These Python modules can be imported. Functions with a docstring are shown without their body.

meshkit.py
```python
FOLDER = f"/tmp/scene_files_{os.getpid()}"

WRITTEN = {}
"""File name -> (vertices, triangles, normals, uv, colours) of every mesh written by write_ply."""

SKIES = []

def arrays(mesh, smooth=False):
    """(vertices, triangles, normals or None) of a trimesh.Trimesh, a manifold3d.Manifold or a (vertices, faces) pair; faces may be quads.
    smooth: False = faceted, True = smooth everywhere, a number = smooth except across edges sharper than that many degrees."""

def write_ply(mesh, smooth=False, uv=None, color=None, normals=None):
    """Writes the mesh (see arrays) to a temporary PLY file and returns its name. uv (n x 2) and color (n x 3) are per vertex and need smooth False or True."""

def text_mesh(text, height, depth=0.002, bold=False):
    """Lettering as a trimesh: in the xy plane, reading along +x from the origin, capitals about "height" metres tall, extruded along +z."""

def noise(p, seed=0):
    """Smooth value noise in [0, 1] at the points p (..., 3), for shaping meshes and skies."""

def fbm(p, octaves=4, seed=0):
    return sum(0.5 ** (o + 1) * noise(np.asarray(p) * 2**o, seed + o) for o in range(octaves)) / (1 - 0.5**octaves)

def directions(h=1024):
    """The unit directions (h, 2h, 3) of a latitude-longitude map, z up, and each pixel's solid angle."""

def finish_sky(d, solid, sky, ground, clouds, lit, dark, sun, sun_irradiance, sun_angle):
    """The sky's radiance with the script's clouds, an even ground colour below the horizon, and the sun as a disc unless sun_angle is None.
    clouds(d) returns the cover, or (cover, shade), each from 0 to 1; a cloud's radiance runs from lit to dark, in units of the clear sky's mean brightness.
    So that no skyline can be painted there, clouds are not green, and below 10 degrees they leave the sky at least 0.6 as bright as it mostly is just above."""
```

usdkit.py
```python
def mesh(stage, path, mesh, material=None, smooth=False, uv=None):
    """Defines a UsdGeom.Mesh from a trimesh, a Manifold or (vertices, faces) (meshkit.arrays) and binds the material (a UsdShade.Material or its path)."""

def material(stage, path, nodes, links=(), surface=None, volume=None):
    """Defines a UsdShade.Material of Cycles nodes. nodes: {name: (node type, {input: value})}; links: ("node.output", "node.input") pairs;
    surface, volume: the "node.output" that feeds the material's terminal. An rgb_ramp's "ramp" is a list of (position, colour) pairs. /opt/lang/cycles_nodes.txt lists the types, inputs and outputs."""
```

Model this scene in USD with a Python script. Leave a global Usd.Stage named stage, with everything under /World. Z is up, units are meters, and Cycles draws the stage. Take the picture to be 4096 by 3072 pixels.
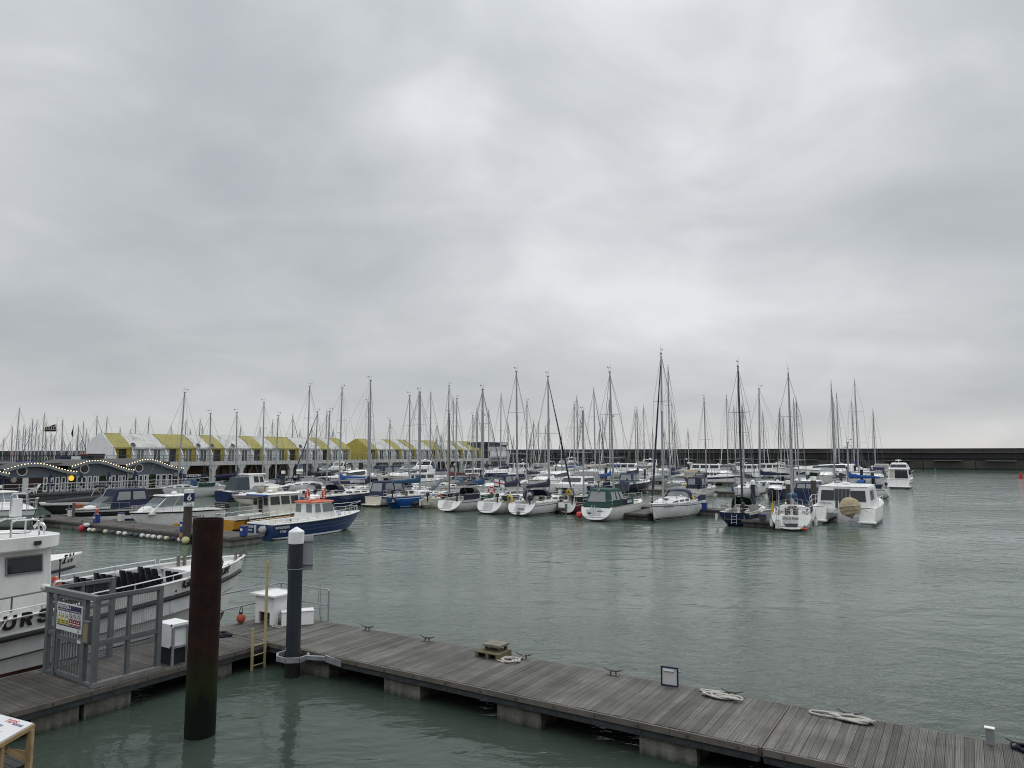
import math, random
import numpy as np, trimesh, usdkit, meshkit
from pxr import Usd, UsdGeom, UsdLux, UsdShade, Gf, Sdf

stage = Usd.Stage.CreateInMemory()
UsdGeom.SetStageUpAxis(stage, 'Z'); UsdGeom.SetStageMetersPerUnit(stage, 1.0)
UsdGeom.Xform.Define(stage, '/World'); UsdGeom.Scope.Define(stage, '/World/Looks')
PI = math.pi
# ---------------------------------------------------------------- camera, sky, sun, exposure
EYE, FPX, PITCH = 5.8, 2840.0, math.atan(275 / 2840.0)
cam = UsdGeom.Camera.Define(stage, '/World/camera')
cam.AddTranslateOp().Set((0, 0, EYE)); cam.AddRotateXOp().Set(90 + math.degrees(PITCH))
cam.CreateHorizontalApertureAttr(36.0); cam.CreateVerticalApertureAttr(27.0)
cam.CreateFocalLengthAttr(36.0 * FPX / 4096); cam.CreateClippingRangeAttr((0.1, 20000))
cam.CreateExposureAttr(0.0)
SUN_EL, SUN_AZ = math.radians(52), math.radians(20)          # behind thin cloud, ahead and a little to the right
dome = UsdLux.DomeLight.Define(stage, '/World/sky')
dome.GetPrim().SetCustomDataByKey('kind', 'structure')
def sky_material():
    n = {
        'tc': ('texture_coordinate', {}), 'sep': ('separate_xyz', {}),
        'zc': ('math', {'math_type': 'maximum', 'value2': 0.0}),
        'den': ('math', {'math_type': 'add', 'value2': 0.26}),
        'dx': ('math', {'math_type': 'divide'}), 'dy': ('math', {'math_type': 'divide'}),
        'pl': ('combine_xyz', {'z': 3.7}),
        'map': ('mapping', {'scale': (1.0, 1.0, 1.0), 'location': (CL[0], CL[1], 0.0)}),
        'n1': ('noise_texture', {'scale': 0.95, 'detail': 5.0, 'roughness': 0.46, 'distortion': 0.35}),
        'n2': ('noise_texture', {'scale': 2.6, 'detail': 6.0, 'roughness': 0.52, 'distortion': 0.5}),
        'mx': ('mix_float', {'fac': 0.30}),
        'b1': ('vector_math', {'math_type': 'dot_product', 'vector2': tuple(BRIGHT)}), 'b2': ('map_range', {'range_type': 'smoothstep', 'from_min': .90, 'from_max': .995, 'to_min': 0., 'to_max': .10}),
        'd1': ('vector_math', {'math_type': 'dot_product', 'vector2': tuple(DARK)}), 'd2': ('map_range', {'range_type': 'smoothstep', 'from_min': .93, 'from_max': 1., 'to_min': 0., 'to_max': -.075}), 's1': ('math', {'math_type': 'add'}), 's2': ('math', {'math_type': 'add'}),
        'kz': ('map_range', {'from_min': 0.0, 'from_max': 0.40, 'to_min': 0.40, 'to_max': 1.38, 'clamp': True}), 'c0': ('math', {'math_type': 'subtract', 'value2': 0.49}), 'c1': ('math', {'math_type': 'multiply_add', 'value3': 0.49}),
        'rmp': ('rgb_ramp', {'ramp': [(0.28, (3.1, 3.38, 3.58)), (0.42, (3.75, 3.98, 4.15)), (0.54, (4.58, 4.76, 4.92)), (0.70, (6.1, 6.25, 6.42))]}),
        'el': ('rgb_ramp', {'ramp': [(0.0, (1.16, 1.10, 1.06)), (0.025, (1.06, 1.03, 1.0)), (0.07, (0.96, 0.95, 0.94)), (0.30, (0.99, 0.985, 0.98)), (0.52, (1.06, 1.06, 1.06)), (0.8, (1.75, 1.75, 1.75)), (1.0, (2.2, 2.2, 2.2))]}),
        'mul': ('mix', {'mix_type': 'multiply', 'fac': 1.0}),
        'sky': ('sky_texture', {'sky_type': 'single_scattering', 'sun_disc': False, 'sun_elevation': SUN_EL, 'sun_rotation': SUN_AZ}),
        'ov': ('mix', {'fac': 0.97}),
        'bg': ('background_shader', {'strength': 0.13}),
    }
    l = [('tc.generated', 'sep.vector'), ('sep.z', 'zc.value1'), ('zc.value', 'den.value1'), ('sep.x', 'dx.value1'), ('den.value', 'dx.value2'),
         ('sep.y', 'dy.value1'), ('den.value', 'dy.value2'), ('dx.value', 'pl.x'), ('dy.value', 'pl.y'), ('pl.vector', 'map.vector'),
         ('map.vector', 'n1.vector'), ('map.vector', 'n2.vector'), ('n1.fac', 'mx.a'), ('n2.fac', 'mx.b'), ('tc.generated', 'b1.vector1'), ('b1.value', 'b2.value'), ('tc.generated', 'd1.vector1'), ('d1.value', 'd2.value'), ('mx.result', 's1.value1'), ('b2.result', 's1.value2'), ('s1.value', 's2.value1'), ('d2.result', 's2.value2'), ('zc.value', 'kz.value'), ('s2.value', 'c0.value1'), ('c0.value', 'c1.value1'), ('kz.result', 'c1.value2'), ('c1.value', 'rmp.fac'),
         ('zc.value', 'el.fac'), ('rmp.color', 'mul.color1'), ('el.color', 'mul.color2'), ('sky.color', 'ov.color1'), ('mul.color', 'ov.color2'), ('ov.color', 'bg.color')]
    return usdkit.material(stage, '/World/Looks/overcast_sky', n, l, surface='bg.background')
CL = (1.3, 0.4)
_d = lambda px, py: np.array([(px - 2048) / FPX, math.cos(PITCH) + (py - 1536) / FPX * math.sin(PITCH), math.sin(PITCH) - (py - 1536) / FPX * math.cos(PITCH)]) / np.linalg.norm([(px - 2048) / FPX, 1, (py - 1536) / FPX])
BRIGHT, DARK = _d(2450, 420), _d(1250, 420)    # the thin bright patch of the overcast and the heavier cloud beside it
UsdShade.MaterialBindingAPI.Apply(dome.GetPrim()).Bind(sky_material())
sun = UsdLux.DistantLight.Define(stage, '/World/sun')
sun.CreateIntensityAttr(0.26); sun.CreateAngleAttr(40.0); sun.CreateColorAttr((1.0, 0.97, 0.93)); sun.CreateNormalizeAttr(True)
sun.AddRotateZOp().Set(-math.degrees(SUN_AZ)); sun.AddRotateXOp().Set(-(90 - math.degrees(SUN_EL)))

# ---------------------------------------------------------------- measuring helpers (photo measurements -> metres)
_c, _s = math.cos(PITCH), math.sin(PITCH)
def ray(px, py):
    x, y = (px - 2048) / FPX, -(py - 1536) / FPX
    return np.array([x, _c - y * _s, _s + y * _c])
def at(px, py, z=0.0):
    d = ray(px, py); t = (z - EYE) / d[2]; return np.array([d[0] * t, d[1] * t])
def zat(px, py, x, y):
    d = ray(px, py); return EYE + d[2] * math.hypot(x, y) / math.hypot(d[0], d[1])
def pxof(x, y, z):
    z -= EYE; d = y * _c + z * _s; return 2048 + FPX * x / d, 1536 - FPX * (-y * _s + z * _c) / d
AU = math.radians(-32.4)                      # the marina's grid: walkways run along U, berths along V
U2 = np.array([math.cos(AU), math.sin(AU)]); V2 = np.array([-math.sin(AU), math.cos(AU)]); C0 = np.array([-6.85, 20.61])
AV = AU + PI / 2
def onU(px, py, u0):                          # (v, z) where the sight line meets the vertical plane u = u0
    d = ray(px, py); t = (u0 + C0 @ U2) / (d[:2] @ U2); return (d[:2] * t - C0) @ V2, EYE + d[2] * t
def uv(u, v): return C0 + u * U2 + v * V2

# ---------------------------------------------------------------- naming and grouping
used = {}
def numbered(parent, name):
    k = (str(parent), name); n = used.get(k, 0); used[k] = n + 1
    return f'{parent}/{name}' + (f'_{n:03d}' if n else '')
def tag(p, label=None, cat=None, group=None, kind=None):
    p = p.GetPrim() if hasattr(p, 'GetPrim') else p
    for k, v in (('label', label), ('category', cat), ('group', group), ('kind', kind)):
        if v: p.SetCustomDataByKey(k, v)
    return p
def thing(name, label, cat, loc=(0, 0, 0), rz=0.0, group=None, kind=None):
    loc = tuple(map(float, loc)) + (0.0,) * (3 - len(loc))
    x = UsdGeom.Xform.Define(stage, numbered('/World', name)); x.AddTranslateOp().Set(loc); x.AddRotateZOp().Set(math.degrees(rz))
    return tag(x, label, cat, group, kind)
def copy_of(src, loc, rz, label=None, group=None):
    loc = tuple(map(float, loc)) + (0.0,) * (3 - len(loc))
    base = src.GetName(); base = base[:-4] if base[-4:-3] == '_' and base[-3:].isdigit() else base
    x = UsdGeom.Xform.Define(stage, numbered('/World', base)); p = x.GetPrim()
    p.GetReferences().AddInternalReference(src.GetPath()); p.SetInstanceable(True)
    x.ClearXformOpOrder(); x.AddTranslateOp().Set(loc); x.AddRotateZOp().Set(math.degrees(rz))
    was = src.GetCustomData()
    return tag(p, label or was.get('label'), was.get('category'), group or was.get('group'))
def put(name, mesh, m, parent=None, smooth=False, label=None, kind=None):
    par = '/World' if parent is None else parent.GetPath()
    if isinstance(mesh, MB): mesh = mesh.mesh()
    p = usdkit.mesh(stage, numbered(par, name), mesh, m, smooth).GetPrim()
    return tag(p, label, None, None, kind)

# ---------------------------------------------------------------- mesh building
def rot(rx=0, ry=0, rz=0):
    cx, sx, cy, sy, cz, sz = math.cos(rx), math.sin(rx), math.cos(ry), math.sin(ry), math.cos(rz), math.sin(rz)
    return np.array([[cz, -sz, 0], [sz, cz, 0], [0, 0, 1.]]) @ np.array([[cy, 0, sy], [0, 1, 0], [-sy, 0, cy]]) @ np.array([[1, 0, 0], [0, cx, -sx], [0, sx, cx]])
BOXV = np.array([[x, y, z] for x in (-.5, .5) for y in (-.5, .5) for z in (-.5, .5)])
BOXF = np.array([[0, 1, 3], [0, 3, 2], [4, 6, 7], [4, 7, 5], [0, 4, 5], [0, 5, 1], [2, 3, 7], [2, 7, 6], [0, 2, 6], [0, 6, 4], [1, 5, 7], [1, 7, 3]])
class MB:
    def __init__(s): s.v, s.f, s.n = [], [], 0
    def add(s, v, f):
        v, f = np.asarray(v, float), np.asarray(f, int)
        if f.shape[1] == 4: f = np.vstack([f[:, [0, 1, 2]], f[:, [0, 2, 3]]])
        s.v.append(v); s.f.append(f + s.n); s.n += len(v); return s
    def box(s, c, d, R=None):
        v = BOXV * np.array(d)
        if R is not None: v = v @ R.T
        return s.add(v + np.array(c), BOXF)
    def bb(s, a, b):
        a, b = np.minimum(a, b), np.maximum(a, b); return s.box((a + b) / 2, b - a)
    def tm(s, m, R=None, t=(0, 0, 0), sc=1.0):
        v = np.array(m.vertices) * sc
        if R is not None: v = v @ R.T
        return s.add(v + np.array(t), np.array(m.faces))
    def tube(s, pts, r, n=6, closed=False, flat=1.0):
        p = np.asarray(pts, float); m = len(p); r = np.broadcast_to(np.asarray(r, float), (m,))
        t = np.roll(p, -1, 0) - np.roll(p, 1, 0) if closed else np.gradient(p, axis=0)
        t = t / (np.linalg.norm(t, axis=1, keepdims=True) + 1e-12)
        ref = np.array([0, 0, 1.]) if abs(t[:, 2]).mean() < .8 else np.array([1., 0, 0])
        a = np.cross(t, ref); a /= np.linalg.norm(a, axis=1, keepdims=True) + 1e-12; b = np.cross(t, a)
        g = np.arange(n) * 2 * PI / n
        v = (p[:, None] + r[:, None, None] * (np.cos(g)[None, :, None] * a[:, None] + flat * np.sin(g)[None, :, None] * b[:, None])).reshape(-1, 3)
        f = []
        for i in range(m if closed else m - 1):
            k = (i + 1) % m
            for j in range(n): f.append([i * n + j, k * n + j, k * n + (j + 1) % n, i * n + (j + 1) % n])
        f = np.array(f); f = np.vstack([f[:, [0, 2, 1]], f[:, [0, 3, 2]]])
        if not closed:
            c = [[0, j, j + 1] for j in range(1, n - 1)] + [[(m - 1) * n, (m - 1) * n + j + 1, (m - 1) * n + j] for j in range(1, n - 1)]
            f = np.vstack([f, np.array(c)])
        return s.add(v, f)
    def seg(s, a, b, r, n=6): return s.tube([a, b], r, n)
    def bar(s, a, b, w, h):                    # square bar from a to b, w across (horizontal), h the other way
        a, b = np.array(a, float), np.array(b, float); d = b - a; L = np.linalg.norm(d); d /= L
        ref = np.array([0, 0, 1.]) if abs(d[2]) < .95 else np.array([1., 0, 0])
        x = np.cross(ref, d); x /= np.linalg.norm(x); y = np.cross(d, x)
        R = np.stack([d, x, y], 1); return s.box((a + b) / 2, (L, w, h), R)
    def lathe(s, prof, c=(0, 0, 0), n=14, R=None):
        g = np.arange(n) * 2 * PI / n; v = []
        for r, z in prof: v += [[r * math.cos(t), r * math.sin(t), z] for t in g]
        f = []
        for i in range(len(prof) - 1):
            for j in range(n): f.append([i * n + j, i * n + (j + 1) % n, (i + 1) * n + (j + 1) % n, (i + 1) * n + j])
        v = np.array(v); 
        if R is not None: v = v @ R.T
        return s.add(v + np.array(c), f)
    def grid(s, P, flip=False):                # P: (m, n, 3) surface
        m, n = P.shape[:2]; i, j = np.meshgrid(np.arange(m - 1), np.arange(n - 1), indexing='ij')
        q = np.stack([i * n + j, (i + 1) * n + j, (i + 1) * n + j + 1, i * n + j + 1], -1).reshape(-1, 4)
        return s.add(P.reshape(-1, 3), q[:, ::-1] if flip else q)
    def fan(s, pts, flip=False):
        n = len(pts); f = [[0, i, i + 1] for i in range(1, n - 1)]
        return s.add(pts, np.array(f)[:, ::-1] if flip else f)
    def slab(s, quad, th):                     # a 4-point polygon given thickness th along its normal (both ways)
        q = np.array(quad, float); nrm = np.cross(q[1] - q[0], q[3] - q[0]); nrm /= np.linalg.norm(nrm) + 1e-12
        v = np.vstack([q - nrm * th, q + nrm * th]); f = [[3, 2, 1, 0], [4, 5, 6, 7]] + [[i, (i + 1) % 4, (i + 1) % 4 + 4, i + 4] for i in range(4)]
        return s.add(v, f)
    def prism(s, poly, z0, z1, R=None, t=(0, 0, 0)):   # polygon (counter-clockwise, fan-safe or any) extruded
        from shapely.geometry import Polygon
        m = trimesh.creation.extrude_polygon(Polygon(poly), z1 - z0, engine='earcut')
        v = np.array(m.vertices); v[:, 2] += z0
        if R is not None: v = v @ R.T
        return s.add(v + np.array(t), np.array(m.faces))
    def ball(s, c, r, sc=(1, 1, 1), sub=2):
        m = trimesh.creation.icosphere(sub); return s.add(np.array(m.vertices) * r * np.array(sc) + np.array(c), m.faces)
    def text(s, txt, h, origin, xdir, ydir, depth=.004, bold=True, shear=0.0, width=None, mid=True, heavy=False):
        m = tmesh(txt, bold); v = np.array(m[0]) * [h, h, 1]; v[:, 0] += shear * v[:, 1]
        w = v[:, 0].max() - v[:, 0].min()
        if width: v[:, 0] *= width / w; w = width
        v[:, 0] -= v[:, 0].min() + (w / 2 if mid else 0); v[:, 2] *= depth / .002
        x, y = np.array(xdir, float), np.array(ydir, float); x /= np.linalg.norm(x); y = y - (y @ x) * x; y /= np.linalg.norm(y); z = np.cross(x, y)
        o = v[:, :1] * x + v[:, 1:2] * y + v[:, 2:] * z + np.array(origin, float)
        for k, (a, b) in enumerate(((0, 0),) if not heavy else ((0, 0), (1, .6), (-1, -.6), (1, -.6), (-1, .6))): s.add(o + (a * x + b * y) * .04 * h + z * .0004 * k, m[1])
        return s
    def mesh(s): return np.vstack(s.v), np.vstack(s.f)
_tm = {}
def tmesh(txt, bold):
    if (txt, bold) not in _tm:
        m = meshkit.text_mesh(txt, 1.0, .002, bold); _tm[(txt, bold)] = (np.array(m.vertices), np.array(m.faces))
    return _tm[(txt, bold)]
ICO = np.array(trimesh.creation.icosphere(1).vertices)
def hull_of(corners, r):
    """A rounded solid: the hull of small balls at the given (already inset) corners."""
    pts = np.vstack([ICO * r + c for c in np.asarray(corners, float)])
    h = trimesh.convex.convex_hull(pts); return np.array(h.vertices), np.array(h.faces)
def rbox(c, d, r, R=None):
    k = BOXV * (np.array(d) - 2 * r)
    if R is not None: k = k @ R.T
    return hull_of(k + np.array(c), r)

# ---------------------------------------------------------------- materials
_mats = {}
def mat(name, col, rough=.5, metal=0.0, var=.10, scale=2.5, bump=0.0, bscale=30.0, coat=0.0, streak=0.0, dirt=None, rnd=0.0, spec=.5):
    """Procedural paint, plastic, cloth or metal: two scales of tone, optional vertical streaks of dirt, optional fine relief."""
    if name in _mats: return _mats[name]
    col = np.array(col, float); lo, hi = col * (1 - var), np.minimum(col * (1 + var), .95)
    n = {'tc': ('texture_coordinate', {}), 'no': ('noise_texture', {'scale': scale, 'detail': 4.0, 'roughness': .6}),
         'rp': ('rgb_ramp', {'ramp': [(.3, tuple(lo)), (.7, tuple(hi))]}), 'p': ('principled_bsdf', {'metallic': metal, 'coat_weight': coat, 'specular_ior_level': spec}),
         'rr': ('map_range', {'from_min': .3, 'from_max': .7, 'to_min': max(rough - .09, .02), 'to_max': min(rough + .09, 1.)})}
    l = [('tc.object', 'no.vector'), ('no.fac', 'rp.fac'), ('no.fac', 'rr.value'), ('rr.result', 'p.roughness')]
    out = 'rp.color'
    if streak > 0:
        dc = tuple(col * .45 * np.array([1.0, .95, .82]) if dirt is None else dirt)
        n.update({'mp': ('mapping', {'scale': (5.0, 5.0, .5)}), 'sn': ('noise_texture', {'scale': 1.3, 'detail': 5.0, 'roughness': .65}),
                  'sr': ('map_range', {'from_min': .50, 'from_max': .78, 'to_min': 0.0, 'to_max': streak, 'clamp': True}), 'sm': ('mix', {'color2': dc})})
        l += [('tc.object', 'mp.vector'), ('mp.vector', 'sn.vector'), ('sn.fac', 'sr.value'), ('sr.result', 'sm.fac'), (out, 'sm.color1')]; out = 'sm.color'
    if rnd > 0:
        n.update({'oi': ('object_info', {}), 'om': ('map_range', {'from_min': 0., 'from_max': 1., 'to_min': 1 - rnd, 'to_max': 1 + rnd}), 'oc': ('combine_color', {}), 'ox': ('mix', {'mix_type': 'multiply', 'fac': 1.0})})
        l += [('oi.random', 'om.value'), ('om.result', 'oc.r'), ('om.result', 'oc.g'), ('om.result', 'oc.b'), (out, 'ox.color1'), ('oc.color', 'ox.color2')]; out = 'ox.color'
    if bump > 0:
        n.update({'bn': ('noise_texture', {'scale': bscale, 'detail': 3.0}), 'bp': ('bump', {'strength': min(bump, 1.), 'distance': .02})})
        l += [('tc.object', 'bn.vector'), ('bn.fac', 'bp.height'), ('bp.normal', 'p.normal')]
    l.append((out, 'p.base_color'))
    _mats[name] = usdkit.material(stage, '/World/Looks/' + name, n, l, surface='p.BSDF'); return _mats[name]
def glass(name, tint, see=.35, rough=.05):
    """Window: some light passes, the rest is a dark body with a mirror-like skin."""
    if name in _mats: return _mats[name]
    n = {'tr': ('transparent_bsdf', {'color': (.75, .8, .8)}), 'p': ('principled_bsdf', {'base_color': tint, 'roughness': rough, 'ior': 1.5}), 'm': ('mix_closure', {'fac': 1 - see})}
    _mats[name] = usdkit.material(stage, '/World/Looks/' + name, n, [('tr.BSDF', 'm.closure1'), ('p.BSDF', 'm.closure2')], surface='m.closure'); return _mats[name]
def lamp(name, col, st):
    if name not in _mats: _mats[name] = usdkit.material(stage, '/World/Looks/' + name, {'e': ('emission', {'color': col, 'strength': st})}, surface='e.emission')
    return _mats[name]
W = mat('white_gelcoat', (.80, .80, .78), .28, var=.06, coat=.25, streak=.34, dirt=(.46, .43, .35))
W2 = mat('grey_white_gelcoat', (.66, .67, .66), .35, var=.06, streak=.16, dirt=(.42, .41, .37))
CREAM = mat('cream_gelcoat', (.70, .66, .56), .4, var=.08, streak=.2)
DECKW = mat('off_white_deck', (.74, .74, .71), .55, var=.09, scale=4, bump=.1, bscale=60)
NAVY = mat('navy_gelcoat', (.012, .02, .06), .22, var=.2, coat=.5)
DNAVY = mat('dark_navy_canvas', (.016, .022, .045), .8, var=.35, scale=5, bump=.35, bscale=9)
NCANV = mat('navy_canvas', (.011, .018, .052), .8, var=.3, scale=5, bump=.35, bscale=9)
BCANV = mat('blue_canvas', (.012, .075, .28), .75, var=.25, scale=5, bump=.35, bscale=9)
TCANV = mat('teal_blue_canvas', (.012, .06, .13), .75, var=.25, scale=5, bump=.35, bscale=9)
KCANV = mat('black_canvas', (.012, .013, .016), .8, var=.3, scale=5, bump=.35, bscale=9)
GCANV = mat('green_canvas', (.010, .055, .040), .75, var=.25, scale=5, bump=.3, bscale=9)
RCANV = mat('burgundy_canvas', (.11, .014, .02), .8, var=.25, scale=5, bump=.35, bscale=9)
YCANV = mat('grey_canvas', (.30, .30, .30), .85, var=.2, scale=5, bump=.35, bscale=9)
SAND = mat('sand_canvas', (.46, .38, .25), .85, var=.13, scale=4, bump=.6, bscale=4)
BEIGE = mat('beige_canvas', (.52, .48, .42), .85, var=.15, scale=4, bump=.4, bscale=8)
BLUE = mat('royal_blue_gelcoat', (.012, .085, .30), .25, var=.12, coat=.4)
MBLUE = mat('marine_blue_paint', (.010, .030, .095), .35, var=.15, coat=.2, streak=.2, dirt=(.05, .08, .16))
BURG = mat('burgundy_gelcoat', (.12, .015, .02), .3, var=.15)
CLEATM = mat('dull_cast_steel', (.13, .13, .13), .55, metal=.3, var=.3, scale=12); BOLTM = mat('dull_bolt', (.07, .07, .072), .6, metal=.3)
BLACK = mat('black_paint', (.012, .012, .014), .35, var=.2)
RUB = mat('black_rubber', (.018, .018, .02), .6, var=.2, bump=.1)
ORNG = mat('orange_paint', (.55, .10, .025), .5, var=.15)
LIFE = mat('lifebuoy_orange', (.48, .075, .04), .6, var=.15)
RED = mat('red_paint', (.45, .025, .03), .5, var=.15)
YELL = mat('ochre_hull_paint', (.48, .24, .025), .4, var=.15, streak=.3)
YBUOY = mat('yellow_foam', (.60, .40, .03), .7, var=.15)
STRY = mat('yellow_stripe', (.72, .40, .03), .4, var=.1)
ALU = mat('mast_aluminium', (.36, .37, .38), .38, metal=.35, var=.1, scale=1.5)
ALUD = mat('dark_mast', (.03, .03, .035), .4, var=.2)
ALUB = mat('brown_wood_mast', (.17, .12, .08), .5, var=.2)
STEEL = mat('stainless_steel', (.62, .63, .64), .25, metal=.9, var=.06)
WIRE = mat('rigging_wire', (.20, .20, .21), .5, metal=.3, var=.1)
GALV = mat('galvanised_steel', (.27, .285, .30), .5, metal=.35, var=.16, scale=6, bump=.08, bscale=40)
GREYP = mat('grey_painted_steel', (.125, .133, .140), .5, var=.13, scale=4, streak=.15)
WHITEP = mat('white_paint', (.80, .80, .80), .45, var=.05, streak=.14, dirt=(.45, .44, .40))
TEAK = mat('weathered_teak', (.27, .20, .14), .7, var=.25, scale=6)
PINE = mat('raw_pine', (.36, .25, .13), .7, var=.2, scale=5, bump=.15)
GLASS = glass('dark_window', (.015, .018, .02), .12)
GLASSC = glass('clear_window', (.06, .07, .075), .55)
VINYL = glass('clear_vinyl', (.30, .31, .32), .40, .18)
SIGNB = mat('sign_navy', (.010, .013, .052), .4, var=.08)
SIGNW = mat('sign_white', (.72, .73, .74), .45, var=.04)
INK = mat('black_lettering', (.014, .014, .018), .5, var=.1)
INKW = mat('white_lettering', (.78, .79, .80), .5, var=.03)
INKB = mat('blue_lettering', (.05, .07, .22), .5, var=.1)
INKR = mat('red_lettering', (.50, .03, .05), .5, var=.1)
SIGNY = mat('sign_yellow', (.62, .54, .06), .5, var=.05)
PLASB = mat('blue_plastic', (.012, .035, .17), .45, var=.12)
ROPE = mat('pale_rope', (.52, .50, .46), .9, var=.2, scale=30, bump=.8, bscale=60)
ROPED = mat('dark_rope', (.02, .02, .025), .9, var=.2, bump=.8, bscale=60)
FEND = mat('white_fender', (.66, .66, .62), .5, var=.12, streak=.3, dirt=(.3, .27, .2))
# ================================================================ THE SETTING
def water_material():
    n = {'g': ('geometry', {}),
         'm1': ('mapping', {'rotation': (0, 0, .35), 'scale': (1.0, 1.6, 1.0)}), 'n1': ('noise_texture', {'scale': 2.3, 'detail': 4.0, 'roughness': .5, 'distortion': .5}),
         'm2': ('mapping', {'rotation': (0, 0, -.25), 'scale': (1.0, 1.5, 1.0)}), 'n2': ('noise_texture', {'scale': .62, 'detail': 2.0, 'roughness': .5, 'distortion': .7}),
         'm3': ('mapping', {'rotation': (0, 0, .1), 'scale': (.4, 1.0, 1.0)}), 'n3': ('noise_texture', {'scale': .075, 'detail': 3.0, 'roughness': .55}),
         'pt': ('map_range', {'from_min': .38, 'from_max': .62, 'to_min': .30, 'to_max': 1.15, 'clamp': True}),
         'f1': ('math', {'math_type': 'multiply'}), 'a1': ('math', {'math_type': 'multiply', 'value2': .032}), 'a2': ('math', {'math_type': 'multiply', 'value2': .058}), 'ad': ('math', {'math_type': 'add'}),
         'm6': ('mapping', {'rotation': (0, 0, .5), 'scale': (1.0, 1.5, 1.0)}), 'n6': ('noise_texture', {'scale': .21, 'detail': 2.0, 'distortion': .8}), 'a6': ('math', {'math_type': 'multiply', 'value2': .085}), 'ad6': ('math', {'math_type': 'add'}), 'n5': ('noise_texture', {'scale': 7.5, 'detail': 2.0, 'roughness': .5, 'distortion': .4}), 'a5': ('math', {'math_type': 'multiply', 'value2': .009}), 'f5': ('math', {'math_type': 'multiply'}), 'ad5': ('math', {'math_type': 'add'}), 'bp': ('bump', {'strength': 1.0, 'distance': 1.0}),
         'n4': ('noise_texture', {'scale': .03, 'detail': 2.0}), 'c': ('rgb_ramp', {'ramp': [(.3, (.037, .052, .041)), (.7, (.047, .064, .051))]}),
         'p': ('principled_bsdf', {'roughness': .06, 'ior': 1.333})}
    l = [('g.position', 'm1.vector'), ('m1.vector', 'n1.vector'), ('g.position', 'm2.vector'), ('m2.vector', 'n2.vector'), ('g.position', 'm3.vector'), ('m3.vector', 'n3.vector'),
         ('n3.fac', 'pt.value'), ('n1.fac', 'f1.value1'), ('pt.result', 'f1.value2'), ('f1.value', 'a1.value1'), ('n2.fac', 'a2.value1'), ('a1.value', 'ad.value1'), ('a2.value', 'ad.value2'),
         ('m1.vector', 'n5.vector'), ('n5.fac', 'f5.value1'), ('pt.result', 'f5.value2'), ('f5.value', 'a5.value1'), ('ad.value', 'ad5.value1'), ('a5.value', 'ad5.value2'), ('g.position', 'm6.vector'), ('m6.vector', 'n6.vector'), ('n6.fac', 'a6.value1'), ('ad5.value', 'ad6.value1'), ('a6.value', 'ad6.value2'), ('ad6.value', 'bp.height'), ('bp.normal', 'p.normal'), ('g.position', 'n4.vector'), ('n4.fac', 'c.fac'), ('c.color', 'p.base_color')]
    return usdkit.material(stage, '/World/Looks/harbour_water', n, l, surface='p.BSDF')
PROM = MB().bb((-60, -40, -4), (60, -.7, 4.15)).bb((-60, -40, 4.15), (60, -7, 17))
WATER = water_material(); WZ = -.12
tag(put('water', MB().add([[-6000, -400, WZ], [6000, -400, WZ], [6000, 9000, WZ], [-6000, 9000, WZ]], [[0, 1, 2, 3]]), WATER), kind='structure')
tag(put('sea_bed', MB().add([[-6000, -400, -5], [6000, -400, -5], [6000, 9000, -5], [-6000, 9000, -5]], [[0, 1, 2, 3]]), mat('mud', (.06, .06, .05), .9)), kind='structure')

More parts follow.
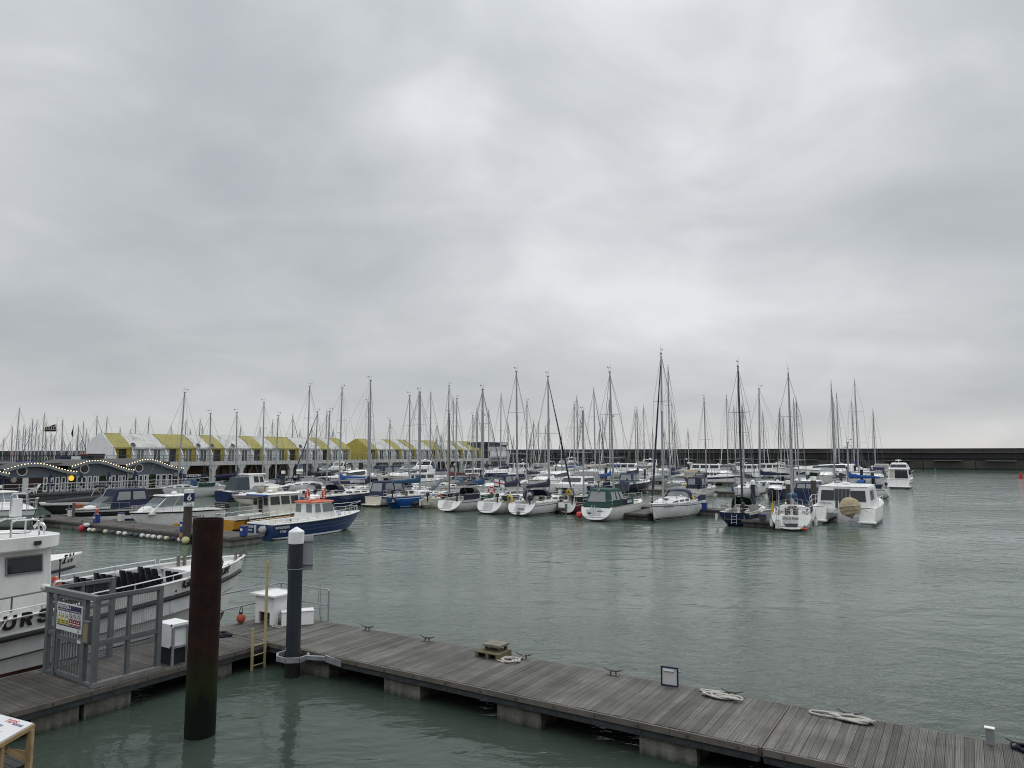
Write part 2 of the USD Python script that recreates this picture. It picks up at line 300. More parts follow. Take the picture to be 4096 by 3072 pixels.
def concrete(name, lo, hi, wet, zwet, sc=.5):
    """Cast concrete with stains and a dark tidal band up to height zwet (world z)."""
    n = {'g': ('geometry', {}), 'no': ('noise_texture', {'scale': sc, 'detail': 6.0, 'roughness': .65}), 'r': ('rgb_ramp', {'ramp': [(.3, lo), (.72, hi)]}),
         'mp': ('mapping', {'scale': (2.2, 2.2, .22)}), 'sn': ('noise_texture', {'scale': 1.6, 'detail': 5.0, 'roughness': .7}), 'sr': ('map_range', {'from_min': .42, 'from_max': .72, 'to_min': 1.0, 'to_max': .5, 'clamp': True}),
         'sc': ('combine_color', {}), 'm1': ('mix', {'mix_type': 'multiply', 'fac': 1.0}),
         'sx': ('separate_xyz', {}), 'jit': ('math', {'math_type': 'multiply_add', 'value2': -.35 if zwet < 2 else -.8}), 'wr': ('map_range', {'from_min': zwet - .05, 'from_max': zwet + .12, 'to_min': 1.0, 'to_max': 0.0, 'clamp': True}),
         'm2': ('mix', {'color2': wet}), 'bn': ('noise_texture', {'scale': sc * 12, 'detail': 5.0}), 'bp': ('bump', {'strength': .5, 'distance': .05}), 'p': ('principled_bsdf', {'roughness': .85})}
    l = [('g.position', 'no.vector'), ('no.fac', 'r.fac'), ('g.position', 'mp.vector'), ('mp.vector', 'sn.vector'), ('sn.fac', 'sr.value'), ('sr.result', 'sc.r'), ('sr.result', 'sc.g'), ('sr.result', 'sc.b'),
         ('r.color', 'm1.color1'), ('sc.color', 'm1.color2'), ('g.position', 'sx.vector'), ('sn.fac', 'jit.value1'), ('sx.z', 'jit.value3'), ('jit.value', 'wr.value'), ('wr.result', 'm2.fac'), ('m1.color', 'm2.color1'), ('m2.color', 'p.base_color'),
         ('g.position', 'bn.vector'), ('bn.fac', 'bp.height'), ('bp.normal', 'p.normal')]
    return usdkit.material(stage, '/World/Looks/' + name, n, l, surface='p.BSDF')
CONC = concrete('float_concrete', (.11, .107, .092), (.25, .245, .215), (.022, .03, .018), -.27, 1.2)
CONCQ = concrete('quay_concrete', (.26, .24, .20), (.42, .40, .35), (.035, .035, .028), .12, .6)
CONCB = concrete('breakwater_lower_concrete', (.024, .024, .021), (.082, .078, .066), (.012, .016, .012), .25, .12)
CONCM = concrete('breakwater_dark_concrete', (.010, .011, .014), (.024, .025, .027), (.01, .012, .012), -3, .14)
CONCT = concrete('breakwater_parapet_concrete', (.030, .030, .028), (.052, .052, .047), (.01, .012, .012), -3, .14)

tag(put('promenade', PROM, mat('promenade_brick', (.16, .13, .11), .8, var=.2)), kind='structure')     # the quay the photographer stands on
# ---------------------------------------------------------------- breakwater
bw = thing('breakwater', 'long dark concrete sea wall with lower caissons closing the harbour behind the moored boats', 'breakwater', (160, 248, 0), AU)
x0, x1 = -960, 110
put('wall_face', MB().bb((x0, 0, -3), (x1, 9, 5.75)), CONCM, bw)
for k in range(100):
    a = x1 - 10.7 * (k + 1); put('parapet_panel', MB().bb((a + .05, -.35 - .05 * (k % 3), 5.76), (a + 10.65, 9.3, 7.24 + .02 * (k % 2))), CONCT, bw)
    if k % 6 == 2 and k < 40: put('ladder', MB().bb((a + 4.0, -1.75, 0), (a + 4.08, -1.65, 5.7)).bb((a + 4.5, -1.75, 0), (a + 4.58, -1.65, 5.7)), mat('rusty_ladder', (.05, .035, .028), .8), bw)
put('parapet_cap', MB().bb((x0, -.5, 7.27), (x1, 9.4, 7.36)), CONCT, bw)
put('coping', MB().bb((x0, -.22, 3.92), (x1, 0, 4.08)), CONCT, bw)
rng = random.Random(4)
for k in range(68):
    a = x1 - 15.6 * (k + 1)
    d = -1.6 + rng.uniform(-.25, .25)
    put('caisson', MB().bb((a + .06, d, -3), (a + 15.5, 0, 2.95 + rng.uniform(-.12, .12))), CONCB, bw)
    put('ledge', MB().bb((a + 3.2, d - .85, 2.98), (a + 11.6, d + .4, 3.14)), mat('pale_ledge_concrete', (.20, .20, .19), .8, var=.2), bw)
hut = thing('louvred_cabinet', 'white louvred cabinet on the far sea wall at the right edge', 'cabinet', tuple(at(4080, 1880) * 1.0) + (5.76,), AU)
put('cabinet_frame', MB().bb((-.95, -.9, 0), (-.85, .3, 1.62)).bb((.85, -.9, 0), (.95, .3, 1.62)).bb((-.85, .2, 0), (.85, .3, 1.62)), WHITEP, hut)
for k in range(6): put('louvre', MB().box((0, -.85, .2 + .25 * k), (1.7, .12, .13), rot(.5)), WHITEP, hut)

# ---------------------------------------------------------------- restaurant with the wavy roof
RW, RU = 3.5, -70.0
rest = thing('waterfront_restaurant', 'single storey blue grey restaurant with wavy roof lines edged in light bulbs', 'building', tuple(uv(RU, 0)) + (0,), AV)
def RX(px, py, y=RW): return onU(px, py, RU - y)
BGREY = mat('blue_grey_render', (.125, .150, .175), .6, var=.1, scale=.8, streak=.12)
FASC = mat('pale_grey_fascia', (.20, .225, .245), .55, var=.1, scale=1.2)
ROOFD = mat('dark_roof_membrane', (.065, .064, .063), .75, var=.25, scale=.6)
SLATS = mat('dark_red_wood_slats', (.032, .016, .013), .6, var=.35, scale=6)
HEDGE = mat('green_wall_foliage', (.012, .035, .010), .9, var=.5, scale=18, bump=1., bscale=14)
FLOORZ = RX(225, 1967)[1]; HEADZ = RX(200, 1909)[1]
xL, xR = RX(-420, 1960)[0], RX(738, 1950)[0]
waves = [[(-262, 1896), (-215, 1881), (-170, 1868), (-120, 1862), (-70, 1866), (-25, 1878), (10, 1889), (38, 1893)],
         [(14, 1879), (60, 1866), (100, 1857), (140, 1854), (180, 1857), (220, 1868), (262, 1880), (308, 1886)],
         [(285, 1866), (318, 1855), (350, 1846), (378, 1842), (412, 1845), (450, 1856), (492, 1871), (536, 1880)],
         [(503, 1861), (535, 1850), (565, 1841), (594, 1838), (628, 1844), (662, 1857), (700, 1868), (735, 1873)]]
from scipy.interpolate import CubicSpline
bulb_at = []
for k, wv in enumerate(waves):
    p = np.array([RX(a, b, RW - .5) for a, b in wv]); cs = CubicSpline(p[:, 0], p[:, 1]); xs = np.linspace(p[0, 0], p[-1, 0], 44); zs = cs(xs)
    nx = RX(waves[k + 1][0][0] + 16, 1870)[0] if k < 3 else p[-1, 0]
    sx = RX(wv[0][0] + 16, 1870)[0]; sel = (xs >= sx - .01) & (xs <= nx + .01)
    wx = np.concatenate([[sx], xs[sel], [nx]]); wz = np.concatenate([[cs(sx)], zs[sel], [cs(nx)]]) - .30
    G = np.array([[[a, RW, HEADZ], [a, RW, z]] for a, z in zip(wx, wz)]); put('wave_wall', MB().grid(G), BGREY, rest)
    f = MB(); sec = [(RW - .55, 0), (RW - .55, -.36), (RW + .2, -.40), (RW + .2, -.04), (RW - .55, 0)]
    f.grid(np.array([[[a, y, z + dz] for y, dz in sec] for a, z in zip(xs, zs)]), True); put('wave_fascia', f, FASC, rest)
    r = MB(); r.grid(np.array([[[a, RW - .5, z + .03], [a, RW + 3.2, z + .12], [a, RW + 9, max(z, zs.max() - .5) + .1]] for a, z in zip(xs, zs)]), True); put('roof_wave', r, ROOFD, rest)
    nb = 24; t = np.linspace(.01, .99, nb)
    for a in p[0, 0] + t * (p[-1, 0] - p[0, 0]): bulb_at.append((a, RW - .60, float(cs(a)) + .02))
for a, b in ((-168, 1890), (87, 1884), (337, 1876), (555, 1872)):
    x, z = RX(a, b); q = rot(PI / 2)
    put('porthole', MB().lathe([(.46, 0), (.46, .05), (.02, .05)], (x, RW - .01, z), 20, q), mat('porthole_pane', (.03, .025, .03), .15), rest)
    put('porthole_ring', MB().lathe([(.45, 0), (.56, 0), (.56, .09), (.45, .09)], (x, RW - .01, z), 20, q), SIGNW, rest)
put('rear_block', MB().bb((xL, RW + 3, 0), (RX(735, 1900)[0] - .2, RW + 12, RX(380, 1843)[1] - .25)), ROOFD, rest)
put('wall', MB().bb((xL, RW + .06, FLOORZ), (xR, RW + 2, HEADZ)), mat('dark_shopfront_wall', (.03, .033, .04), .6, var=.2), rest)
strips = [(-200, -120, 'w'), (-110, -60, 'd'), (-50, -10, 'd'), (0, 18, 'b'), (22, 82, 'w'), (88, 111, 'p'), (112, 170, 'w'), (171, 189, 'd'), (198, 213, 'd'), (219, 237, 'd'), (243, 262, 'd'), (271, 302, 'g'), (303, 322, 'd'), (325, 345, 'd'), (348, 365, 'd'), (370, 386, 'd'),
          (388, 393, 'c'), (394, 420, 'g'), (422, 440, 'd'), (443, 461, 'd'), (471, 484, 'd'), (486, 501, 'd'), (509, 540, 'g'), (552, 570, 'd'), (573, 587, 'd'), (588, 592, 'c'), (593, 620, 'g'), (622, 640, 'd'), (643, 665, 'd'), (668, 687, 'd'), (690, 720, 'w')]
for a, b, k in strips:
    X0, X1 = RX(a, 1940)[0], RX(b, 1940)[0]
    if k == 'd':
        fr = put('door_frame', MB().bb((X0, RW - .06, FLOORZ + .02), (X0 + .13, RW + .05, HEADZ)).bb((X1 - .13, RW - .06, FLOORZ + .02), (X1, RW + .05, HEADZ)).bb((X0 + .13, RW - .06, HEADZ - .12), (X1 - .13, RW + .05, HEADZ)).bb((X0 + .13, RW - .06, FLOORZ + .02), (X1 - .13, RW + .05, FLOORZ + .22)).bb((X0 + .13, RW - .055, FLOORZ + .85), (X1 - .13, RW + .04, FLOORZ + .95)), SIGNW, rest)
        put('pane', MB().bb((X0 + .13, RW - .01, FLOORZ + .22), (X1 - .13, RW + .02, HEADZ - .12)), GLASS, fr)
    elif k == 'w':
        nS = 9; h = (HEADZ - FLOORZ) / nS
        for i in range(nS): put('slat', MB().bb((X0, RW - .04 - .015 * (i % 2), FLOORZ + i * h + .01), (X1, RW + .05, FLOORZ + (i + 1) * h - .015)), SLATS, rest)
    elif k == 'g':
        m = MB().bb((X0, RW - .05, FLOORZ), (X1, RW + .05, HEADZ)); r3 = np.random.default_rng(int(a) + 9)
        for i in range(220): m.ball((r3.uniform(X0, X1), RW - .08 + r3.uniform(-.04, .03), r3.uniform(FLOORZ + .05, HEADZ - .05)), r3.uniform(.05, .11), (1, .6, 1), 0)
        put('green_wall', m, HEDGE, rest, kind='stuff')
    else: put({'p': 'pillar', 'c': 'post', 'b': 'poster'}[k], MB().bb((X0, RW - .12, FLOORZ), (X1, RW + .05, HEADZ)), {'p': SIGNW, 'c': CREAM, 'b': SIGNB}[k], rest)
for px in (268, 508): put('downpipe', MB().bb((RX(px, 1940)[0] - .05, RW - .16, FLOORZ), (RX(px, 1940)[0] + .05, RW - .02, HEADZ + .6)), SIGNW, rest)
put('terrace_deck', MB().bb((xL, 0, FLOORZ - .12), (xR + 1, RW + .05, FLOORZ)), mat('dark_terrace_boards', (.06, .055, .05), .7, var=.25, scale=3), rest)
for i in range(2): put('edge_board', MB().bb((xL, -.05 - .06 * i, FLOORZ - .22 - .42 * (i + 1) + .42), (xR + 1, .1, FLOORZ - .02 - .02 * i)) if i == 0 else MB().bb((xL, -.02, FLOORZ - .66), (xR + 1, .12, FLOORZ - .27)), mat('dark_edge_boards', (.045, .048, .052), .7, var=.25, scale=1.2), rest)
qz = RX(225, 1994, 0)[1]
for i in range(14):
    a = xR + 6 - 6.3 * i; put('quay_block', MB().bb((a - 6.26, .15, -2), (a, 4, max(qz, .5))), CONCQ, rest)
rail = MB(); rz = FLOORZ + 1.12
for z in (rz, FLOORZ + .75, FLOORZ + .4): rail.tube([(xL, .12, z), (xR, .12, z)], .028 if z == rz else .014, 6)
put('terrace_rail', rail, STEEL, rest)
for i in range(38):
    a = xR - 1.55 * i; put('rail_post', MB().bb((a - .025, .1, FLOORZ), (a + .025, .14, rz)), STEEL, rest)
BULB = lamp('warm_bulb', (1.0, .78, .45), 3.5)
for a, y, z in bulb_at: put('bulb', MB().ball((a, y, z), .05, sub=1), BULB, rest)
for px, py, on in ((54, 1920, 0), (285, 1913, 1), (522, 1905, 0), (702, 1898, 0)):
    x, z = RX(px, py, RW - .1)
    l_ = thing('disc_lamp', 'glowing yellow round lamp on the green wall of the restaurant' if on else {54: 'round unlit wall lamp left of the white pillar', 522: 'round unlit lamp on the green wall below the right wave', 702: 'round unlit lamp at the right end of the restaurant'}[px], 'wall lamp', tuple(uv(RU - RW + .1, x)) + (z,), AV)
    put('disc', MB().lathe([(0, .10), (.28, .09), (.33, 0), (0, 0)], n=18, R=rot(PI / 2)), lamp('yellow_lamp_glow', (1.0, .62, .07), 1.0) if on else mat('unlit_lamp_disc', (.3, .3, .28), .5), l_)
    put('bracket', MB().bb((-.06, -.0, -.06), (.06, .14, .06)), GALV, l_)
umb = None
for i, (px, top, txt) in enumerate(((204, 1888, 0), (326, 1890, 1), (436, 1885, 0), (542, 1884, 1))):
    x, z = RX(px, top, 1.6); h = z - FLOORZ
    l_ = thing('closed_parasol', ('furled navy parasol with white lettering, %s on the restaurant terrace' % ['leftmost of four', 'second from the left', 'third from the left', 'rightmost of four'][i]), 'parasol', tuple(uv(RU - 1.6, x)) + (FLOORZ,), AV, 'furled parasols on the terrace')
    put('pole', MB().tube([(0, 0, 0), (0, 0, .75)], .035), STEEL, l_)
    g = np.linspace(0, 2 * PI, 13)[:-1]; prof = [(.05, h), (.13, h - .12), (.11, h - .3), (.22, h - .55), (.17, h - .75), (.24, h - 1.0), (.30, .95), (.34, .78), (.2, .66)]
    P = np.array([[[r * (1 + .16 * math.cos(6 * t)) * math.cos(t), r * (1 + .16 * math.cos(6 * t)) * math.sin(t), zz] for t in np.append(g, 0)] for r, zz in prof]); put('canopy', MB().grid(P, True), DNAVY, l_, 50)
    b = MB()
    for q in range(3): b.box((-.02, -.27, h - .72 - .17 * q), (.15, .02, .11))
    put('white_print', b, INKW, l_)
put('base_plate', MB().bb((xL, .2, FLOORZ), (xL + .1, .3, FLOORZ + .1)), STEEL, rest)
# terrace tables and stools (thin steel frames)
ct = None; ORD = ['first', 'second', 'third', 'fourth', 'fifth', 'sixth', 'seventh', 'eighth', 'ninth', 'tenth', 'eleventh', 'twelfth', 'thirteenth', 'fourteenth', 'fifteenth', 'sixteenth']
for i, px in enumerate((262, 285, 318, 372, 398, 420, 452, 480, 515, 560, 640, 668, 690)):
    x = RX(px, 1965, 1.0)[0]; pos = tuple(uv(RU - 1.0 - .5 * (i % 2), x)) + (FLOORZ,)
    if ct is None:
        ct = thing('terrace_table', 'tall steel framed terrace table, leftmost behind the restaurant rail', 'table', pos, AV, 'terrace tables behind the rail')
        put('table_top', MB().bb((-.45, -.35, .98), (.45, .35, 1.03)), mat('grey_table_top', (.2, .19, .18), .5), ct)
        for a, b in ((-.42, -.32), (.42, -.32), (-.42, .32), (.42, .32)): put('leg', MB().bb((a - .02, b - .02, 0), (a + .02, b + .02, .98)), STEEL, ct)
        put('foot_bar', MB().bb((-.42, -.335, .25), (.42, -.305, .29)), STEEL, ct); ct = ct.GetPrim()
    else: copy_of(ct, pos, AV, 'tall steel terrace table, %s from the left behind the restaurant rail' % ORD[i])
x = RX(128, 1975, 1.0)[0]
ch = thing('garden_chair', 'white slatted reclining garden chair at the left of the restaurant terrace', 'chair', tuple(uv(RU - 1.0, x)) + (FLOORZ,), AV)
for s in (-1, 1):
    put('side_frame', MB().bar((-.75, .33 * s, .02), (.35, .33 * s, .62), .05, .09).bar((.3, .33 * s, .05), (.3, .33 * s, .6), .05, .08).bar((-.6, .33 * s, .6), (.45, .33 * s, .62), .08, .05), WHITEP, ch)
for q in range(5): put('seat_slat', MB().box((-.45 + .16 * q, 0, .33 - .03 * q), (.11, .62, .025)), WHITEP, ch)
for q in range(4): put('back_slat', MB().bar((.3, -.25 + .16 * q, .3), (.75, -.25 + .16 * q, 1.1), .12, .025), WHITEP, ch)

# ---------------------------------------------------------------- long terrace block with the striped roof
LU = -94.0
def LX(px, py, y=0.0): return onU(px, py, LU - y)
lb = thing('terrace_block', 'long white terrace on columns with a ribbed roof striped yellow and white', 'building', tuple(uv(LU, 0)) + (0,), AV)
SLT, SLB = LX(740, 1846.5)[1], LX(740, 1863)[1]
EAVE = LX(600, 1796, .7)[1]; KNEE = LX(600, 1785, .9)[1] ; RIDGE = LX(640, 1737, 4.6)[1]
LWHITE = mat('stained_white_render', (.56, .56, .54), .7, var=.1, scale=.5, streak=.75, dirt=(.16, .15, .12))
LWALL = mat('white_render_wall', (.72, .73, .73), .7, var=.07, scale=.4, streak=.3, dirt=(.35, .34, .30))
def rib(name, col, dirt, k):
    n = {'tc': ('texture_coordinate', {}), 'no': ('noise_texture', {'scale': .55, 'detail': 6.0, 'roughness': .7}), 'mp': ('mapping', {'scale': (6., .5, .5)}), 'sn': ('noise_texture', {'scale': 1.2, 'detail': 6.0, 'roughness': .7}),
         'ad': ('mix_float', {'fac': .55}), 'r': ('rgb_ramp', {'ramp': [(.38, col), (.52, tuple(np.array(col) * .78 + np.array(dirt) * .22)), (.66, dirt)]}), 'p': ('principled_bsdf', {'roughness': .7})}
    return usdkit.material(stage, '/World/Looks/' + name, n, [('tc.object', 'no.vector'), ('tc.object', 'mp.vector'), ('mp.vector', 'sn.vector'), ('no.fac', 'ad.a'), ('sn.fac', 'ad.b'), ('ad.result', 'r.fac'), ('r.color', 'p.base_color')], surface='p.BSDF')
RIBY = rib('ribbed_yellow_sheet', (.36, .32, .085), (.15, .14, .055), 1); RIBW = rib('ribbed_white_sheet', (.60, .60, .58), (.14, .14, .12), 2)
LYEL = mat('yellow_render_wall', (.36, .30, .045), .65, var=.1, scale=.6, streak=.2)
YR, YB = 4.6, 8.6
def block(xa, xb, seq, gable):
    un = (xb - xa) / len(seq); i = 0
    while i < len(seq):
        j = i
        while j < len(seq) and seq[j] == seq[i]: j += 1
        a, b = xa + i * un, xa + j * un; m = RIBY if seq[i] == 'Y' else RIBW
        nr = max(4, int(round((b - a) / .18))) ; xs = np.linspace(a, b, nr + 1); up = np.where(np.arange(nr + 1) % 2 == 0, .05, -.03)
        prof = [(YR + .1, RIDGE + .02), (YR * .5 + .7, (RIDGE + KNEE) / 2 + .25), (1.15, KNEE + .12), (.82, KNEE - .12), (.70, EAVE + .25), (.68, EAVE)]
        G = np.array([[[x, y - u * .75, z + u * .6] for y, z in prof] for x, u in zip(xs, up)]); put('roof_sheet', MB().grid(G), m, lb)
        put('roof_sheet', MB().add([[a, YR, RIDGE], [b, YR, RIDGE], [b, YB, EAVE + .9], [a, YB, EAVE + .9]], [[0, 1, 2, 3]]), m, lb)
        i = j
    for q, ch in enumerate(seq):
        a, b = xa + q * un, xa + (q + 1) * un
        fz = [(0.12, SLT), (1.0, SLT), (1.0, EAVE + .3), (.75, EAVE + .3), (.62, EAVE - .25), (.30, SLT + 1.35), (.12, SLT + 1.1)]
        Rf = np.array([[0, 0, 1.], [1, 0, 0], [0, 1, 0]]); put('divider', MB().prism(fz, a + .05, a + .22, Rf), LWALL, lb)
        w = MB().bb((a, 1.0, SLT), (b, 1.2, EAVE + .2)); put('front_wall', w, LYEL if ch == 'Y' and q % 2 == 0 else LWALL, lb)
        d0, d1 = a + un * .36, a + un * .80
        fr = put('sliding_door', MB().bb((d0, 0.92, SLT + .03), (d0 + .08, 1.0, EAVE - .05)).bb((d1 - .08, 0.92, SLT + .03), (d1, 1.0, EAVE - .05)).bb(((d0 + d1) / 2 - .05, 0.93, SLT + .03), ((d0 + d1) / 2 + .05, 1.0, EAVE - .05)).bb((d0, 0.925, EAVE - .12), (d1, 1.0, EAVE - .04)), SIGNW if q % 3 else BLACK, lb)
        put('pane', MB().bb((d0 + .05, 0.96, SLT + .05), (d1 - .05, 0.99, EAVE - .1)), (GLASS, mat('curtained_pane', (.20, .21, .21), .2), mat('grey_pane', (.07, .08, .085), .12))[(q * 7 + len(seq)) % 3], fr)
        if ch == 'Y': put('yellow_pier', MB().bb((b - .75, .72, SLT), (b - .02, 0.99, EAVE + .1)), LYEL, lb)
    R = np.array([[0, 0, 1.], [1, 0, 0], [0, 1, 0]])
    gp = [(.70, SLT), (YB, SLT), (YB, EAVE + .85), (YR + .3, RIDGE - .02), (YR - .5, RIDGE - .05), (1.1, KNEE + .05), (.80, KNEE - .12), (.70, EAVE)]
    put('gable_wall', MB().prism(gp, xa - .12, xa + .03, R), gable, lb); put('gable_wall', MB().prism(gp, xb - .03, xb + .12, R), gable, lb)
bx0, bx1 = LX(455, 1797, .7)[0], LX(1400, 1800, .7)[0]
block(bx0, bx1, 'YWWYYWYWWYWYYWWYWY', LWALL)
bx2, bx3 = LX(1476, 1800, .7)[0], LX(1922, 1803, .7)[0]
block(bx2, bx3, 'YWWYWYWWYYWWYWYY', LYEL)
ex = LX(1955, 1850)[0]; sx = LX(345, 1846)[0]
for i in range(40):
    a = sx + 8.2 * i; b = min(a + 8.16, ex)
    if a < ex: put('edge_beam', MB().bb((a, 0, SLB), (b, .5, SLT)), LWHITE, lb)
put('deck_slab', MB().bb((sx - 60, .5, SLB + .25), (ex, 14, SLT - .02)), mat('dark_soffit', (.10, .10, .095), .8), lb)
for px in (742, 857, 968, 1070, 1168, 1262, 1345, 1420, 1495, 1563, 1626, 1684, 1744, 1797, 1847, 1895, 1940):
    x = LX(px, 1870)[0]; R = np.array([[1., 0, 0], [0, 0, 1.], [0, 1, 0]])
    put('column', MB().bb((x - .36, .06, -2), (x + .36, .8, SLB - .9)).prism([(x - .36, SLB - .9), (x + .36, SLB - .9), (x + .95, SLB - .002), (x - .95, SLB - .002)], .06, .8, R), LWHITE, lb)
    put('rear_column', MB().bb((x - .35, 9, -2), (x + .35, 9.7, SLB + .25)), LWHITE, lb)
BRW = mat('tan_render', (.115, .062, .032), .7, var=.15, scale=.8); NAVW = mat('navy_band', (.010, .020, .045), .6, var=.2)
wa, wb_ = LX(700, 1900, 4)[0], LX(1185, 1900, 4)[0]; zm = LX(900, 1910, 4)[1]
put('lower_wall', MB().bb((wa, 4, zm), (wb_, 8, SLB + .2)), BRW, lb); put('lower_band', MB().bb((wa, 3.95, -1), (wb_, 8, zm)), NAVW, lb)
for px in (895, 1001, 1098):
    x, z = LX(px, 1886, 4); f = put('window_frame', MB().bb((x - .7, 3.85, z - .65), (x + .7, 3.99, z + .65)), mat('dark_brown_trim', (.035, .018, .012), .6), lb)
    put('pane', MB().bb((x - .58, 3.80, z - .53), (x + .58, 3.86, z + .53)), mat('tan_blind', (.16, .10, .06), .6), f)
wa, wb_ = LX(1690, 1880, 4)[0], LX(1850, 1880, 4)[0]
for i in range(26):
    a = wa + (wb_ - wa) * i / 26; b = wa + (wb_ - wa) * (i + 1) / 26; put('cladding_strip', MB().bb((a + .04, 4 - .1 * (i % 2), 0), (b - .04, 4.4, SLB + .2)), mat('ochre_cladding', (.16, .115, .03), .7, var=.3), lb)
rz = SLT + 1.05; rl = MB()
for z in (rz, SLT + .55): rl.tube([(sx, .12, z), (ex, .12, z)], .03, 5)
put('balcony_rail', rl, mat('dark_rail_paint', (.05, .05, .055), .5), lb)
for i in range(70):
    a = sx + (ex - sx) * i / 70; put('rail_post', MB().bb((a - .03, .09, SLT), (a + .03, .15, rz)), mat('dark_rail_paint', ()), lb)
for i, px in enumerate((531, 792, 846, 930, 1200)):
    x, z = LX(px, 1782 + (px - 531) * .007, .2); d = thing('satellite_dish', ['grey satellite dish on the first white bay of the striped roof', 'satellite dish on the second white bay of the striped roof', 'satellite dish beside a wide yellow roof bay above JOUSTER', 'satellite dish at a white bay right of the tallest left masts', 'satellite dish over a white bay near the middle of the striped roof'][i], 'satellite dish', tuple(uv(LU - .2, x)) + (z,), AV)
    put('dish', MB().lathe([(0, .0), (.25, .04), (.43, .14), (.42, .16), (.25, .06), (0, .02)], n=16, R=rot(1.1)), mat('dish_grey', (.10, .10, .105), .5), d); put('arm', MB().seg((0, .05, 0), (0, .55, -.3), .025).seg((0, 0, -.1), (0, -.45, -.05), .015), GALV, d)
rng = random.Random(11); fur = None; nch = 0
for px in (700, 730, 742, 800, 845, 950, 1095, 1250, 1330, 1530, 1590, 1620):
    x = LX(px, 1840, 1.0)[0]; pos = tuple(uv(LU - 1.0, x)) + (SLT,)
    if fur is None:
        fur = thing('balcony_chair', 'pale metal balcony chair, leftmost under the striped roof', 'chair', pos, AV, 'balcony chairs under the striped roof')
        put('seat', MB().bb((-.24, -.24, .43), (.24, .24, .47)), ALU, fur); put('backrest', MB().bb((-.24, .2, .55), (.24, .24, .92)), ALU, fur)
        for a in (-.22, .22):
            for b in (-.22, .22): put('leg', MB().bb((a - .02, b - .02, 0), (a + .02, b + .02, .43 if b < 0 else .9)), ALU, fur)
        fur = fur.GetPrim()
    else: copy_of(fur, pos, AV + rng.uniform(-1, 1), 'pale metal balcony chair, %s from the left under the striped roof' % ORD[nch])
    nch += 1
# upper promenade rail at the left, with the flag poles
ur = thing('promenade_railing', 'dark railing of the upper promenade behind the restaurant roof', 'railing', tuple(uv(LU, 0)) + (0,), AV)
za, zb = LX(200, 1823)[1], LX(200, 1846)[1]; xa, xb = LX(-260, 1830)[0], sx
put('top_rail', MB().bb((xa, -.06, za - .06), (xb, .06, za + .05)), BLACK, ur); put('bottom_rail', MB().bb((xa, -.03, zb + .1), (xb, .03, zb + .16)), BLACK, ur)
for i in range(60): a = xa + (xb - xa) * i / 60; put('baluster', MB().bb((a - .035, -.035, zb - .1), (a + .035, .035, za - .06)), BLACK, ur)
for px, col, lab in ((262, PLASB, 'dark blue notice board on the upper promenade railing'), (300, FEND, 'white notice board on the upper promenade railing')):
    x, z = LX(px, 1836, -.15); b = thing('notice_board', lab, 'notice board', tuple(uv(LU + .15, x)) + (z,), AV); put('board', MB().bb((-.75, -.03, -.45), (.75, .03, .4)), SIGNB if px == 262 else SIGNW, b); put('strut', MB().bb((-.05, .03, -.5), (.05, .1, .3)), BLACK, b)
x, z = LX(392, 1833, 1.2)
for i, (px, lab, m) in enumerate(((345, 'dark green wheeled waste bin with an orange lid on the promenade', mat('dark_green_plastic', (.02, .035, .03), .6)), (377, 'large dark grey waste container beside the white gable wall', mat('dark_grey_plastic', (.04, .045, .05), .6)))):
    x = LX(px, 1833, 1.2)[0]; b = thing('waste_container', lab, 'waste container', tuple(uv(LU - 1.2, x)) + (SLT,), AV); w = .75 if i == 0 else 1.25
    v, f = hull_of([(sx_ * w * (.9 if z_ < .2 else 1), sy * .5, z_) for sx_ in (-1, 1) for sy in (-1, 1) for z_ in (.12, 1.15)], .06); put('bin_body', (v, f), m, b, 40)
    put('lid', rbox((0, 0, 1.27), (2 * w + .2, 1.2, .14), .05), ORNG if i == 0 else mat('dark_grey_plastic', ()), b, 40)
    for s in (-.8, .8): put('wheel', MB().lathe([(0, -.04), (.09, -.04), (.09, .04), (0, .04)], (s * w, -.45, .05), 10, rot(PI / 2)), BLACK, b)
def flag(name, lab, px, pytop, u0, pybase, m, pts, cat='flag', prints=None):
    x, zt = LX(px, pytop, LU - u0); zb_ = LX(px, pybase, LU - u0)[1]
    p = thing('flag_pole', 'tall thin pole flying the ' + lab, 'flag pole', tuple(uv(u0, x)) + (zb_ - 1.5,), AV); put('pole', MB().tube([(0, 0, 0), (0, 0, zt - zb_ + 1.5)], [.06, .03]), SIGNW, p); put('finial', MB().ball((0, 0, zt - zb_ + 1.54), .06, sub=1), SIGNW, p)
    f = thing(name, lab, cat, tuple(uv(u0, x)) + (0,), AV)
    G = np.array([[[q[0] - x, .12 * math.sin(3.0 * abs(q[0] - x) + k), q[1]] for k, q in enumerate(col)] for col in [[LX(a, b, LU - u0) for a, b in c] for c in pts]])
    put('cloth', MB().grid(G), m, f, True)
    if prints: prints(f, x)
    return f
def anchors(f, x):
    for i in range(5):
        vx, vz = LX(221 - 9.6 * i, 1715, 2.0); b = MB(); vx -= x
        b.box((vx, -.28, vz + .15), (.07, .05, .45)).box((vx, -.28, vz - .08), (.42, .05, .07)).box((vx, -.28, vz + .28), (.24, .05, .06)); put('anchor_print', b, mat('cream_print', (.6, .5, .35), .6), f)
    vx, vz = LX(221, 1703, 2.0); put('sail_print', MB().add([[vx - x - .2, -.29, vz - .2], [vx - x + .2, -.29, vz - .2], [vx - x, -.29, vz + .35]], [[0, 1, 2]]), INKW, f)
FLAGN = mat('navy_flag_cloth', (.014, .020, .055), .8, var=.2)
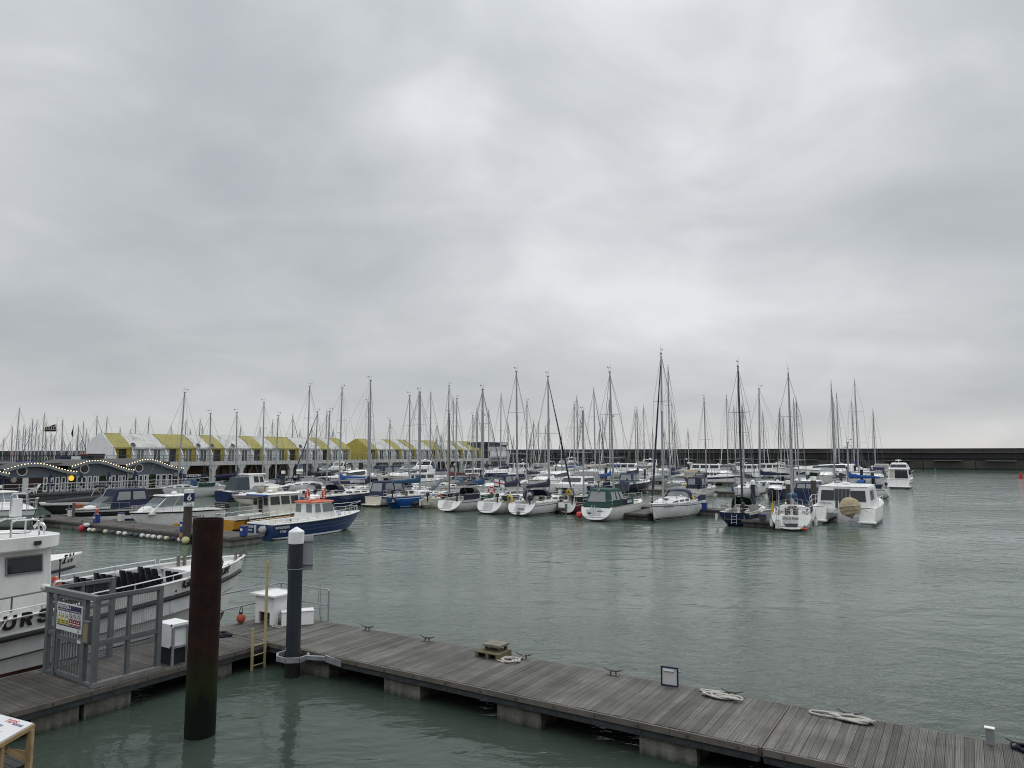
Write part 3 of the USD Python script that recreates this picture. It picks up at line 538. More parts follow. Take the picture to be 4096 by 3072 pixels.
flag('navy_flag', 'navy flag with a row of cream anchors above the restaurant', 229, 1672, LU - 2.0, 1846, FLAGN, [[(228, 1696), (227, 1711), (226, 1726)], [(215, 1699), (214, 1713), (213, 1726)], [(200, 1704), (199, 1715), (198, 1726)], [(187, 1708), (186, 1717), (185, 1726)], [(178, 1709), (177, 1716), (178, 1725)]], prints=anchors)
flag('furled_flag', 'narrow black hanging flag between the masts above the restaurant', 296, 1687, LU - 2.0, 1846, mat('black_flag_cloth', (.012, .013, .02), .8), [[(296, 1692), (296, 1718), (294, 1746)], [(291, 1716), (290, 1730), (291, 1748)], [(288, 1726), (286, 1733), (289, 1746)]])
flag('red_ensign', 'red ensign drooping at the left edge behind the promenade rail', 53, 1792, LU - 3.0, 1846, RED, [[(53, 1794), (54, 1808), (59, 1822)], [(50, 1804), (49, 1814), (50, 1822)], [(48, 1812), (47, 1818), (47, 1822)]])

# ---------------------------------------------------------------- harbour office
ofc = thing('harbour_office', 'dark harbour office with a band of white windows at the far end of the terrace', 'building', tuple(uv(LU - .5, 0)) + (0,), AV)
def OX(px, py): return LX(px, py, .5)
a0, a1 = OX(1948, 1800)[0], OX(2032, 1800)[0]; zt = OX(1990, 1769)[1]; zw0, zw1, zw2, zw3 = OX(1990, 1826)[1], OX(1990, 1805)[1], OX(1990, 1791)[1], OX(1990, 1781)[1]
NVB = mat('navy_cladding', (.012, .022, .038), .55, var=.15)
put('dark_wing', MB().bb((OX(1905, 1800)[0], 1.0, SLT), (a0, 9, OX(1925, 1771)[1])), mat('dark_teal_cladding', (.016, .034, .036), .6, var=.2), ofc)
put('navy_frame', MB().bb((a0, 0, zw3), (a1, 10, zt)).bb((a0, 0, SLT), (OX(1961, 1800)[0], 10, zw3)), NVB, ofc)
w0, w1 = OX(1961, 1800)[0], OX(2024, 1800)[0]
put('white_wall', MB().bb((w0, .1, SLT - .3), (w1, 10, zw1 - .02)).bb((w0, .1, zw2 + .0), (w1, 10, zw2 + .15)), WHITEP, ofc); put('core', MB().bb((w0, .5, zw1 - .02), (a1, 10, zw3)), NVB, ofc)
for i in range(14): a = w0 + (w1 - w0) * (i + .15) / 14; put('lower_pane', MB().bb((a, .3, zw1), (a + (w1 - w0) / 14 * .62, .5, zw2)), GLASS, ofc)
for i in range(15): a = w0 + (w1 - w0) * i / 14 - .09; put('mullion', MB().bb((a, .1, zw1), (a + .28, .4, zw2)), SIGNW, ofc)
for i in range(7): a = w0 + (w1 - w0) * (i + .06) / 7; put('upper_pane', MB().bb((a, .25, zw2 + .15), (a + (w1 - w0) / 7 * .86, .45, zw3)), mat('sky_pane', (.16, .19, .21), .1), ofc)
b0, b1 = OX(1952, 1830)[0], OX(2025, 1830)[0]; bz0, bz1 = OX(1990, 1834.5)[1], OX(1990, 1826)[1]
put('banner', MB().bb((b0, -.25, bz0), (b1, -.1, bz1)), SIGNB, ofc); put('banner_text', MB().text('WELCOME TO BRIGHTON MARINA', .55, ((b0 + b1) / 2, -.27, bz0 + .22), (1, 0, 0), (0, 0, 1), width=(b1 - b0) * .93), INKW, ofc)
s0, s1 = OX(1999, 1775)[0], OX(2027, 1775)[0]; z0, z1 = OX(2010, 1779)[1], OX(2010, 1772)[1]
put('name_board', MB().bb((s0, -.12, z0), (s1, 0, z1)), SIGNW, ofc); put('logo_panel', MB().bb((OX(1951, 1795)[0], -.1, OX(1955, 1803)[1]), (OX(1960, 1795)[0], 0, OX(1955, 1788)[1])), SIGNW, ofc)
put('support', MB().bb((OX(2026, 1830)[0], .2, -1), (OX(2039, 1830)[0], 1.6, OX(2030, 1804)[1])), LWHITE, ofc); put('beam', MB().bb((w0, .2, SLT - .9), (OX(2030, 1840)[0], 2, SLT - .3)), LWHITE, ofc)
put('support', MB().bb((OX(1962, 1850)[0], .4, -1), (OX(1970, 1850)[0], 1.6, SLT - .9)), LWHITE, ofc)
# ================================================================ THE NEAR PONTOON
def plank_material(name, lo, hi):
    """Weathered grooved decking: grooves run along each board (local y), tone varies board by board."""
    n = {'tc': ('texture_coordinate', {}), 'sx': ('separate_xyz', {}), 'gm': ('math', {'math_type': 'multiply', 'value2': 2 * PI / .0237}), 'gs': ('math', {'math_type': 'sine'}),
         'mp': ('mapping', {'scale': (26., .55, 1.)}), 'no': ('noise_texture', {'scale': 1.6, 'detail': 5.0, 'roughness': .65}), 'n2': ('noise_texture', {'scale': .9, 'detail': 4.0, 'roughness': .6}),
         'r': ('rgb_ramp', {'ramp': [(.30, lo), (.70, hi)]}), 'dr': ('map_range', {'from_min': -1., 'from_max': 1., 'to_min': .38, 'to_max': 1.22}), 'pr': ('map_range', {'from_min': .36, 'from_max': .64, 'to_min': .62, 'to_max': 1.18, 'clamp': True}),
         'oi': ('object_info', {}), 'orr': ('map_range', {'to_min': .70, 'to_max': 1.28}), 'k1': ('math', {'math_type': 'multiply'}), 'k2': ('math', {'math_type': 'multiply'}), 'kc': ('combine_color', {}), 'mx': ('mix', {'mix_type': 'multiply', 'fac': 1.}),
         'bp': ('bump', {'strength': .6, 'distance': .004}), 'p': ('principled_bsdf', {'roughness': .78})}
    l = [('tc.object', 'sx.vector'), ('sx.x', 'gm.value1'), ('gm.value', 'gs.value1'), ('tc.object', 'mp.vector'), ('mp.vector', 'no.vector'), ('tc.object', 'n2.vector'), ('no.fac', 'r.fac'), ('gs.value', 'dr.value'), ('n2.fac', 'pr.value'), ('oi.random', 'orr.value'),
         ('dr.result', 'k1.value1'), ('pr.result', 'k1.value2'), ('k1.value', 'k2.value1'), ('orr.result', 'k2.value2'), ('k2.value', 'kc.r'), ('k2.value', 'kc.g'), ('k2.value', 'kc.b'), ('r.color', 'mx.color1'), ('kc.color', 'mx.color2'), ('mx.color', 'p.base_color'), ('gs.value', 'bp.height'), ('bp.normal', 'p.normal')]
    return usdkit.material(stage, '/World/Looks/' + name, n, l, surface='p.BSDF')
PLANK = plank_material('weathered_grooved_boards', (.084, .079, .070), (.205, .196, .178))
PLANKB = plank_material('weathered_brown_boards', (.066, .061, .054), (.150, .140, .126))
FASCW = mat('weathered_edge_board', (.125, .112, .095), .8, var=.3, scale=3, streak=.25, bump=.2)
CHAN = mat('dark_galvanised_channel', (.055, .062, .066), .55, metal=.3, var=.3, scale=4, streak=.2)
DZ = .5
def pontoon(label, o, rz, x0, x1, y0, y1, floats, near=True, far=True, ends=(1, 1), pm=None, pitch=.142, pid='pontoon'):
    """Boards run along local y; x is the long way."""
    t = thing(pid, label, 'pontoon', tuple(o) + (0,), rz); r = random.Random(int(abs(x0 * 77 + y1 * 31)) + 3)
    n = int((x1 - x0) / pitch); w = (x1 - x0) / n
    for i in range(n):
        a = x0 + i * w; j = r.uniform(-.012, .012); dz = r.uniform(-.004, .004)
        put('plank', MB().bb((a + .003, y0 + .02 + j, DZ - .035 + dz), (a + w - .004, y1 - .02 + j, DZ + dz)), pm or PLANK, t)
    for on, yy, s in ((near, y0, -1), (far, y1, 1)):
        if not on: continue
        a = x0
        while a < x1 - .01:
            b = min(a + 4.8, x1); e = put('edge_board', MB().bb((a + .004, yy, DZ - .12), (b - .004, yy + s * .05, DZ - .004)), FASCW, t)
            put('channel', MB().bb((a, yy - .05 * s, DZ - .235), (b, yy + s * .02, DZ - .125)).bb((a, yy - .05 * s, DZ - .245), (b, yy + s * .055, DZ - .236)), CHAN, t)
            k = a + .35
            bo = MB()
            while k < b - .1:
                bo.lathe([(.022, 0), (.022, .02), (0, .02)], (k, yy + s * .05, DZ - .06), 6, rot(-s * PI / 2)).lathe([(.022, 0), (.022, .02), (0, .02)], (k + .03, yy + s * .02, DZ - .18), 6, rot(-s * PI / 2)); k += .95
            if bo.v: put('bolt', bo, BOLTM, t, kind='stuff')
            a = b
    for on, xx, s in ((ends[0], x0, -1), (ends[1], x1, 1)):
        if on: put('end_board', MB().bb((xx, y0, DZ - .16), (xx + s * .04, y1, DZ - .004)), FASCW, t); put('channel', MB().bb((xx - s * .05, y0, DZ - .24), (xx + s * .02, y1, DZ - .165)), CHAN, t)
    put('underframe', MB().bb((x0 + .1, y0 + .12, DZ - .2), (x1 - .1, y1 - .12, DZ - .04)), mat('black_underside', (.012, .013, .012), .9), t)
    for a, b in floats: put('float', MB().bb((a, y0 + .0, -.45), (b, y1 - .0, DZ - .25)), CONC, t)
    return t
p4b = pontoon('long weathered wooden pontoon on concrete floats running across the foreground', C0, AU, -2.66, 13.40, 0, 2.56, [(-2.4, -.6), (1.25, 2.4), (4.35, 5.5), (7.72, 8.85), (11.1, 12.25)])
p4c = pontoon('end section of the wooden pontoon beyond the dark gap at the lower right', C0, AU, 13.50, 19.6, 0, 2.56, [(14.4, 15.5), (17.6, 18.8)])
# left arm: its own frame so that boards still run along local y (= -U)
p4a = pontoon('short wooden pontoon arm under the grey gate cage at the left', C0, AV, -9.2, -.06, 0, 2.66, [(-6.05, -5.08), (-4.97, -3.92), (-1.8, -1.18), (-8.6, -7.2)], near=False, far=True, pm=PLANKB)
pass
# in the arm's frame local y = -u: the edge facing the camera is y = 0
e0 = MB()
for a, b in ((-9.2, -4.7), (-4.7, -.06)):
    put('edge_board', MB().bb((a + .004, -.05, DZ - .12), (b - .004, 0, DZ - .004)), FASCW, p4a); put('channel', MB().bb((a, -.03, DZ - .235), (b, .05, DZ - .125)).bb((a, -.055, DZ - .245), (b, .05, DZ - .236)), CHAN, p4a)
    bo = MB(); k = a + .35
    while k < b - .1: bo.lathe([(.022, 0), (.022, .02), (0, .02)], (k, -.05, DZ - .06), 6, rot(PI / 2)).lathe([(.024, 0), (.024, .02), (0, .02)], (k + .03, -.03, DZ - .18), 6, rot(PI / 2)); k += .8
    put('bolt', bo, BOLTM, p4a, kind='stuff')

def loc4(u, v, z=DZ): return tuple(uv(u, v)) + (z,)
# cleats
cl = None
for i, (u, v, lab) in enumerate(((1.44, 2.42, 'galvanised cleat nearest the grey pile on the far pontoon edge'), (3.74, 2.42, 'second galvanised cleat to the right of the grey pile'), (6.95, 2.40, 'cleat behind the pale rope beside the wooden step'), (9.45, 2.42, 'bare cleat left of the blue framed board'),
        (12.28, 2.40, 'cleat with a tangled pale rope right of the blue framed board'), (14.62, 2.40, 'large cleat with a coiled rope just past the pontoon gap'), (17.42, 2.42, 'cleat wrapped in dark blue rope at the right edge'))):
    if cl is None:
        cl = thing('cleat', lab, 'cleat', loc4(u, v), AU + .1, 'cleats along the foreground pontoon')
        put('base', MB().bb((-.14, -.05, 0), (.14, .05, .018)), CLEATM, cl); put('post', MB().tube([(-.07, 0, .01), (-.06, 0, .1)], .022).tube([(.07, 0, .01), (.06, 0, .1)], .022), CLEATM, cl)
        put('horn', MB().tube([(-.24, 0, .155), (-.12, 0, .112), (0, 0, .105), (.12, 0, .112), (.24, 0, .155)], [.013, .024, .027, .024, .013], 8), CLEATM, cl, True); cl = cl.GetPrim()
    else: copy_of(cl, loc4(u, v), AU + .1, lab)
def rope_thing(lab, u, v, loops, m, r=.016, seed=1, scale=(1, 1), tail=None, rz=0):
    t = thing('mooring_rope', lab, 'rope', loc4(u, v), AU + rz); g = np.random.default_rng(seed); pts = []
    for k in range(loops):
        cx, cy, ax, ay, ph = g.uniform(-.14, .14), g.uniform(-.06, .06), g.uniform(.22, .34), g.uniform(.10, .17), g.uniform(-.5, .5)
        for q in np.linspace(0, 2 * PI, 20)[:-1]:
            x, y = ax * math.cos(q + ph), ay * math.sin(q + ph); pts.append([(cx + x) * scale[0], (cy + y) * scale[1], r + .012 * k + .012 * math.sin(3 * q + k)])
    if tail: pts += [[a, b, c + r] for a, b, c in tail]
    p = np.array(pts); k = np.linspace(0, 1, len(p)); cs = CubicSpline(k, p); p = cs(np.linspace(0, 1, len(p) * 2)); p[:, 2] = np.maximum(p[:, 2], r)
    put('rope', MB().tube(p, r, 6), m, t, True); return t
rope_thing('pale rope coiled beside the low wooden step on the pontoon', 6.72, 2.06, 4, ROPE, .019, 3, (.75, 1.25), [(.2, .2, .02), (.26, .3, .1)])
rope_thing('tangled pale rope thrown in loops near the middle right cleat', 12.08, 2.22, 5, ROPE, .021, 8, (1.25, 1.0), [(-.5, .15, .01), (-.2, .22, .03), (.2, .18, .1)])
rope_thing('neatly coiled pale rope just past the pontoon gap', 14.62, 2.28, 5, ROPE, .022, 5, (1.15, .85), [(-.5, -.1, .01), (-.75, .02, .01), (-.6, .12, .01), (-.1, .1, .05), (.02, .12, .1)])
rope_thing('dark blue rope heaped on the cleat at the right edge', 17.45, 2.40, 5, mat('navy_rope', (.012, .016, .04), .9, bump=.6), .02, 6, (.55, 1.0), None)
rope_thing('black rope coil on the deck by the rail post at the pontoon corner', -1.72, -.28, 4, ROPED, .03, 9, (.75, 1.2))
# low wooden step
st = thing('wooden_step', 'low two tier wooden boarding step on the long pontoon', 'boarding step', loc4(6.12, 2.22), AU); UsdGeom.Xformable(st).AddScaleOp().Set((.88, .88, .80))
STW = mat('greenish_old_timber', (.115, .100, .058), .85, var=.3, scale=4, bump=.3, bscale=12); STT = mat('grey_old_timber', (.20, .185, .15), .85, var=.3, scale=4, bump=.3, bscale=12)
for k in range(6): put('lower_board', MB().bb((-.42, -.36 + .12 * k, .16), (.42, -.25 + .12 * k, .185)), STW, st)
for k in range(3): put('bearer', MB().bb((-.40 + .36 * k, -.36, 0), (-.30 + .36 * k, .36, .158)), STW, st)
for a in (-.26, .20):
    for b in (-.06, .28): put('leg', MB().bb((a, b, .186), (a + .08, b + .07, .335)), STW, st)
for k in range(5): put('upper_board', MB().bb((-.31 + .125 * k, -.12, .355), (-.19 + .125 * k, .40, .38)), STT, st)
put('frame', MB().bb((-.31, -.12, .31), (.31, -.09, .354)).bb((-.31, .37, .31), (.31, .40, .354)).bb((-.31, -.09, .31), (-.28, .37, .354)).bb((.28, -.09, .31), (.31, .37, .354)), STT, st)
# blue framed board
bs = thing('framed_board', 'white hinged board in a dark blue frame standing on the pontoon edge', 'board', loc4(10.87, 2.38), AU + .10)
put('panel', MB().bb((-.17, -.008, .03), (.17, .008, .40)), mat('pale_board', (.55, .56, .56), .5, var=.06), bs)
put('frame', MB().bb((-.2, -.02, 0), (-.17, .02, .43)).bb((.17, -.02, 0), (.2, .02, .43)).bb((-.17, -.02, .40), (.17, .02, .43)).bb((-.17, -.02, 0), (.17, .02, .03)), SIGNB, bs)
put('flap', MB().bb((-.14, -.03, .33), (.1, -.009, .375)), WHITEP, bs); put('latch', MB().lathe([(0, -.03), (.03, -.02), (.03, .02), (0, .03)], (.225, 0, .34), 8), GALV, bs)
# short galvanised post at right
sp = thing('mooring_post', 'short square galvanised post with a hook on the far right pontoon edge', 'post', loc4(16.95, 2.40), AU)
put('post', MB().bb((-.07, -.05, 0), (.07, .05, .28)), GALV, sp); put('cap', MB().bb((-.08, -.06, .28), (.08, .06, .295)), WHITEP, sp); put('hook', MB().tube([(-.07, 0, .12), (-.16, 0, .12), (-.16, 0, .2)], .014), GALV, sp)

# ---------------------------------------------------------------- gate cage
gc = thing('gate_enclosure', 'grey steel gate cage with mesh sides and a PONTOON 4 notice', 'gate', loc4(0, 0), AU)
F_, B_, R_, L_, T_ = -4.72, -3.2, -.17, -2.33, 2.02         # front v, back v, right u, left u, height
def post(u, v, h=T_, w=.11): put('post', MB().bb((u - w / 2, v - w / 2, 0), (u + w / 2, v + w / 2, h)), GREYP, gc)
for u in (L_, R_): post(u, F_); post(u, B_)
post(-1.93, F_); post(-.62, F_, T_, .10)
for u in (R_, L_): post(u, (F_ + B_) / 2, T_ - .06, .07)
for u in (R_, L_):
    for z in ((.05, .98, T_) if u == R_ else (.05, T_ - .62, T_)): put('side_rail', MB().bb((u - .045, F_ + .06, z - .09), (u + .045, B_ - .06, z)), GREYP, gc)
put('top_rail', MB().bb((L_ - .15, F_ - .065, T_ - .11), (R_ + .06, F_ + .065, T_ + .002)), GREYP, gc)
for a, b in ((L_ + .06, -1.99), (-.57, R_ - .06)):
    for z in (.06, 1.0): put('front_rail', MB().bb((a, F_ - .04, z - .08), (b, F_ + .04, z)), GREYP, gc)
put('end_cap', MB().lathe([(0, -.16), (.045, -.16), (.055, -.1), (.085, .0), (.085, .16), (0, .16)], (L_ - .2, F_, T_ - .04), 10, rot(0, -PI / 2)), mat('white_plastic_wrap', (.6, .6, .58), .5), gc, 40)
def mesh_panel(p0, p1, z0, z1):
    p0, p1 = np.array(p0, float), np.array(p1, float); d = p1 - p0; L = np.linalg.norm(d); d /= L; nrm = np.array([-d[1], d[0]]); m = MB(); s = .044; w = .0015
    for k in range(int(L / s) + 1): q = p0 + d * min(k * s, L); m.box((q[0], q[1], (z0 + z1) / 2), (2 * w, 2 * w, z1 - z0), rot(0, 0, math.atan2(d[1], d[0])))
    c = (p0 + p1) / 2
    for k in range(int((z1 - z0) / s) + 1): m.box((c[0], c[1], z0 + k * s), (L, 2 * w, 2 * w), rot(0, 0, math.atan2(d[1], d[0])))
    put('wire_mesh', m, GREYP, gc, kind='stuff')
mv = (F_ + B_) / 2
for a, b in ((F_ + .06, mv - .04), (mv + .04, B_ - .06)):
    mesh_panel((R_, a), (R_, b), .06, .89); mesh_panel((R_, a), (R_, b), .99, T_ - .1)
    mesh_panel((L_, a), (L_, b), T_ - .6, T_ - .1); mesh_panel((L_, a), (L_, b), .06, T_ - .72)
    for z0, z1 in ((.06, .89), (.99, T_ - .1)):
        f = MB()
        for z in (z0, z1): f.bb((R_ - .02, a, z - .015), (R_ + .02, b, z + .015))
        for v in (a, b): f.bb((R_ - .02, v - .015, z0), (R_ + .02, v + .015, z1))
        put('panel_frame', f, GREYP, gc)
mesh_panel((L_ + .06, F_), (-1.99, F_), 1.02, T_ - .12); mesh_panel((L_ + .06, F_), (-1.99, F_), .08, .9)
mesh_panel((-.56, F_), (R_ - .07, F_), .08, .9); mesh_panel((-.56, F_), (R_ - .07, F_), 1.02, T_ - .12)
g0, g1 = -1.87, -.68
gl = put('gate_leaf', MB().bb((g0, F_ - .035, .06), (g0 + .07, F_ + .035, T_ - .13)).bb((g1 - .07, F_ - .035, .06), (g1, F_ + .035, T_ - .13)).bb((g0 + .07, F_ - .034, .06), (g1 - .07, F_ + .034, .13)).bb((g0 + .07, F_ - .034, .86), (g1 - .07, F_ + .034, .96)).bb((g0 + .07, F_ - .034, T_ - .2), (g1 - .07, F_ + .034, T_ - .13)), GREYP, gc)
for k in range(9):
    a = g0 + .12 + .119 * k; put('gate_bar', MB().bb((a, F_ - .012, .13), (a + .024, F_ + .012, .86)).bb((a, F_ - .012, .96), (a + .024, F_ + .012, T_ - .2)), GREYP, gl)
put('push_plate', MB().bb((g1 - .2, F_ - .045, .88), (g1 - .05, F_ - .036, .95)), SIGNW, gl)
put('keypad_box', MB().bb((-.5, F_ - .12, 1.0), (-.30, F_ - .045, 1.42)), mat('khaki_box', (.26, .21, .12), .6), gc); put('keypad_frame', MB().bb((-.53, F_ - .13, 1.42), (-.27, F_ - .04, 1.45)).bb((-.53, F_ - .13, .97), (-.27, F_ - .04, 1.0)).bb((-.53, F_ - .125, 1.0), (-.5, F_ - .04, 1.42)).bb((-.30, F_ - .125, 1.0), (-.27, F_ - .04, 1.42)), GREYP, gc)
put('kick_board', MB().bb((R_ - .02, F_ - .06, .0), (R_ + .12, B_ + .05, .10)), mat('pale_weathered_board', (.20, .20, .19), .8, var=.2, scale=4), gc)
# the notice on the gate
sg = put('notice_board', MB().bb((-1.83, F_ - .066, 1.10), (-.67, F_ - .045, 1.73)), SIGNW, gc)
fy = F_ - .0665
def patch(name, a, b, z0, z1, m, d=.002): put(name, MB().bb((a, fy - d, z0), (b, fy, z1)), m, sg)
patch('notice_field', -1.79, -.71, 1.21, 1.70, SIGNB)
put('notice_title', MB().text('PONTOON 4', .072, (-1.77, fy - .003, 1.615), (1, 0, 0), (0, 0, 1), .002, True, mid=False), INKW, sg)
put('notice_line', MB().text('IN AN EMERGENCY CONTACT THE MARINA RECEPTION', .024, (-1.77, fy - .003, 1.565), (1, 0, 0), (0, 0, 1), .002, False, width=1.02, mid=False), INKW, sg)
for k in range(6):
    a = -1.775 + .178 * k; b = a + .16; patch('pictogram_card', a, b, 1.235, 1.545, SIGNW, .003)
    c = (a + b) / 2; f2 = fy - .0035
    if k < 3:
        put('warning_triangle', MB().add([[c - .06, f2 - .001, 1.40], [c + .06, f2 - .001, 1.40], [c, f2 - .001, 1.525]], [[0, 1, 2]]), mat('sign_dark_yellow', (.42, .34, .02), .5), sg); put('caption_patch', MB().bb((a + .008, f2 - .001, 1.243), (b - .008, f2, 1.36)), SIGNY, sg)
        put('caption_text', MB().bb((a + .03, f2 - .002, 1.305), (b - .03, f2 - .001, 1.335)).bb((a + .03, f2 - .002, 1.262), (b - .03, f2 - .001, 1.29)), mat('sign_olive', (.18, .16, .01), .5), sg)
    else:
        q = np.linspace(0, 2 * PI, 21)[:-1]; put('prohibition_ring', MB().tube([(c + .05 * math.cos(t), f2 - .002, 1.475 + .05 * math.sin(t)) for t in q], .006, 4, True).seg((c - .035, f2 - .002, 1.51), (c + .035, f2 - .002, 1.44), .006, 4), INK, sg)
        put('caption_patch', MB().bb((a + .008, f2 - .001, 1.243), (b - .008, f2, 1.40)), mat('sign_dark_red', (.30, .012, .03), .5), sg); put('caption_text', MB().bb((a + .055, f2 - .002, 1.335), (b - .055, f2 - .001, 1.36)).bb((a + .03, f2 - .002, 1.28), (b - .03, f2 - .001, 1.305)), INKW, sg)
put('notice_emblem', MB().ball((-.81, fy - .001, 1.17), .018, (1, .2, 1.3), 1).bb((-.86, fy - .002, 1.135), (-.76, fy - .0005, 1.146)), SIGNB, sg)
# ---------------------------------------------------------------- service cabinet
sc = thing('service_cabinet', 'white service cabinet on a dark plinth beside the gate cage', 'cabinet', loc4(-.48, -2.62), AU)
put('cabinet_body', rbox((0, 0, .72), (.62, .52, .58), .012), WHITEP, sc, 30); put('plinth', MB().bb((-.26, -.2, 0), (.26, .2, .43)), mat('dark_plinth', (.012, .013, .02), .6), sc)
for v in (-.20, .20): put('upright', MB().bb((.31, v - .025, 0), (.36, v + .025, .93)), GALV, sc)
for z in (.44, .93): put('crossbar', MB().bb((.315, -.175, z - .025), (.35, .175, z + .025)), GALV, sc)
for y in (-.25, .25):
    for z in (.45, .99): put('corner_bracket', MB().bb((.312, y - .02, z - .03), (.322, y + .02, z + .03)), BLACK, sc)
# ---------------------------------------------------------------- piles
def rust_material():
    n = {'g': ('geometry', {}), 'no': ('noise_texture', {'scale': 2.6, 'detail': 9.0, 'roughness': .74}), 'r': ('rgb_ramp', {'ramp': [(.30, (.008, .0042, .0036)), (.52, (.021, .0092, .0066)), (.75, (.050, .020, .0125))]}),
         'mp': ('mapping', {'scale': (7., 7., .35)}), 'sn': ('noise_texture', {'scale': 1.0, 'detail': 6.0}), 'sr': ('map_range', {'from_min': .48, 'from_max': .75, 'to_max': .55, 'clamp': True}), 'm1': ('mix', {'color2': (.026, .019, .016)}),
         'sx': ('separate_xyz', {}), 'jt': ('math', {'math_type': 'multiply_add', 'value2': -1.2}), 'gr': ('map_range', {'from_min': .25, 'from_max': 1.1, 'to_min': 1., 'to_max': 0., 'clamp': True}), 'm2': ('mix', {'color2': (.016, .024, .008)}),
         'wr': ('map_range', {'from_min': -.1, 'from_max': .25, 'to_min': 1., 'to_max': 0., 'clamp': True}), 'm3': ('mix', {'color2': (.006, .009, .006)}), 'bp': ('bump', {'strength': .8, 'distance': .02}), 'p': ('principled_bsdf', {'roughness': .7, 'specular_ior_level': .15})}
    l = [('g.position', 'no.vector'), ('no.fac', 'r.fac'), ('g.position', 'mp.vector'), ('mp.vector', 'sn.vector'), ('sn.fac', 'sr.value'), ('sr.result', 'm1.fac'), ('r.color', 'm1.color1'), ('g.position', 'sx.vector'), ('sn.fac', 'jt.value1'), ('sx.z', 'jt.value3'), ('jt.value', 'gr.value'),
         ('gr.result', 'm2.fac'), ('m1.color', 'm2.color1'), ('jt.value', 'wr.value'), ('wr.result', 'm3.fac'), ('m2.color', 'm3.color1'), ('m3.color', 'p.base_color'), ('no.fac', 'bp.height'), ('bp.normal', 'p.normal')]
    return usdkit.material(stage, '/World/Looks/rusted_steel_pile', n, l, surface='p.BSDF')
RUST = rust_material()
PILEG = mat('dark_grey_pile_sleeve', (.026, .033, .043), .6, var=.2, scale=3, streak=.35, dirt=(.05, .055, .055), spec=.25); PILEB = mat('brown_pile_sleeve', (.045, .034, .030), .65, var=.3, scale=2, streak=.4, dirt=(.09, .08, .07))
px_, py_ = at(800, 2915)
rp = thing('steel_pile', 'open topped rusty brown steel pile rising from the water in the left foreground', 'pile', (px_, py_, 0), 0)
g = 40; put('tube', MB().lathe([(.31, -4), (.31, 4.38), (.285, 4.38), (.285, 2.0)], n=g), RUST, rp, 30); put('weld_band', MB().lathe([(.311, 3.02), (.314, 3.03), (.311, 3.04)], n=g), RUST, rp)
gp_ = uv(1.42, -.36)
gpile = thing('capped_pile', 'dark grey pile with a white conical cap and the back of a sign board', 'pile', tuple(gp_) + (0,), math.atan2(gp_[1], gp_[0]) - PI / 2)
PH = zat(1200, 2107, *gp_)
put('sleeve', MB().lathe([(.19, -4), (.19, PH - .42)], n=32), PILEG, gpile, True); put('pile_cap', MB().lathe([(.20, PH - .44), (.205, PH - .42), (.205, PH - .13), (.195, PH - .11), (.02, PH), (0, PH)], n=32), WHITEP, gpile, 25)
put('weed_band', MB().lathe([(.194, -3), (.197, .0), (.193, .33)], n=32), mat('black_weed', (.008, .011, .007), .8, var=.5, scale=12, bump=.6), gpile, True); put('strap', MB().lathe([(.191, PH - 1.12), (.197, PH - 1.11), (.191, PH - 1.10)], n=32), GALV, gpile)
for x, w in ((.12, .68),):
    b = put('sign_back', MB().bb((x - w / 2, .25, PH - 1.20), (x + w / 2, .27, PH - .27)), mat('sign_back_aluminium', (.36, .37, .39), .5, metal=.2, var=.06), gpile)
    for z in (-.42, -1.05): put('bracket', MB().bb((x - w / 2, .215, PH + z - .015), (x + w / 2, .249, PH + z + .015)), GALV, b)
co = MB(); oct_ = [(.46 * math.cos(PI / 8 + k * PI / 4), .40 * math.sin(PI / 8 + k * PI / 4)) for k in range(8)]
for k in range(8):
    a, b = oct_[k], oct_[(k + 1) % 8]; co.bar((a[0], a[1], .40), (b[0], b[1], .40), .06, .13)
cg = thing('pile_guide', 'galvanised octagonal guide bracket holding the grey pile to the pontoon', 'bracket', tuple(gp_) + (0,), AU)
put('collar', co, GALV, cg); put('arm', MB().bar((.4, .05, .42), (.95, .28, .42), .08, .10).bar((.93, .28, .42), (1.5, .30, .36), .05, .16), GALV, cg); put('arm', MB().bar((-.35, .1, .42), (-.6, .30, .42), .08, .1), GALV, cg)
# ---------------------------------------------------------------- ladder
lad = thing('dock_ladder', 'pale yellow ladder with one very tall stile at the inner pontoon corner', 'ladder', loc4(.10, -.42, 0), AV)
LADM = mat('pale_yellow_fibreglass', (.42, .36, .19), .6, var=.15, scale=4, streak=.3)
z2 = zat(1055, 2245, *uv(.10, -.2))
put('stile', MB().bb((.18, -.028, -.35), (.235, .028, z2)), LADM, lad); put('stile', MB().bb((-.235, -.028, -.35), (-.18, .028, 1.0)), LADM, lad)
for z in (.0, .27, .54): put('rung', MB().tube([(-.18, 0, z), (.18, 0, z)], .018), LADM, lad)
# ---------------------------------------------------------------- corner rail with white cabinet, box, buoys
rl = thing('pontoon_railing', 'grey tubular railing round the corner of the pontoon', 'railing', loc4(0, 0), AU)
PA, PB, PC = (-2.42, .12), (-2.42, 2.40), (-.22, 2.42)
RH = 1.03
put('top_rail', MB().tube([(PA[0], PA[1], RH - .05), (PA[0], PA[1] + .05, RH), (PB[0], PB[1], RH), (PC[0] - .05, PC[1], RH), (PC[0], PC[1], RH - .05)], .025, 8), GALV, rl, True)
put('mid_rail', MB().tube([(PA[0], PA[1], .55), (PB[0], PB[1], .55), (PC[0], PC[1], .55)], .022, 8), GALV, rl, 30)
for p in (PA, PB, PC): put('post', MB().tube([(p[0], p[1], 0), (p[0], p[1], RH - .03)], .026, 8).lathe([(.06, 0), (.06, .015), (.03, .02)], (p[0], p[1], 0), 8).lathe([(.034, .5), (.034, .6)], (p[0], p[1], 0), 8), GALV, rl)
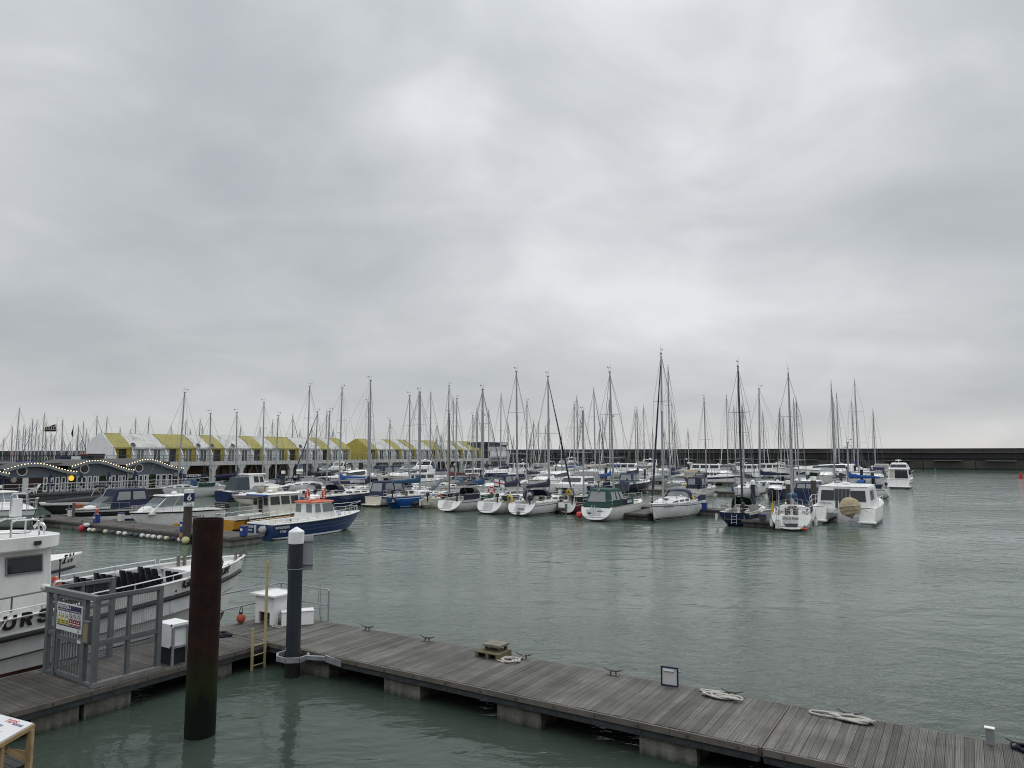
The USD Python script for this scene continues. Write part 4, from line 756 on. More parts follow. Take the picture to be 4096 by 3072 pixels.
wt = thing('white_cabinet', 'white painted cutting table with a raised edge in the pontoon corner', 'table', loc4(-1.86, 1.66), AU)
put('body', MB().bb((-.42, -.36, .36), (.44, .40, .86)), WHITEP, wt); put('table_top', MB().bb((-.60, -.46, .86), (.56, .50, .885)), WHITEP, wt)
put('top_edge', MB().bb((-.60, -.46, .885), (.56, -.44, .91)).bb((-.60, .48, .885), (.56, .50, .91)).bb((-.60, -.44, .885), (-.58, .48, .91)).bb((.54, -.44, .885), (.56, .48, .91)), WHITEP, wt)
for a in (-.42, .27):
    for b in (-.36, .23): put('leg', MB().bb((a, b, 0), (a + .17, b + .17, .36)), WHITEP, wt)
put('inner_panel', MB().bb((-.24, -.3, .05), (-.2, .3, .36)), mat('brown_panel', (.09, .05, .04), .7), wt)
bx_ = thing('white_locker', 'low white locker box behind the grey pile', 'locker', loc4(-.98, 1.86), AU + .9)
put('body', rbox((0, 0, .2), (.95, .42, .40), .012), WHITEP, bx_, 30); put('lid', rbox((0, 0, .415), (.98, .45, .03), .012), WHITEP, bx_, 30)
def buoy(lab, loc, r, m, cat='buoy', sub=3, sc=(1, 1, 1.05)):
    t = thing('mooring_buoy', lab, cat, loc, 0); put('float', MB().ball((0, 0, 0), r, sc, sub), m, t, True); put('eye', MB().lathe([(.05 * r / .13, 0), (.04 * r / .13, .05), (.015, .06)], (0, 0, r * .98), 8), BLACK, t); return t
OB = mat('orange_red_buoy', (.42, .07, .03), .5, var=.1)
b1 = uv(-2.50, .95); buoy('orange buoy hanging from the corner railing by a black line', tuple(b1) + (.66,), .135, OB)
b1b = uv(-2.66, 1.0); buoy('second orange buoy low behind the pontoon edge', tuple(b1b) + (.30,), .15, mat('faded_orange_buoy', (.50, .17, .05), .5))
hl = thing('hanging_line', 'black line looped from the railing to the orange buoy', 'rope', tuple(b1) + (0,), 0); put('line', MB().tube([(0, 0, 1.05), (-.06, .02, .88), (-.08, .02, .7), (-.02, 0, .48), (.03, 0, .35), (.05, 0, .5), (.02, 0, 1.05)], .012, 5), ROPED, hl)
b2 = uv(-.75, 2.50); h2 = thing('hanging_line', 'thin grey line hanging in a long loop from the right part of the corner railing', 'rope', tuple(b2) + (0,), AU)
put('line', MB().tube([(0, 0, 1.6), (.02, -.02, 1.1), (.06, 0, .7), (.16, 0, .35), (.22, 0, .30), (.2, 0, .42), (.12, 0, .62), (.1, 0, 1.1), (.07, 0, 1.6)], .008, 5), mat('grey_line', (.12, .12, .13), .9), h2)
rope_thing('pale rope end lying by the white locker', -1.25, 1.25, 1, ROPE, .016, 4, (.6, .8))
# ---------------------------------------------------------------- price board table at the lower left corner
TZ = 1.25
tb = thing('sign_table', 'sloping white price board with red TRIPS lettering on a raw timber frame', 'sign', (0, 0, 0), 0)
def P3(px, py, z): q = at(px, py, z); return np.array([q[0], q[1], z])
c_far, c_near = P3(133, 2895, 1.24), P3(-20, 2982, 1.12)
ax_ = np.array([-math.cos(AU + .12), -math.sin(AU + .12), 0]) * 1.7
c_far2, c_near2 = c_far + ax_ + [0, 0, .0], c_near + ax_
put('board', MB().slab([c_far, c_far2, c_near2, c_near], .012), SIGNW, tb)
nn = np.cross(c_far2 - c_far, c_near - c_far); nn /= np.linalg.norm(nn); nn = nn if nn[2] > 0 else -nn
xd = (c_far - c_far2) / np.linalg.norm(c_far - c_far2); yd = np.cross(nn, xd); hgt = np.linalg.norm(c_near - c_far)
def onb(s, q): return c_far2 + xd * s + (c_near2 - c_far2) * q + nn * .0125
put('board_title', MB().text('BOAT TRIPS', hgt * .145, onb(1.18, .19), xd, yd, .002, True, .25, .62, False) if False else MB().text('TRIPS', hgt * .12, onb(1.70 - .60, .20), xd, yd, .002, True, .3, None, False), INKR, tb)
put('board_text', MB().text('WATERTOURS', hgt * .07, onb(1.70 - .36, .24), xd, yd, .002, True, .2, .27, False), INKB, tb)
put('board_text', MB().text('PASSENGERS', hgt * .09, onb(1.70 - .98, .42), xd, yd, .002, True, .1, .5, False), INKB, tb); put('board_text', MB().text('TICKETS', hgt * .09, onb(1.70 - .95, .74), xd, yd, .002, True, .1, .34, False), INKB, tb)
put('board_rule', MB().slab([onb(.5, .55), onb(1.40, .55), onb(1.40, .56), onb(.5, .56)], .001), INKB, tb)
for q in (0, 1):
    a = (c_far, c_near)[q] - nn * .045; put('edge_batten', MB().bar(a, a + ax_, .05, .06), PINE, tb)
put('edge_batten', MB().bar(c_far - nn * .046, c_near - nn * .046, .05, .06), PINE, tb)
lf = c_far + (c_near - c_far) * .08 - nn * .07; LZ = DZ
put('leg', MB().bar(lf, [lf[0] + .02, lf[1] - .03, LZ - .12], .075, .085), PINE, tb)
ln = c_near + (c_far - c_near) * .18 - nn * .07 + ax_ * .03; put('leg', MB().bar(ln, [ln[0], ln[1], LZ], .075, .085), PINE, tb)
put('brace', MB().bar(lf + [0, 0, -.40], ln + [-.30, .10, -.10], .035, .09), PINE, tb); put('brace', MB().bar(lf + [.0, -.01, -.50], ln + [0, .12, -.12], .035, .08), PINE, tb)
ld = thing('landing_stage', 'dark plank landing under the price board at the lower left corner', 'landing stage', (0, 0, 0), 0)
e0_, e1 = P3(-60, 2962, LZ), P3(134, 3046, LZ); fd_ = (e1 - e0_) / np.linalg.norm(e1 - e0_); dn = np.array([fd_[1], -fd_[0], 0]); dn = dn if dn[1] < 0 else -dn
DARKW = mat('dark_wet_boards', (.022, .020, .019), .5, var=.35, scale=5)
for k in range(14):
    a = e1 + dn * (.07 + .15 * k); put('plank', MB().bar(a - fd_ * 3.5 + [0, 0, -.02], a + [0, 0, -.02], .14, .04), DARKW, ld)
put('bearer', MB().bar(e1 - fd_ * .05 + [0, 0, -.12], e1 - fd_ * .05 + dn * 2.1 + [0, 0, -.12], .08, .15), DARKW, ld)
for k in (.3, 1.8): q = e1 - fd_ * .3 + dn * k; put('pile', MB().tube([(q[0], q[1], -3), (q[0], q[1], LZ - .06)], .12, 12), DARKW, ld)
# ================================================================ BOAT BUILDING
class Hull:
    def __init__(s, L, B, F0, F1, kind='y', rake=.8, st=.78, rr=.5, ns=18, nt=9, kz=None, fine=2.1, dip=.0):
        s.L, s.B, s.F0, s.F1, s.kind, s.rake, s.st, s.rr, s.ns, s.nt, s.fine, s.dip = L, B, F0, F1, kind, rake, st, rr, ns, nt, fine, dip
        s.kz = (.10 if kind == 'y' else -.25) if kz is None else kz
    def b(s, q):
        m = .45 if s.kind == 'y' else .40
        if q < m: return s.B / 2 * (s.st + (1 - s.st) * math.sin(PI / 2 * q / m))
        return max(s.B / 2 * (1 - ((q - m) / (1 - m)) ** s.fine), .03)
    def zs(s, q): return s.F0 + (s.F1 - s.F0) * q ** 1.5 - s.dip * 4 * q * (1 - q)
    def zk(s, q):
        if s.kind == 'y': return s.kz + (-.55 - s.kz) * math.sin(PI * min(q * 1.02, 1) ** .8) ** .8
        return s.kz + (-.45 - s.kz) * math.sin(PI * q) + (.25 * q ** 4)
    def x(s, q, zt): return q * s.L - s.rr * (1 - zt) * max(0, 1 - q * 4) ** 2 - s.rake * (1 - zt) ** 1.2 * q ** 5
    def pt(s, q, t, side=1, off=0.0):
        zk, zs, b = s.zk(q), s.zs(q), s.b(q)
        if s.kind == 'y':
            y = b * math.sin(PI / 2 * t) ** (.62 + 1.0 * q ** 3); zt = (1 - math.cos(PI / 2 * t)) ** .9
        else:
            ch = .40
            if t < ch: u = t / ch; y = b * (.84 - .3 * q ** 3) * u ** (1 + .5 * q); zt = .22 * u ** (1.2) 
            else: u = (t - ch) / (1 - ch); c0 = .84 - .3 * q ** 3; y = b * (c0 + (1 - c0) * u ** (.7 + 1.0 * q ** 2)); zt = .22 + .78 * u
        z = zk + (zs - zk) * zt
        return np.array([s.x(q, zt), side * (y + off), z])
    def at_z(s, q, z, side=1, off=0.0):
        lo, hi = 0., 1.
        for _ in range(22):
            m = (lo + hi) / 2
            if s.pt(q, m)[2] < z: lo = m
            else: hi = m
        return s.pt(q, hi, side, off)
    def skin(s):
        m = MB(); Q = np.linspace(0, 1, s.ns); T = np.linspace(0, 1, s.nt)
        for sd in (1, -1): m.grid(np.array([[s.pt(q, t, sd) for t in T] for q in Q]), sd < 0)
        return m
    def transom(s, off=.012):
        T = np.linspace(0, 1, s.nt); p = [s.pt(0, t, 1) for t in T][::-1] + [s.pt(0, t, -1) for t in T[1:]]; p = np.array(p) - [off, 0, 0]
        c = p.mean(0); return MB().add(np.vstack([c, p]), [[0, i + 1, (i + 1) % len(p) + 1] for i in range(len(p))])
    def band(s, z0, z1, q0=0., q1=1., off=.012, rel=False, n=16):
        m = MB()
        for sd in (1, -1):
            P = []
            for q in np.linspace(q0, q1, n):
                a, b = (s.zs(q) + z0, s.zs(q) + z1) if rel else (z0, z1); a = max(a, s.zk(q) + .02); b = max(b, a + .01); P.append([s.at_z(q, a, sd, off), s.at_z(q, b, sd, off)])
            m.grid(np.array(P), sd < 0)
        return m
    def deck(s, q0, q1, drop=0., camber=.06, inset=0.0, n=12):
        P = []
        for q in np.linspace(q0, q1, n):
            e = s.pt(q, 1.); w = max(e[1] - inset, .01); P.append([[e[0], w * k, s.zs(q) - drop + camber * (1 - k * k)] for k in (-1, -.6, 0, .6, 1)])
        return MB().grid(np.array(P))
    def edge(s, r=.03, q0=0., q1=1., dz=.01, off=0., n=18):
        m = MB()
        for sd in (1, -1): m.tube([s.pt(q, 1., sd, off) + [0, 0, dz] for q in np.linspace(q0, q1, n)], r, 5)
        return m
    def liner(s, q0, q1, drop, inset=.14):
        m = MB()
        for sd in (1, -1):
            P = []
            for q in np.linspace(q0, q1, 8):
                e = s.pt(q, 1., sd); i = e - [0, sd * inset, 0]; P.append([e + [0, 0, .015], i + [0, 0, .015], i - [0, 0, drop]])
            m.grid(np.array(P), sd > 0)
        return m
def loft_box(x0, x1, wb, wt, zb0, zb1, h0, h1, sf, sb, n=9):
    pass
def cabin(par, name, x0, x1, wb, wt, zb, zt, sf, sb, m, wins=(), r=.06, roof=None, over=.0, wm=None, frame=None, zb1=None):
    """Rounded tapering deckhouse, hood or canopy. wins: (face, u0, u1, v0, v1); u left to right seen from outside, v up."""
    zb1 = zb if zb1 is None else zb1
    low = np.array([[x0, -wb, zb], [x1, -wb, zb1], [x1, wb, zb1], [x0, wb, zb]]); top = np.array([[x0 + sb, -wt, zt], [x1 - sf, -wt, zt], [x1 - sf, wt, zt], [x0 + sb, wt, zt]])
    cen = np.array([(x0 + x1) / 2, 0, 0]); ins = lambda p: np.stack([np.where(p[:, 0] > cen[0], p[:, 0] - r, p[:, 0] + r), np.sign(p[:, 1]) * (np.abs(p[:, 1]) - r), p[:, 2] - np.where(p[:, 2] > zb + .01, r, 0)], 1)
    body = put(name, hull_of(np.vstack([ins(low), ins(top)]), r), m, par, 40)
    if roof is not None:
        a = np.array([[x0 + sb - over * .8, -wt - over * .4, zt], [x1 - sf + over, -wt - over * .4, zt], [x1 - sf + over, wt + over * .4, zt], [x0 + sb - over * .8, wt + over * .4, zt]]); k = .03
        rr = put('roof', hull_of(np.vstack([ins(a) * [1, 1, 0] + [0, 0, zt + .0], (ins(a) - cen) * [.93, .86, 0] + cen + [0, 0, zt + .06]]), k), roof, par, 40)
    F = {'r': (low[0], low[1], top[1], top[0]), 'l': (low[2], low[3], top[3], top[2]), 'f': (low[1], low[2], top[2], top[1]), 'b': (low[3], low[0], top[0], top[3])}
    for w in wins:
        fc, u0, u1, v0, v1 = w[:5]; A, B_, C_, D = F[fc]; q = lambda u, v: (A * (1 - u) + B_ * u) * (1 - v) + (D * (1 - u) + C_ * u) * v
        quad = np.array([q(u0, v0), q(u1, v0), q(u1, v1), q(u0, v1)]); nrm = np.cross(quad[1] - quad[0], quad[3] - quad[0]); nrm /= np.linalg.norm(nrm); quad = quad + nrm * .006
        gp = put('window', MB().slab(quad, .016), (w[5] if len(w) > 5 else None) or wm or GLASS, body)
        if frame is not None:
            c = quad.mean(0); o = c + (quad - c) * 1.0; fm = MB()
            for i in range(4): fm.bar(o[i] + nrm * .01, o[(i + 1) % 4] + nrm * .01, .035, .035)
            put('window_frame', fm, frame, body)
    return body
def rails(par, H, q0, q1, h, n=5, r=.014, name='guard_rail', inset=.06, mid=True, close=False, sides=(1, -1), m=None):
    for sd in sides:
        P = [H.pt(q, 1., sd, -inset) for q in np.linspace(q0, q1, max(n, 2))]; mb = MB()
        mb.tube([p + [0, 0, h] for p in P], r, 5)
        if mid: mb.tube([p + [0, 0, h * .5] for p in P], r * .6, 4)
        for p in P: mb.seg(p, p + [0, 0, h], r, 5)
        put(name, mb, m or STEEL, par)
def pulpit(par, H, h=.6, q=.86, name='pulpit', r=.016):
    a = [H.pt(k, 1., 1, -.05) + [0, 0, h] for k in (q, .94)]; b = [p * [1, -1, 1] for p in a]; tip = H.pt(1, 1.) * [1, 0, 1] + [.12, 0, h + .06]; m = MB().tube([a[0], a[1], tip + [-.03, .1, 0], tip + [-.03, -.1, 0], b[1], b[0]], r, 5)
    for p in a + b: m.seg(p, p - [0, 0, h], r, 5)
    put(name, m, STEEL, par)
def pushpit(par, H, h=.62, r=.016, q=.14):
    a = [H.pt(k, 1., 1, -.08) + [0, 0, h] for k in (q, .02)]; b = [p * [1, -1, 1] for p in a]; m = MB()
    for k in (1, .55):
        f = lambda p: p - [0, 0, h * (1 - k)]
        m.tube([f(a[0]), f(a[1]), f(a[1]) * [1, .35, 1]], r, 5).tube([f(b[0]), f(b[1]), f(b[1]) * [1, .35, 1]], r, 5)
    for p in a + b + [a[1] * [1, .35, 1], b[1] * [1, .35, 1]]: m.seg(p, p - [0, 0, h + .05], r, 5)
    put('pushpit', m, STEEL, par)
def hood(par, x0, x1, w, zb, h, m, wins=True, name='sprayhood', wm=None):
    """Canvas hood: open aft (x0), sloping windscreen forward (x1)."""
    prof = [(x0, h, 1.0), (x0 + (x1 - x0) * .45, h * .97, 1.0), (x0 + (x1 - x0) * .62, h * .88, .98), (x1, .06, .86)]; g = np.linspace(0, PI, 15); e = .55
    sec = lambda x, hh, k, o=0: [[x, (w + o) * k * math.copysign(abs(math.cos(t)) ** e, math.cos(t)), zb + (hh + o) * abs(math.sin(t)) ** e] for t in g]
    G = np.array([sec(*p) for p in prof]); b = put(name, MB().grid(G).grid(G * [1, .985, 1] - [0, 0, .012], True), m, par, 50)
    if wins:
        A, B_ = np.array(sec(*prof[2], .015)), np.array(sec(*prof[3], .015)); A2, B2 = A + (B_ - A) * .12, A + (B_ - A) * .88
        for i0, i1 in ((4, 7), (7, 10), (1, 4), (10, 13)): put('window', MB().grid(np.array([A2[i0:i1 + 1] , B2[i0:i1 + 1]])), wm or VINYL, b)
    return b
def wheel(par, c, r=.4, rx=0):
    q = np.linspace(0, 2 * PI, 21)[:-1]; m = MB().tube([(c[0], c[1] + r * math.cos(t), c[2] + r * math.sin(t)) for t in q], .016, 5, True)
    for k in range(3): t = k * PI / 3; m.seg((c[0], c[1] + r * math.cos(t), c[2] + r * math.sin(t)), (c[0], c[1] - r * math.cos(t), c[2] - r * math.sin(t)), .009, 4)
    put('steering_wheel', m, STEEL, par); put('binnacle', MB().bb((c[0] + .04, c[1] - .1, c[2] - .75), (c[0] + .22, c[1] + .1, c[2] + .1)), WHITEP, par)
def outboard(par, x, y, z, m=BLACK, s=1.0, rz=0):
    v, f = hull_of([(x + a * s, y + b * s, z + c * s) for a, b, c in ((-.28, -.13, .12), (.22, -.13, .1), (-.28, .13, .12), (.22, .13, .1), (-.22, -.11, .52), (.18, -.11, .56), (-.22, .11, .52), (.18, .11, .56))], .07 * s)
    o = put('outboard', (v, f), m, par, 45); put('leg', MB().bb((x - .12 * s, y - .06 * s, z - .95 * s), (x + .08 * s, y + .06 * s, z + .08 * s)).bb((x - .3 * s, y - .12 * s, z - .62 * s), (x + .12 * s, y + .12 * s, z - .59 * s)), m, o)
def side_text(par, H, txt, q, z, h, side, m, width=None, bold=True, shear=0., name='name_lettering', off=.03):
    dz = .12; p = H.at_z(q, z, side, off); a, b = H.at_z(min(q + .03, 1), z, side, off), H.at_z(max(q - .03, 0), z, side, off); up = H.at_z(q, z + dz, side, off) - p; xd = (a - b) * (1 if side < 0 else -1)
    put(name, MB().text(txt, h, p, xd, up, .006, bold, shear, width), m, par)
def transom_text(par, H, txt, z, h, m, y=0., width=None, shear=0., bold=True, off=.055, name='name_lettering'):
    T = np.linspace(0, 1, 40); P = np.array([H.pt(0, t) for t in T]); xa = np.interp(z, P[:, 2], P[:, 0]); xb = np.interp(z + .2, P[:, 2], P[:, 0])
    put(name, MB().text(txt, h, (xa - off, y, z), (0, -1, 0), (xb - xa, 0, .2), .006, bold, shear, width), m, par)
def loc_on(px, py): return at(px, py)
def headed(pos, hd): d = np.array([math.cos(hd), math.sin(hd)]); return d
def mast_solve(pos, hd, L, mpx, mpy, lo=.36, hi=.74):
    d = headed(pos, hd); fs = np.linspace(lo, hi, 60); e = [abs(pxof(*(pos + d * f * L), 1.2)[0] - mpx) for f in fs]; f = fs[int(np.argmin(e))]; q = pos + d * f * L
    return f, zat(mpx, mpy, *q)
def rig(t, H, f, top, zb, col=ALU, sp=2, rake=.015, cover=None, boom=True, jib=None, radar=None, lvl=2, blen=None, text=None, tside=-1, bz=None, r=None, lazy=True, boomc=None):
    L = H.L; xm = f * L; r = r or (.055 + .0032 * top) * (1.0 if lvl > 0 else 1.25); h = top - zb; tip = np.array([xm - rake * h, 0, top]); base = np.array([xm, 0, zb]); along = lambda k: base + (tip - base) * k
    ms = put('mast', MB().tube([base, along(.7), tip], [r, r * .92, r * .62], 8, flat=1.25), col, t, True)
    hd_ = MB().bb(tip + [-.22, -.04, -.02], tip + [.18, .04, .05]).seg(tip + [.12, 0, 0], tip + [.12, 0, .75], .008, 4).seg(tip + [-.2, 0, .05], tip + [-.2, 0, .4], .008, 4).seg(tip + [-.42, 0, .4], tip + [.0, 0, .4], .009, 4).ball(tip + [-.0, 0, .4], .045, sub=0).bb(tip + [-.5, -.005, .33], tip + [-.36, .005, .47])
    put('masthead_gear', hd_, BLACK, ms)
    bt = H.b(f) * .98; sheer = H.zs(f); wr = .014 if lvl > 0 else .020; ends = []
    for k in range(sp):
        z = (k + 1) / (sp + 1) * (1.0 if sp > 1 else 1.04); w = bt * (.72 - .14 * k) + .1; p = along(z); put('spreader', MB().tube([p + [-.12, -w, .03], p, p + [-.12, w, .03]], [.018, .03, .018], 5), col, ms); ends.append((p, w))
    for sd in (1, -1):
        pts = [np.array([xm - .1, sd * bt, sheer])] + [p + [-.12, sd * w, .03] for p, w in ends] + [along(.985)]; put('shroud', MB().tube(pts, wr, 4), WIRE, t)
        if lvl > 0 and ends: put('lower_shroud', MB().seg(np.array([xm - .35, sd * bt, sheer]), ends[0][0], wr * .9, 4), WIRE, t)
    bow = np.array([L - .12, 0, H.F1 + .05]); fk = .97 if jib is not False else .97
    if jib: put('furled_headsail', MB().tube([bow + [0, 0, .25], bow + (along(fk) - bow) * .12, bow + (along(fk) - bow) * .6, bow + (along(fk) - bow) * .93, along(fk)], [.05, .095, .075, .04, .012], 7), jib, t, True); put('furler_drum', MB().lathe([(0, 0), (.11, .02), (.11, .16), (0, .18)], bow + [0, 0, .05], 8), BLACK, t)
    else: put('forestay', MB().seg(bow, along(fk), wr * 1.3, 4), WIRE, t)
    put('backstay', MB().seg(np.array([.12, 0, H.F0 + .05]), tip, wr, 4), WIRE, t)
    if lvl > 0: put('halyards', MB().seg(base + [r * 1.6, .03, .3], tip + [r, .03, -.1], .008, 3).seg(base + [-r * 1.7, -.04, .3], tip + [-r, -.04, -.1], .008, 3), WIRE, ms)
    if boom:
        bl = blen or min(.44 * L, xm - .2); bz_ = bz or (zb + 1.0 if lvl > 0 else zb + .9); a = np.array([xm - .12, 0, bz_]); b = np.array([xm - bl, 0, bz_ + .02 * bl]); bm = put('boom', MB().tube([a, b], [.065, .055], 6), boomc or col, t)
        if cover is not None:
            ks = np.array([0, .03, .08, .2, .4, .6, .8, .93, 1.0]); hh = np.array([.85, .80, .56, .46, .38, .31, .25, .19, .08]); ww = np.array([.11, .15, .17, .17, .15, .13, .11, .09, .04]); rn = np.random.default_rng(int(L * 991 + top * 77)); P = []
            for k, hv, wv in zip(ks, hh, ww):
                c = a + (b - a) * k + [.1 * (k == 0), 0, 0]; j = 1 + rn.uniform(-.08, .08); n = 11; g = np.linspace(0, 2 * PI, n)
                P.append([c + [0, wv * j * math.sin(q), -.09 + (hv * j + .09) * (.5 - .5 * math.cos(q))] for q in g])
            P = np.array(P); cv = put('sail_cover', MB().grid(P, True).fan(P[-1][:-1], True).fan(P[0][:-1]), cover, t, 60)
            if text:
                s = tside; c = a + (b - a) * .45; put('cover_lettering', MB().text(text, .30, c + [0, s * .20, .05], (a - b) * (1 if s < 0 else -1), (0, 0, 1), .006, True, 0, bl * .5), INKW, cv)
        put('topping_lift', MB().seg(b, tip, wr * .8, 3), WIRE, t)
        if lvl > 1: put('kicker', MB().tube([base + [-.1, 0, .15], a + (b - a) * .3], .03, 5), col, t); put('mainsheet', MB().seg(b + [.4, 0, 0], np.array([max(b[0], .4), 0, H.F0 + .1]), .014, 4), ROPE, t)
    if radar: p = along(radar); put('radar_dome', MB().lathe([(0, -.12), (.2, -.11), (.22, 0), (.17, .1), (0, .12)], p + [.32, 0, 0], 12), WHITEP, ms); put('radar_bracket', MB().seg(p, p + [.32, 0, -.12], .03, 5), col, ms)
    if lvl > 1 and radar is None: p = along(.62); put('radar_reflector', MB().tube([p + [.16, 0, -.3], p + [.16, 0, .3]], .11, 8), WHITEP, ms)
def yacht(label, pos, hd, L, mast, hull=W, trans=None, B=None, F0=None, F1=None, stripe=None, boot=NAVY, lvl=2, rr=.45, st=.8, coach=.42, cz=.0, nw=3, hoodm=None, bim=None, group=None, wheelq=True, rakeb=.9, roofm=None, open_t=False, name='sailing_yacht', **rk):
    B = B or (.30 * L + .25); F0 = F0 or (.085 * L + .18); F1 = F1 or (F0 * 1.22); lo = rk.pop('lo', .36); hi = rk.pop('hi', .74)
    t = thing(name, label, 'yacht', tuple(pos) + (-.06,), hd, group); H = Hull(L, B, F0, F1, 'y', rakeb, st, rr, 18 if lvl > 0 else 11, 9 if lvl > 0 else 6)
    put('hull', H.skin(), hull, t, 40); put('transom', H.transom(), trans or hull, t)
    if boot is not None and lvl > 0: put('boot_stripe', H.band(.06, .14), boot, t)
    if stripe is not None and lvl > 0: put('hull_stripe', H.band(-.20, -.14, rel=True), stripe, t)
    c0, c1 = .36, .80
    if lvl == 0: put('deck', H.deck(0, 1, 0.), DECKW, t)
    else:
        put('deck', H.deck(c0 - .01, 1, 0.), DECKW, t); put('side_deck', H.liner(0, c0, .5, .42), DECKW, t); put('cockpit_sole', H.deck(.0, c0, .55, 0., .3), mat('cockpit_grey', (.45, .44, .42), .6, var=.12), t)
        for sd in (1, -1): put('coaming', MB().tube([H.pt(q, 1., sd, -.40) + [0, 0, .10] for q in np.linspace(.05, c0 + .02, 6)], .12, 6), roofm or hull if hull in (W, W2, CREAM) else DECKW, t, True)
        for sd in (1, -1): put('bench', MB().bb((.08 * L, sd * (B * .5 * st - .5), F0 - .30), (c0 * L, sd * (B * .5 * st - .85), F0 - .18)), DECKW, t)
        put('toe_rail', H.edge(.022, dz=.02), TEAK if lvl > 1 and L * 7 % 2 < 1 else ALU, t)
    n = 9; P = []; wfrac = .66; hm = coach * (L / 10)
    for q in np.linspace(c0, c1, n):
        w = min(H.b(q) * wfrac, H.b(q) - .3) if H.b(q) > .5 else H.b(q) * .5; k = (q - c0) / (c1 - c0); h = hm * (1 - k ** 2.2 * .92); zb = H.zs(q) + .04; x = q * L
        P.append([[x, -w, zb - .05], [x - .02, -w * .92, zb + h * .78], [x - .03, -w * .72, zb + h], [x - .03, 0, zb + h * 1.12], [x - .03, w * .72, zb + h], [x - .02, w * .92, zb + h * .78], [x, w, zb - .05]])
    P = np.array(P); rf = put('coachroof', MB().grid(P).fan(P[0], False), roofm or (W if hull in (NAVY, BLUE, BURG, BLACK, MBLUE) else hull), t, 35); zr = P[0][3][2]
    if lvl > 0:
        for i in range(nw):
            k0, k1 = .08 + .82 * i / nw, .08 + .82 * (i + .72) / nw
            for sd in (1, -1):
                ja, jb = (5, 6) if sd > 0 else (1, 0); f = lambda k, v: (lambda i0, fr: (P[i0][jb] * (1 - fr) + P[i0 + 1][jb] * fr) * (1 - v) + (P[i0][ja] * (1 - fr) + P[i0 + 1][ja] * fr) * v)(min(int(k * (n - 1)), n - 2), k * (n - 1) - min(int(k * (n - 1)), n - 2))
                put('window', MB().slab([f(k0, .38), f(k1, .38), f(k1, .86), f(k0, .86)], .014), GLASS, rf)
        put('companionway', MB().bb((c0 * L - .03, -.32, F0 - .45), (c0 * L + .02, .32, zr - .06)), rk.pop('hatchm', BLACK) if 'hatchm' in rk else mat('dark_companionway', (.05, .04, .035), .6), t); put('bulkhead', MB().bb((c0 * L - .01, -H.b(c0) * .7, F0 - .56), (c0 * L + .04, H.b(c0) * .7, F0 + .2)), DECKW, t)
        put('hatch', MB().box((.68 * L, 0, H.zs(.68) + hm * .86), (.5, .5, .06)), GLASS, t)
    rk.pop('hatchm', None)
    f, top = mast_solve(np.array(pos), hd, L, *mast, lo=lo, hi=hi) if isinstance(mast[1], (int, float)) and mast[1] > 100 else mast
    top = max(top, 4.0)
    zb = H.zs(f) + (hm * .8 if f < .75 else 0)
    rig(t, H, f, top, zb, lvl=lvl, **rk)
    if lvl > 0:
        pulpit(t, H); pushpit(t, H)
        for sd in (1, -1):
            m = MB(); Q = np.linspace(.15, .86, 6 if lvl > 1 else 4); pp = [H.pt(q, 1., sd, -.06) for q in Q]
            for p in pp: m.seg(p, p + [0, 0, .6], .012, 4)
            for hh in (.6, .32): m.tube([p + [0, 0, hh] for p in pp], .006, 3)
            put('lifeline', m, STEEL, t)
        if lvl > 1 and rr > .4:
            T_ = np.linspace(0, 1, 40); Q_ = np.array([H.pt(0, t_) for t_ in T_]); xa_ = lambda z_: float(np.interp(z_, Q_[:, 2], Q_[:, 0])) - .02; zl, zh = F0 * .38, F0 * .93
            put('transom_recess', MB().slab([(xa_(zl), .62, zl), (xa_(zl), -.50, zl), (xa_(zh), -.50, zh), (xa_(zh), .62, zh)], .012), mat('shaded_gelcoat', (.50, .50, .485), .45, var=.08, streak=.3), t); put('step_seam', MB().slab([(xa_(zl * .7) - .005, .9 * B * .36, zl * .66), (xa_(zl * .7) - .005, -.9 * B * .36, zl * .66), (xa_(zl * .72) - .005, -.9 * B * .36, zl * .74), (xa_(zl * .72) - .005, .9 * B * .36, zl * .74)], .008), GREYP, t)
            put('boarding_ladder', MB().tube([(xa_(zh) - .02, .42, zh + .25), (xa_(zl) - .06, .42, zl - .1)], .016, 5).tube([(xa_(zh) - .02, .16, zh + .25), (xa_(zl) - .06, .16, zl - .1)], .016, 5).seg((xa_(zl) - .05, .42, zl + .1), (xa_(zl) - .05, .16, zl + .1), .013, 4).seg((xa_(zh) - .02, .42, zh - .05), (xa_(zh) - .02, .16, zh - .05), .013, 4), STEEL, t)
        g_ = np.random.default_rng(int(abs(pos[0] * 37 + pos[1] * 91)))
        for sd in (1, -1): put('winch', MB().lathe([(.09, 0), (.07, .05), (.07, .12), (.09, .16), (0, .17)], H.pt(c0 - .08, 1., sd, -.40) + [0, 0, .20], 8), STEEL, t); put('winch', MB().lathe([(.09, 0), (.07, .05), (.07, .12), (.09, .16), (0, .17)], H.pt(c0 - .20, 1., sd, -.40) + [0, 0, .20], 8), BLACK, t)
        if g_.random() < .6:
            cm_ = [NCANV, DNAVY, GCANV, KCANV, YCANV][g_.integers(5)]
            for sd in (1, -1):
                A1, A2 = H.pt(.04, 1., sd, -.05), H.pt(.30, 1., sd, -.05); put('weather_cloth', MB().slab([A1 + [0, 0, .08], A2 + [0, 0, .08], A2 + [0, 0, .56], A1 + [0, 0, .60]], .012), cm_, t)
        if g_.random() < .55: pq = H.pt(.03, 1., 1 if g_.random() < .5 else -1, -.12); put('stern_bag', rbox(pq + [.0, 0, .42], (.18, .30, .42), .06), [YBUOY, FEND, LIFE, KCANV][g_.integers(4)], t, 40)
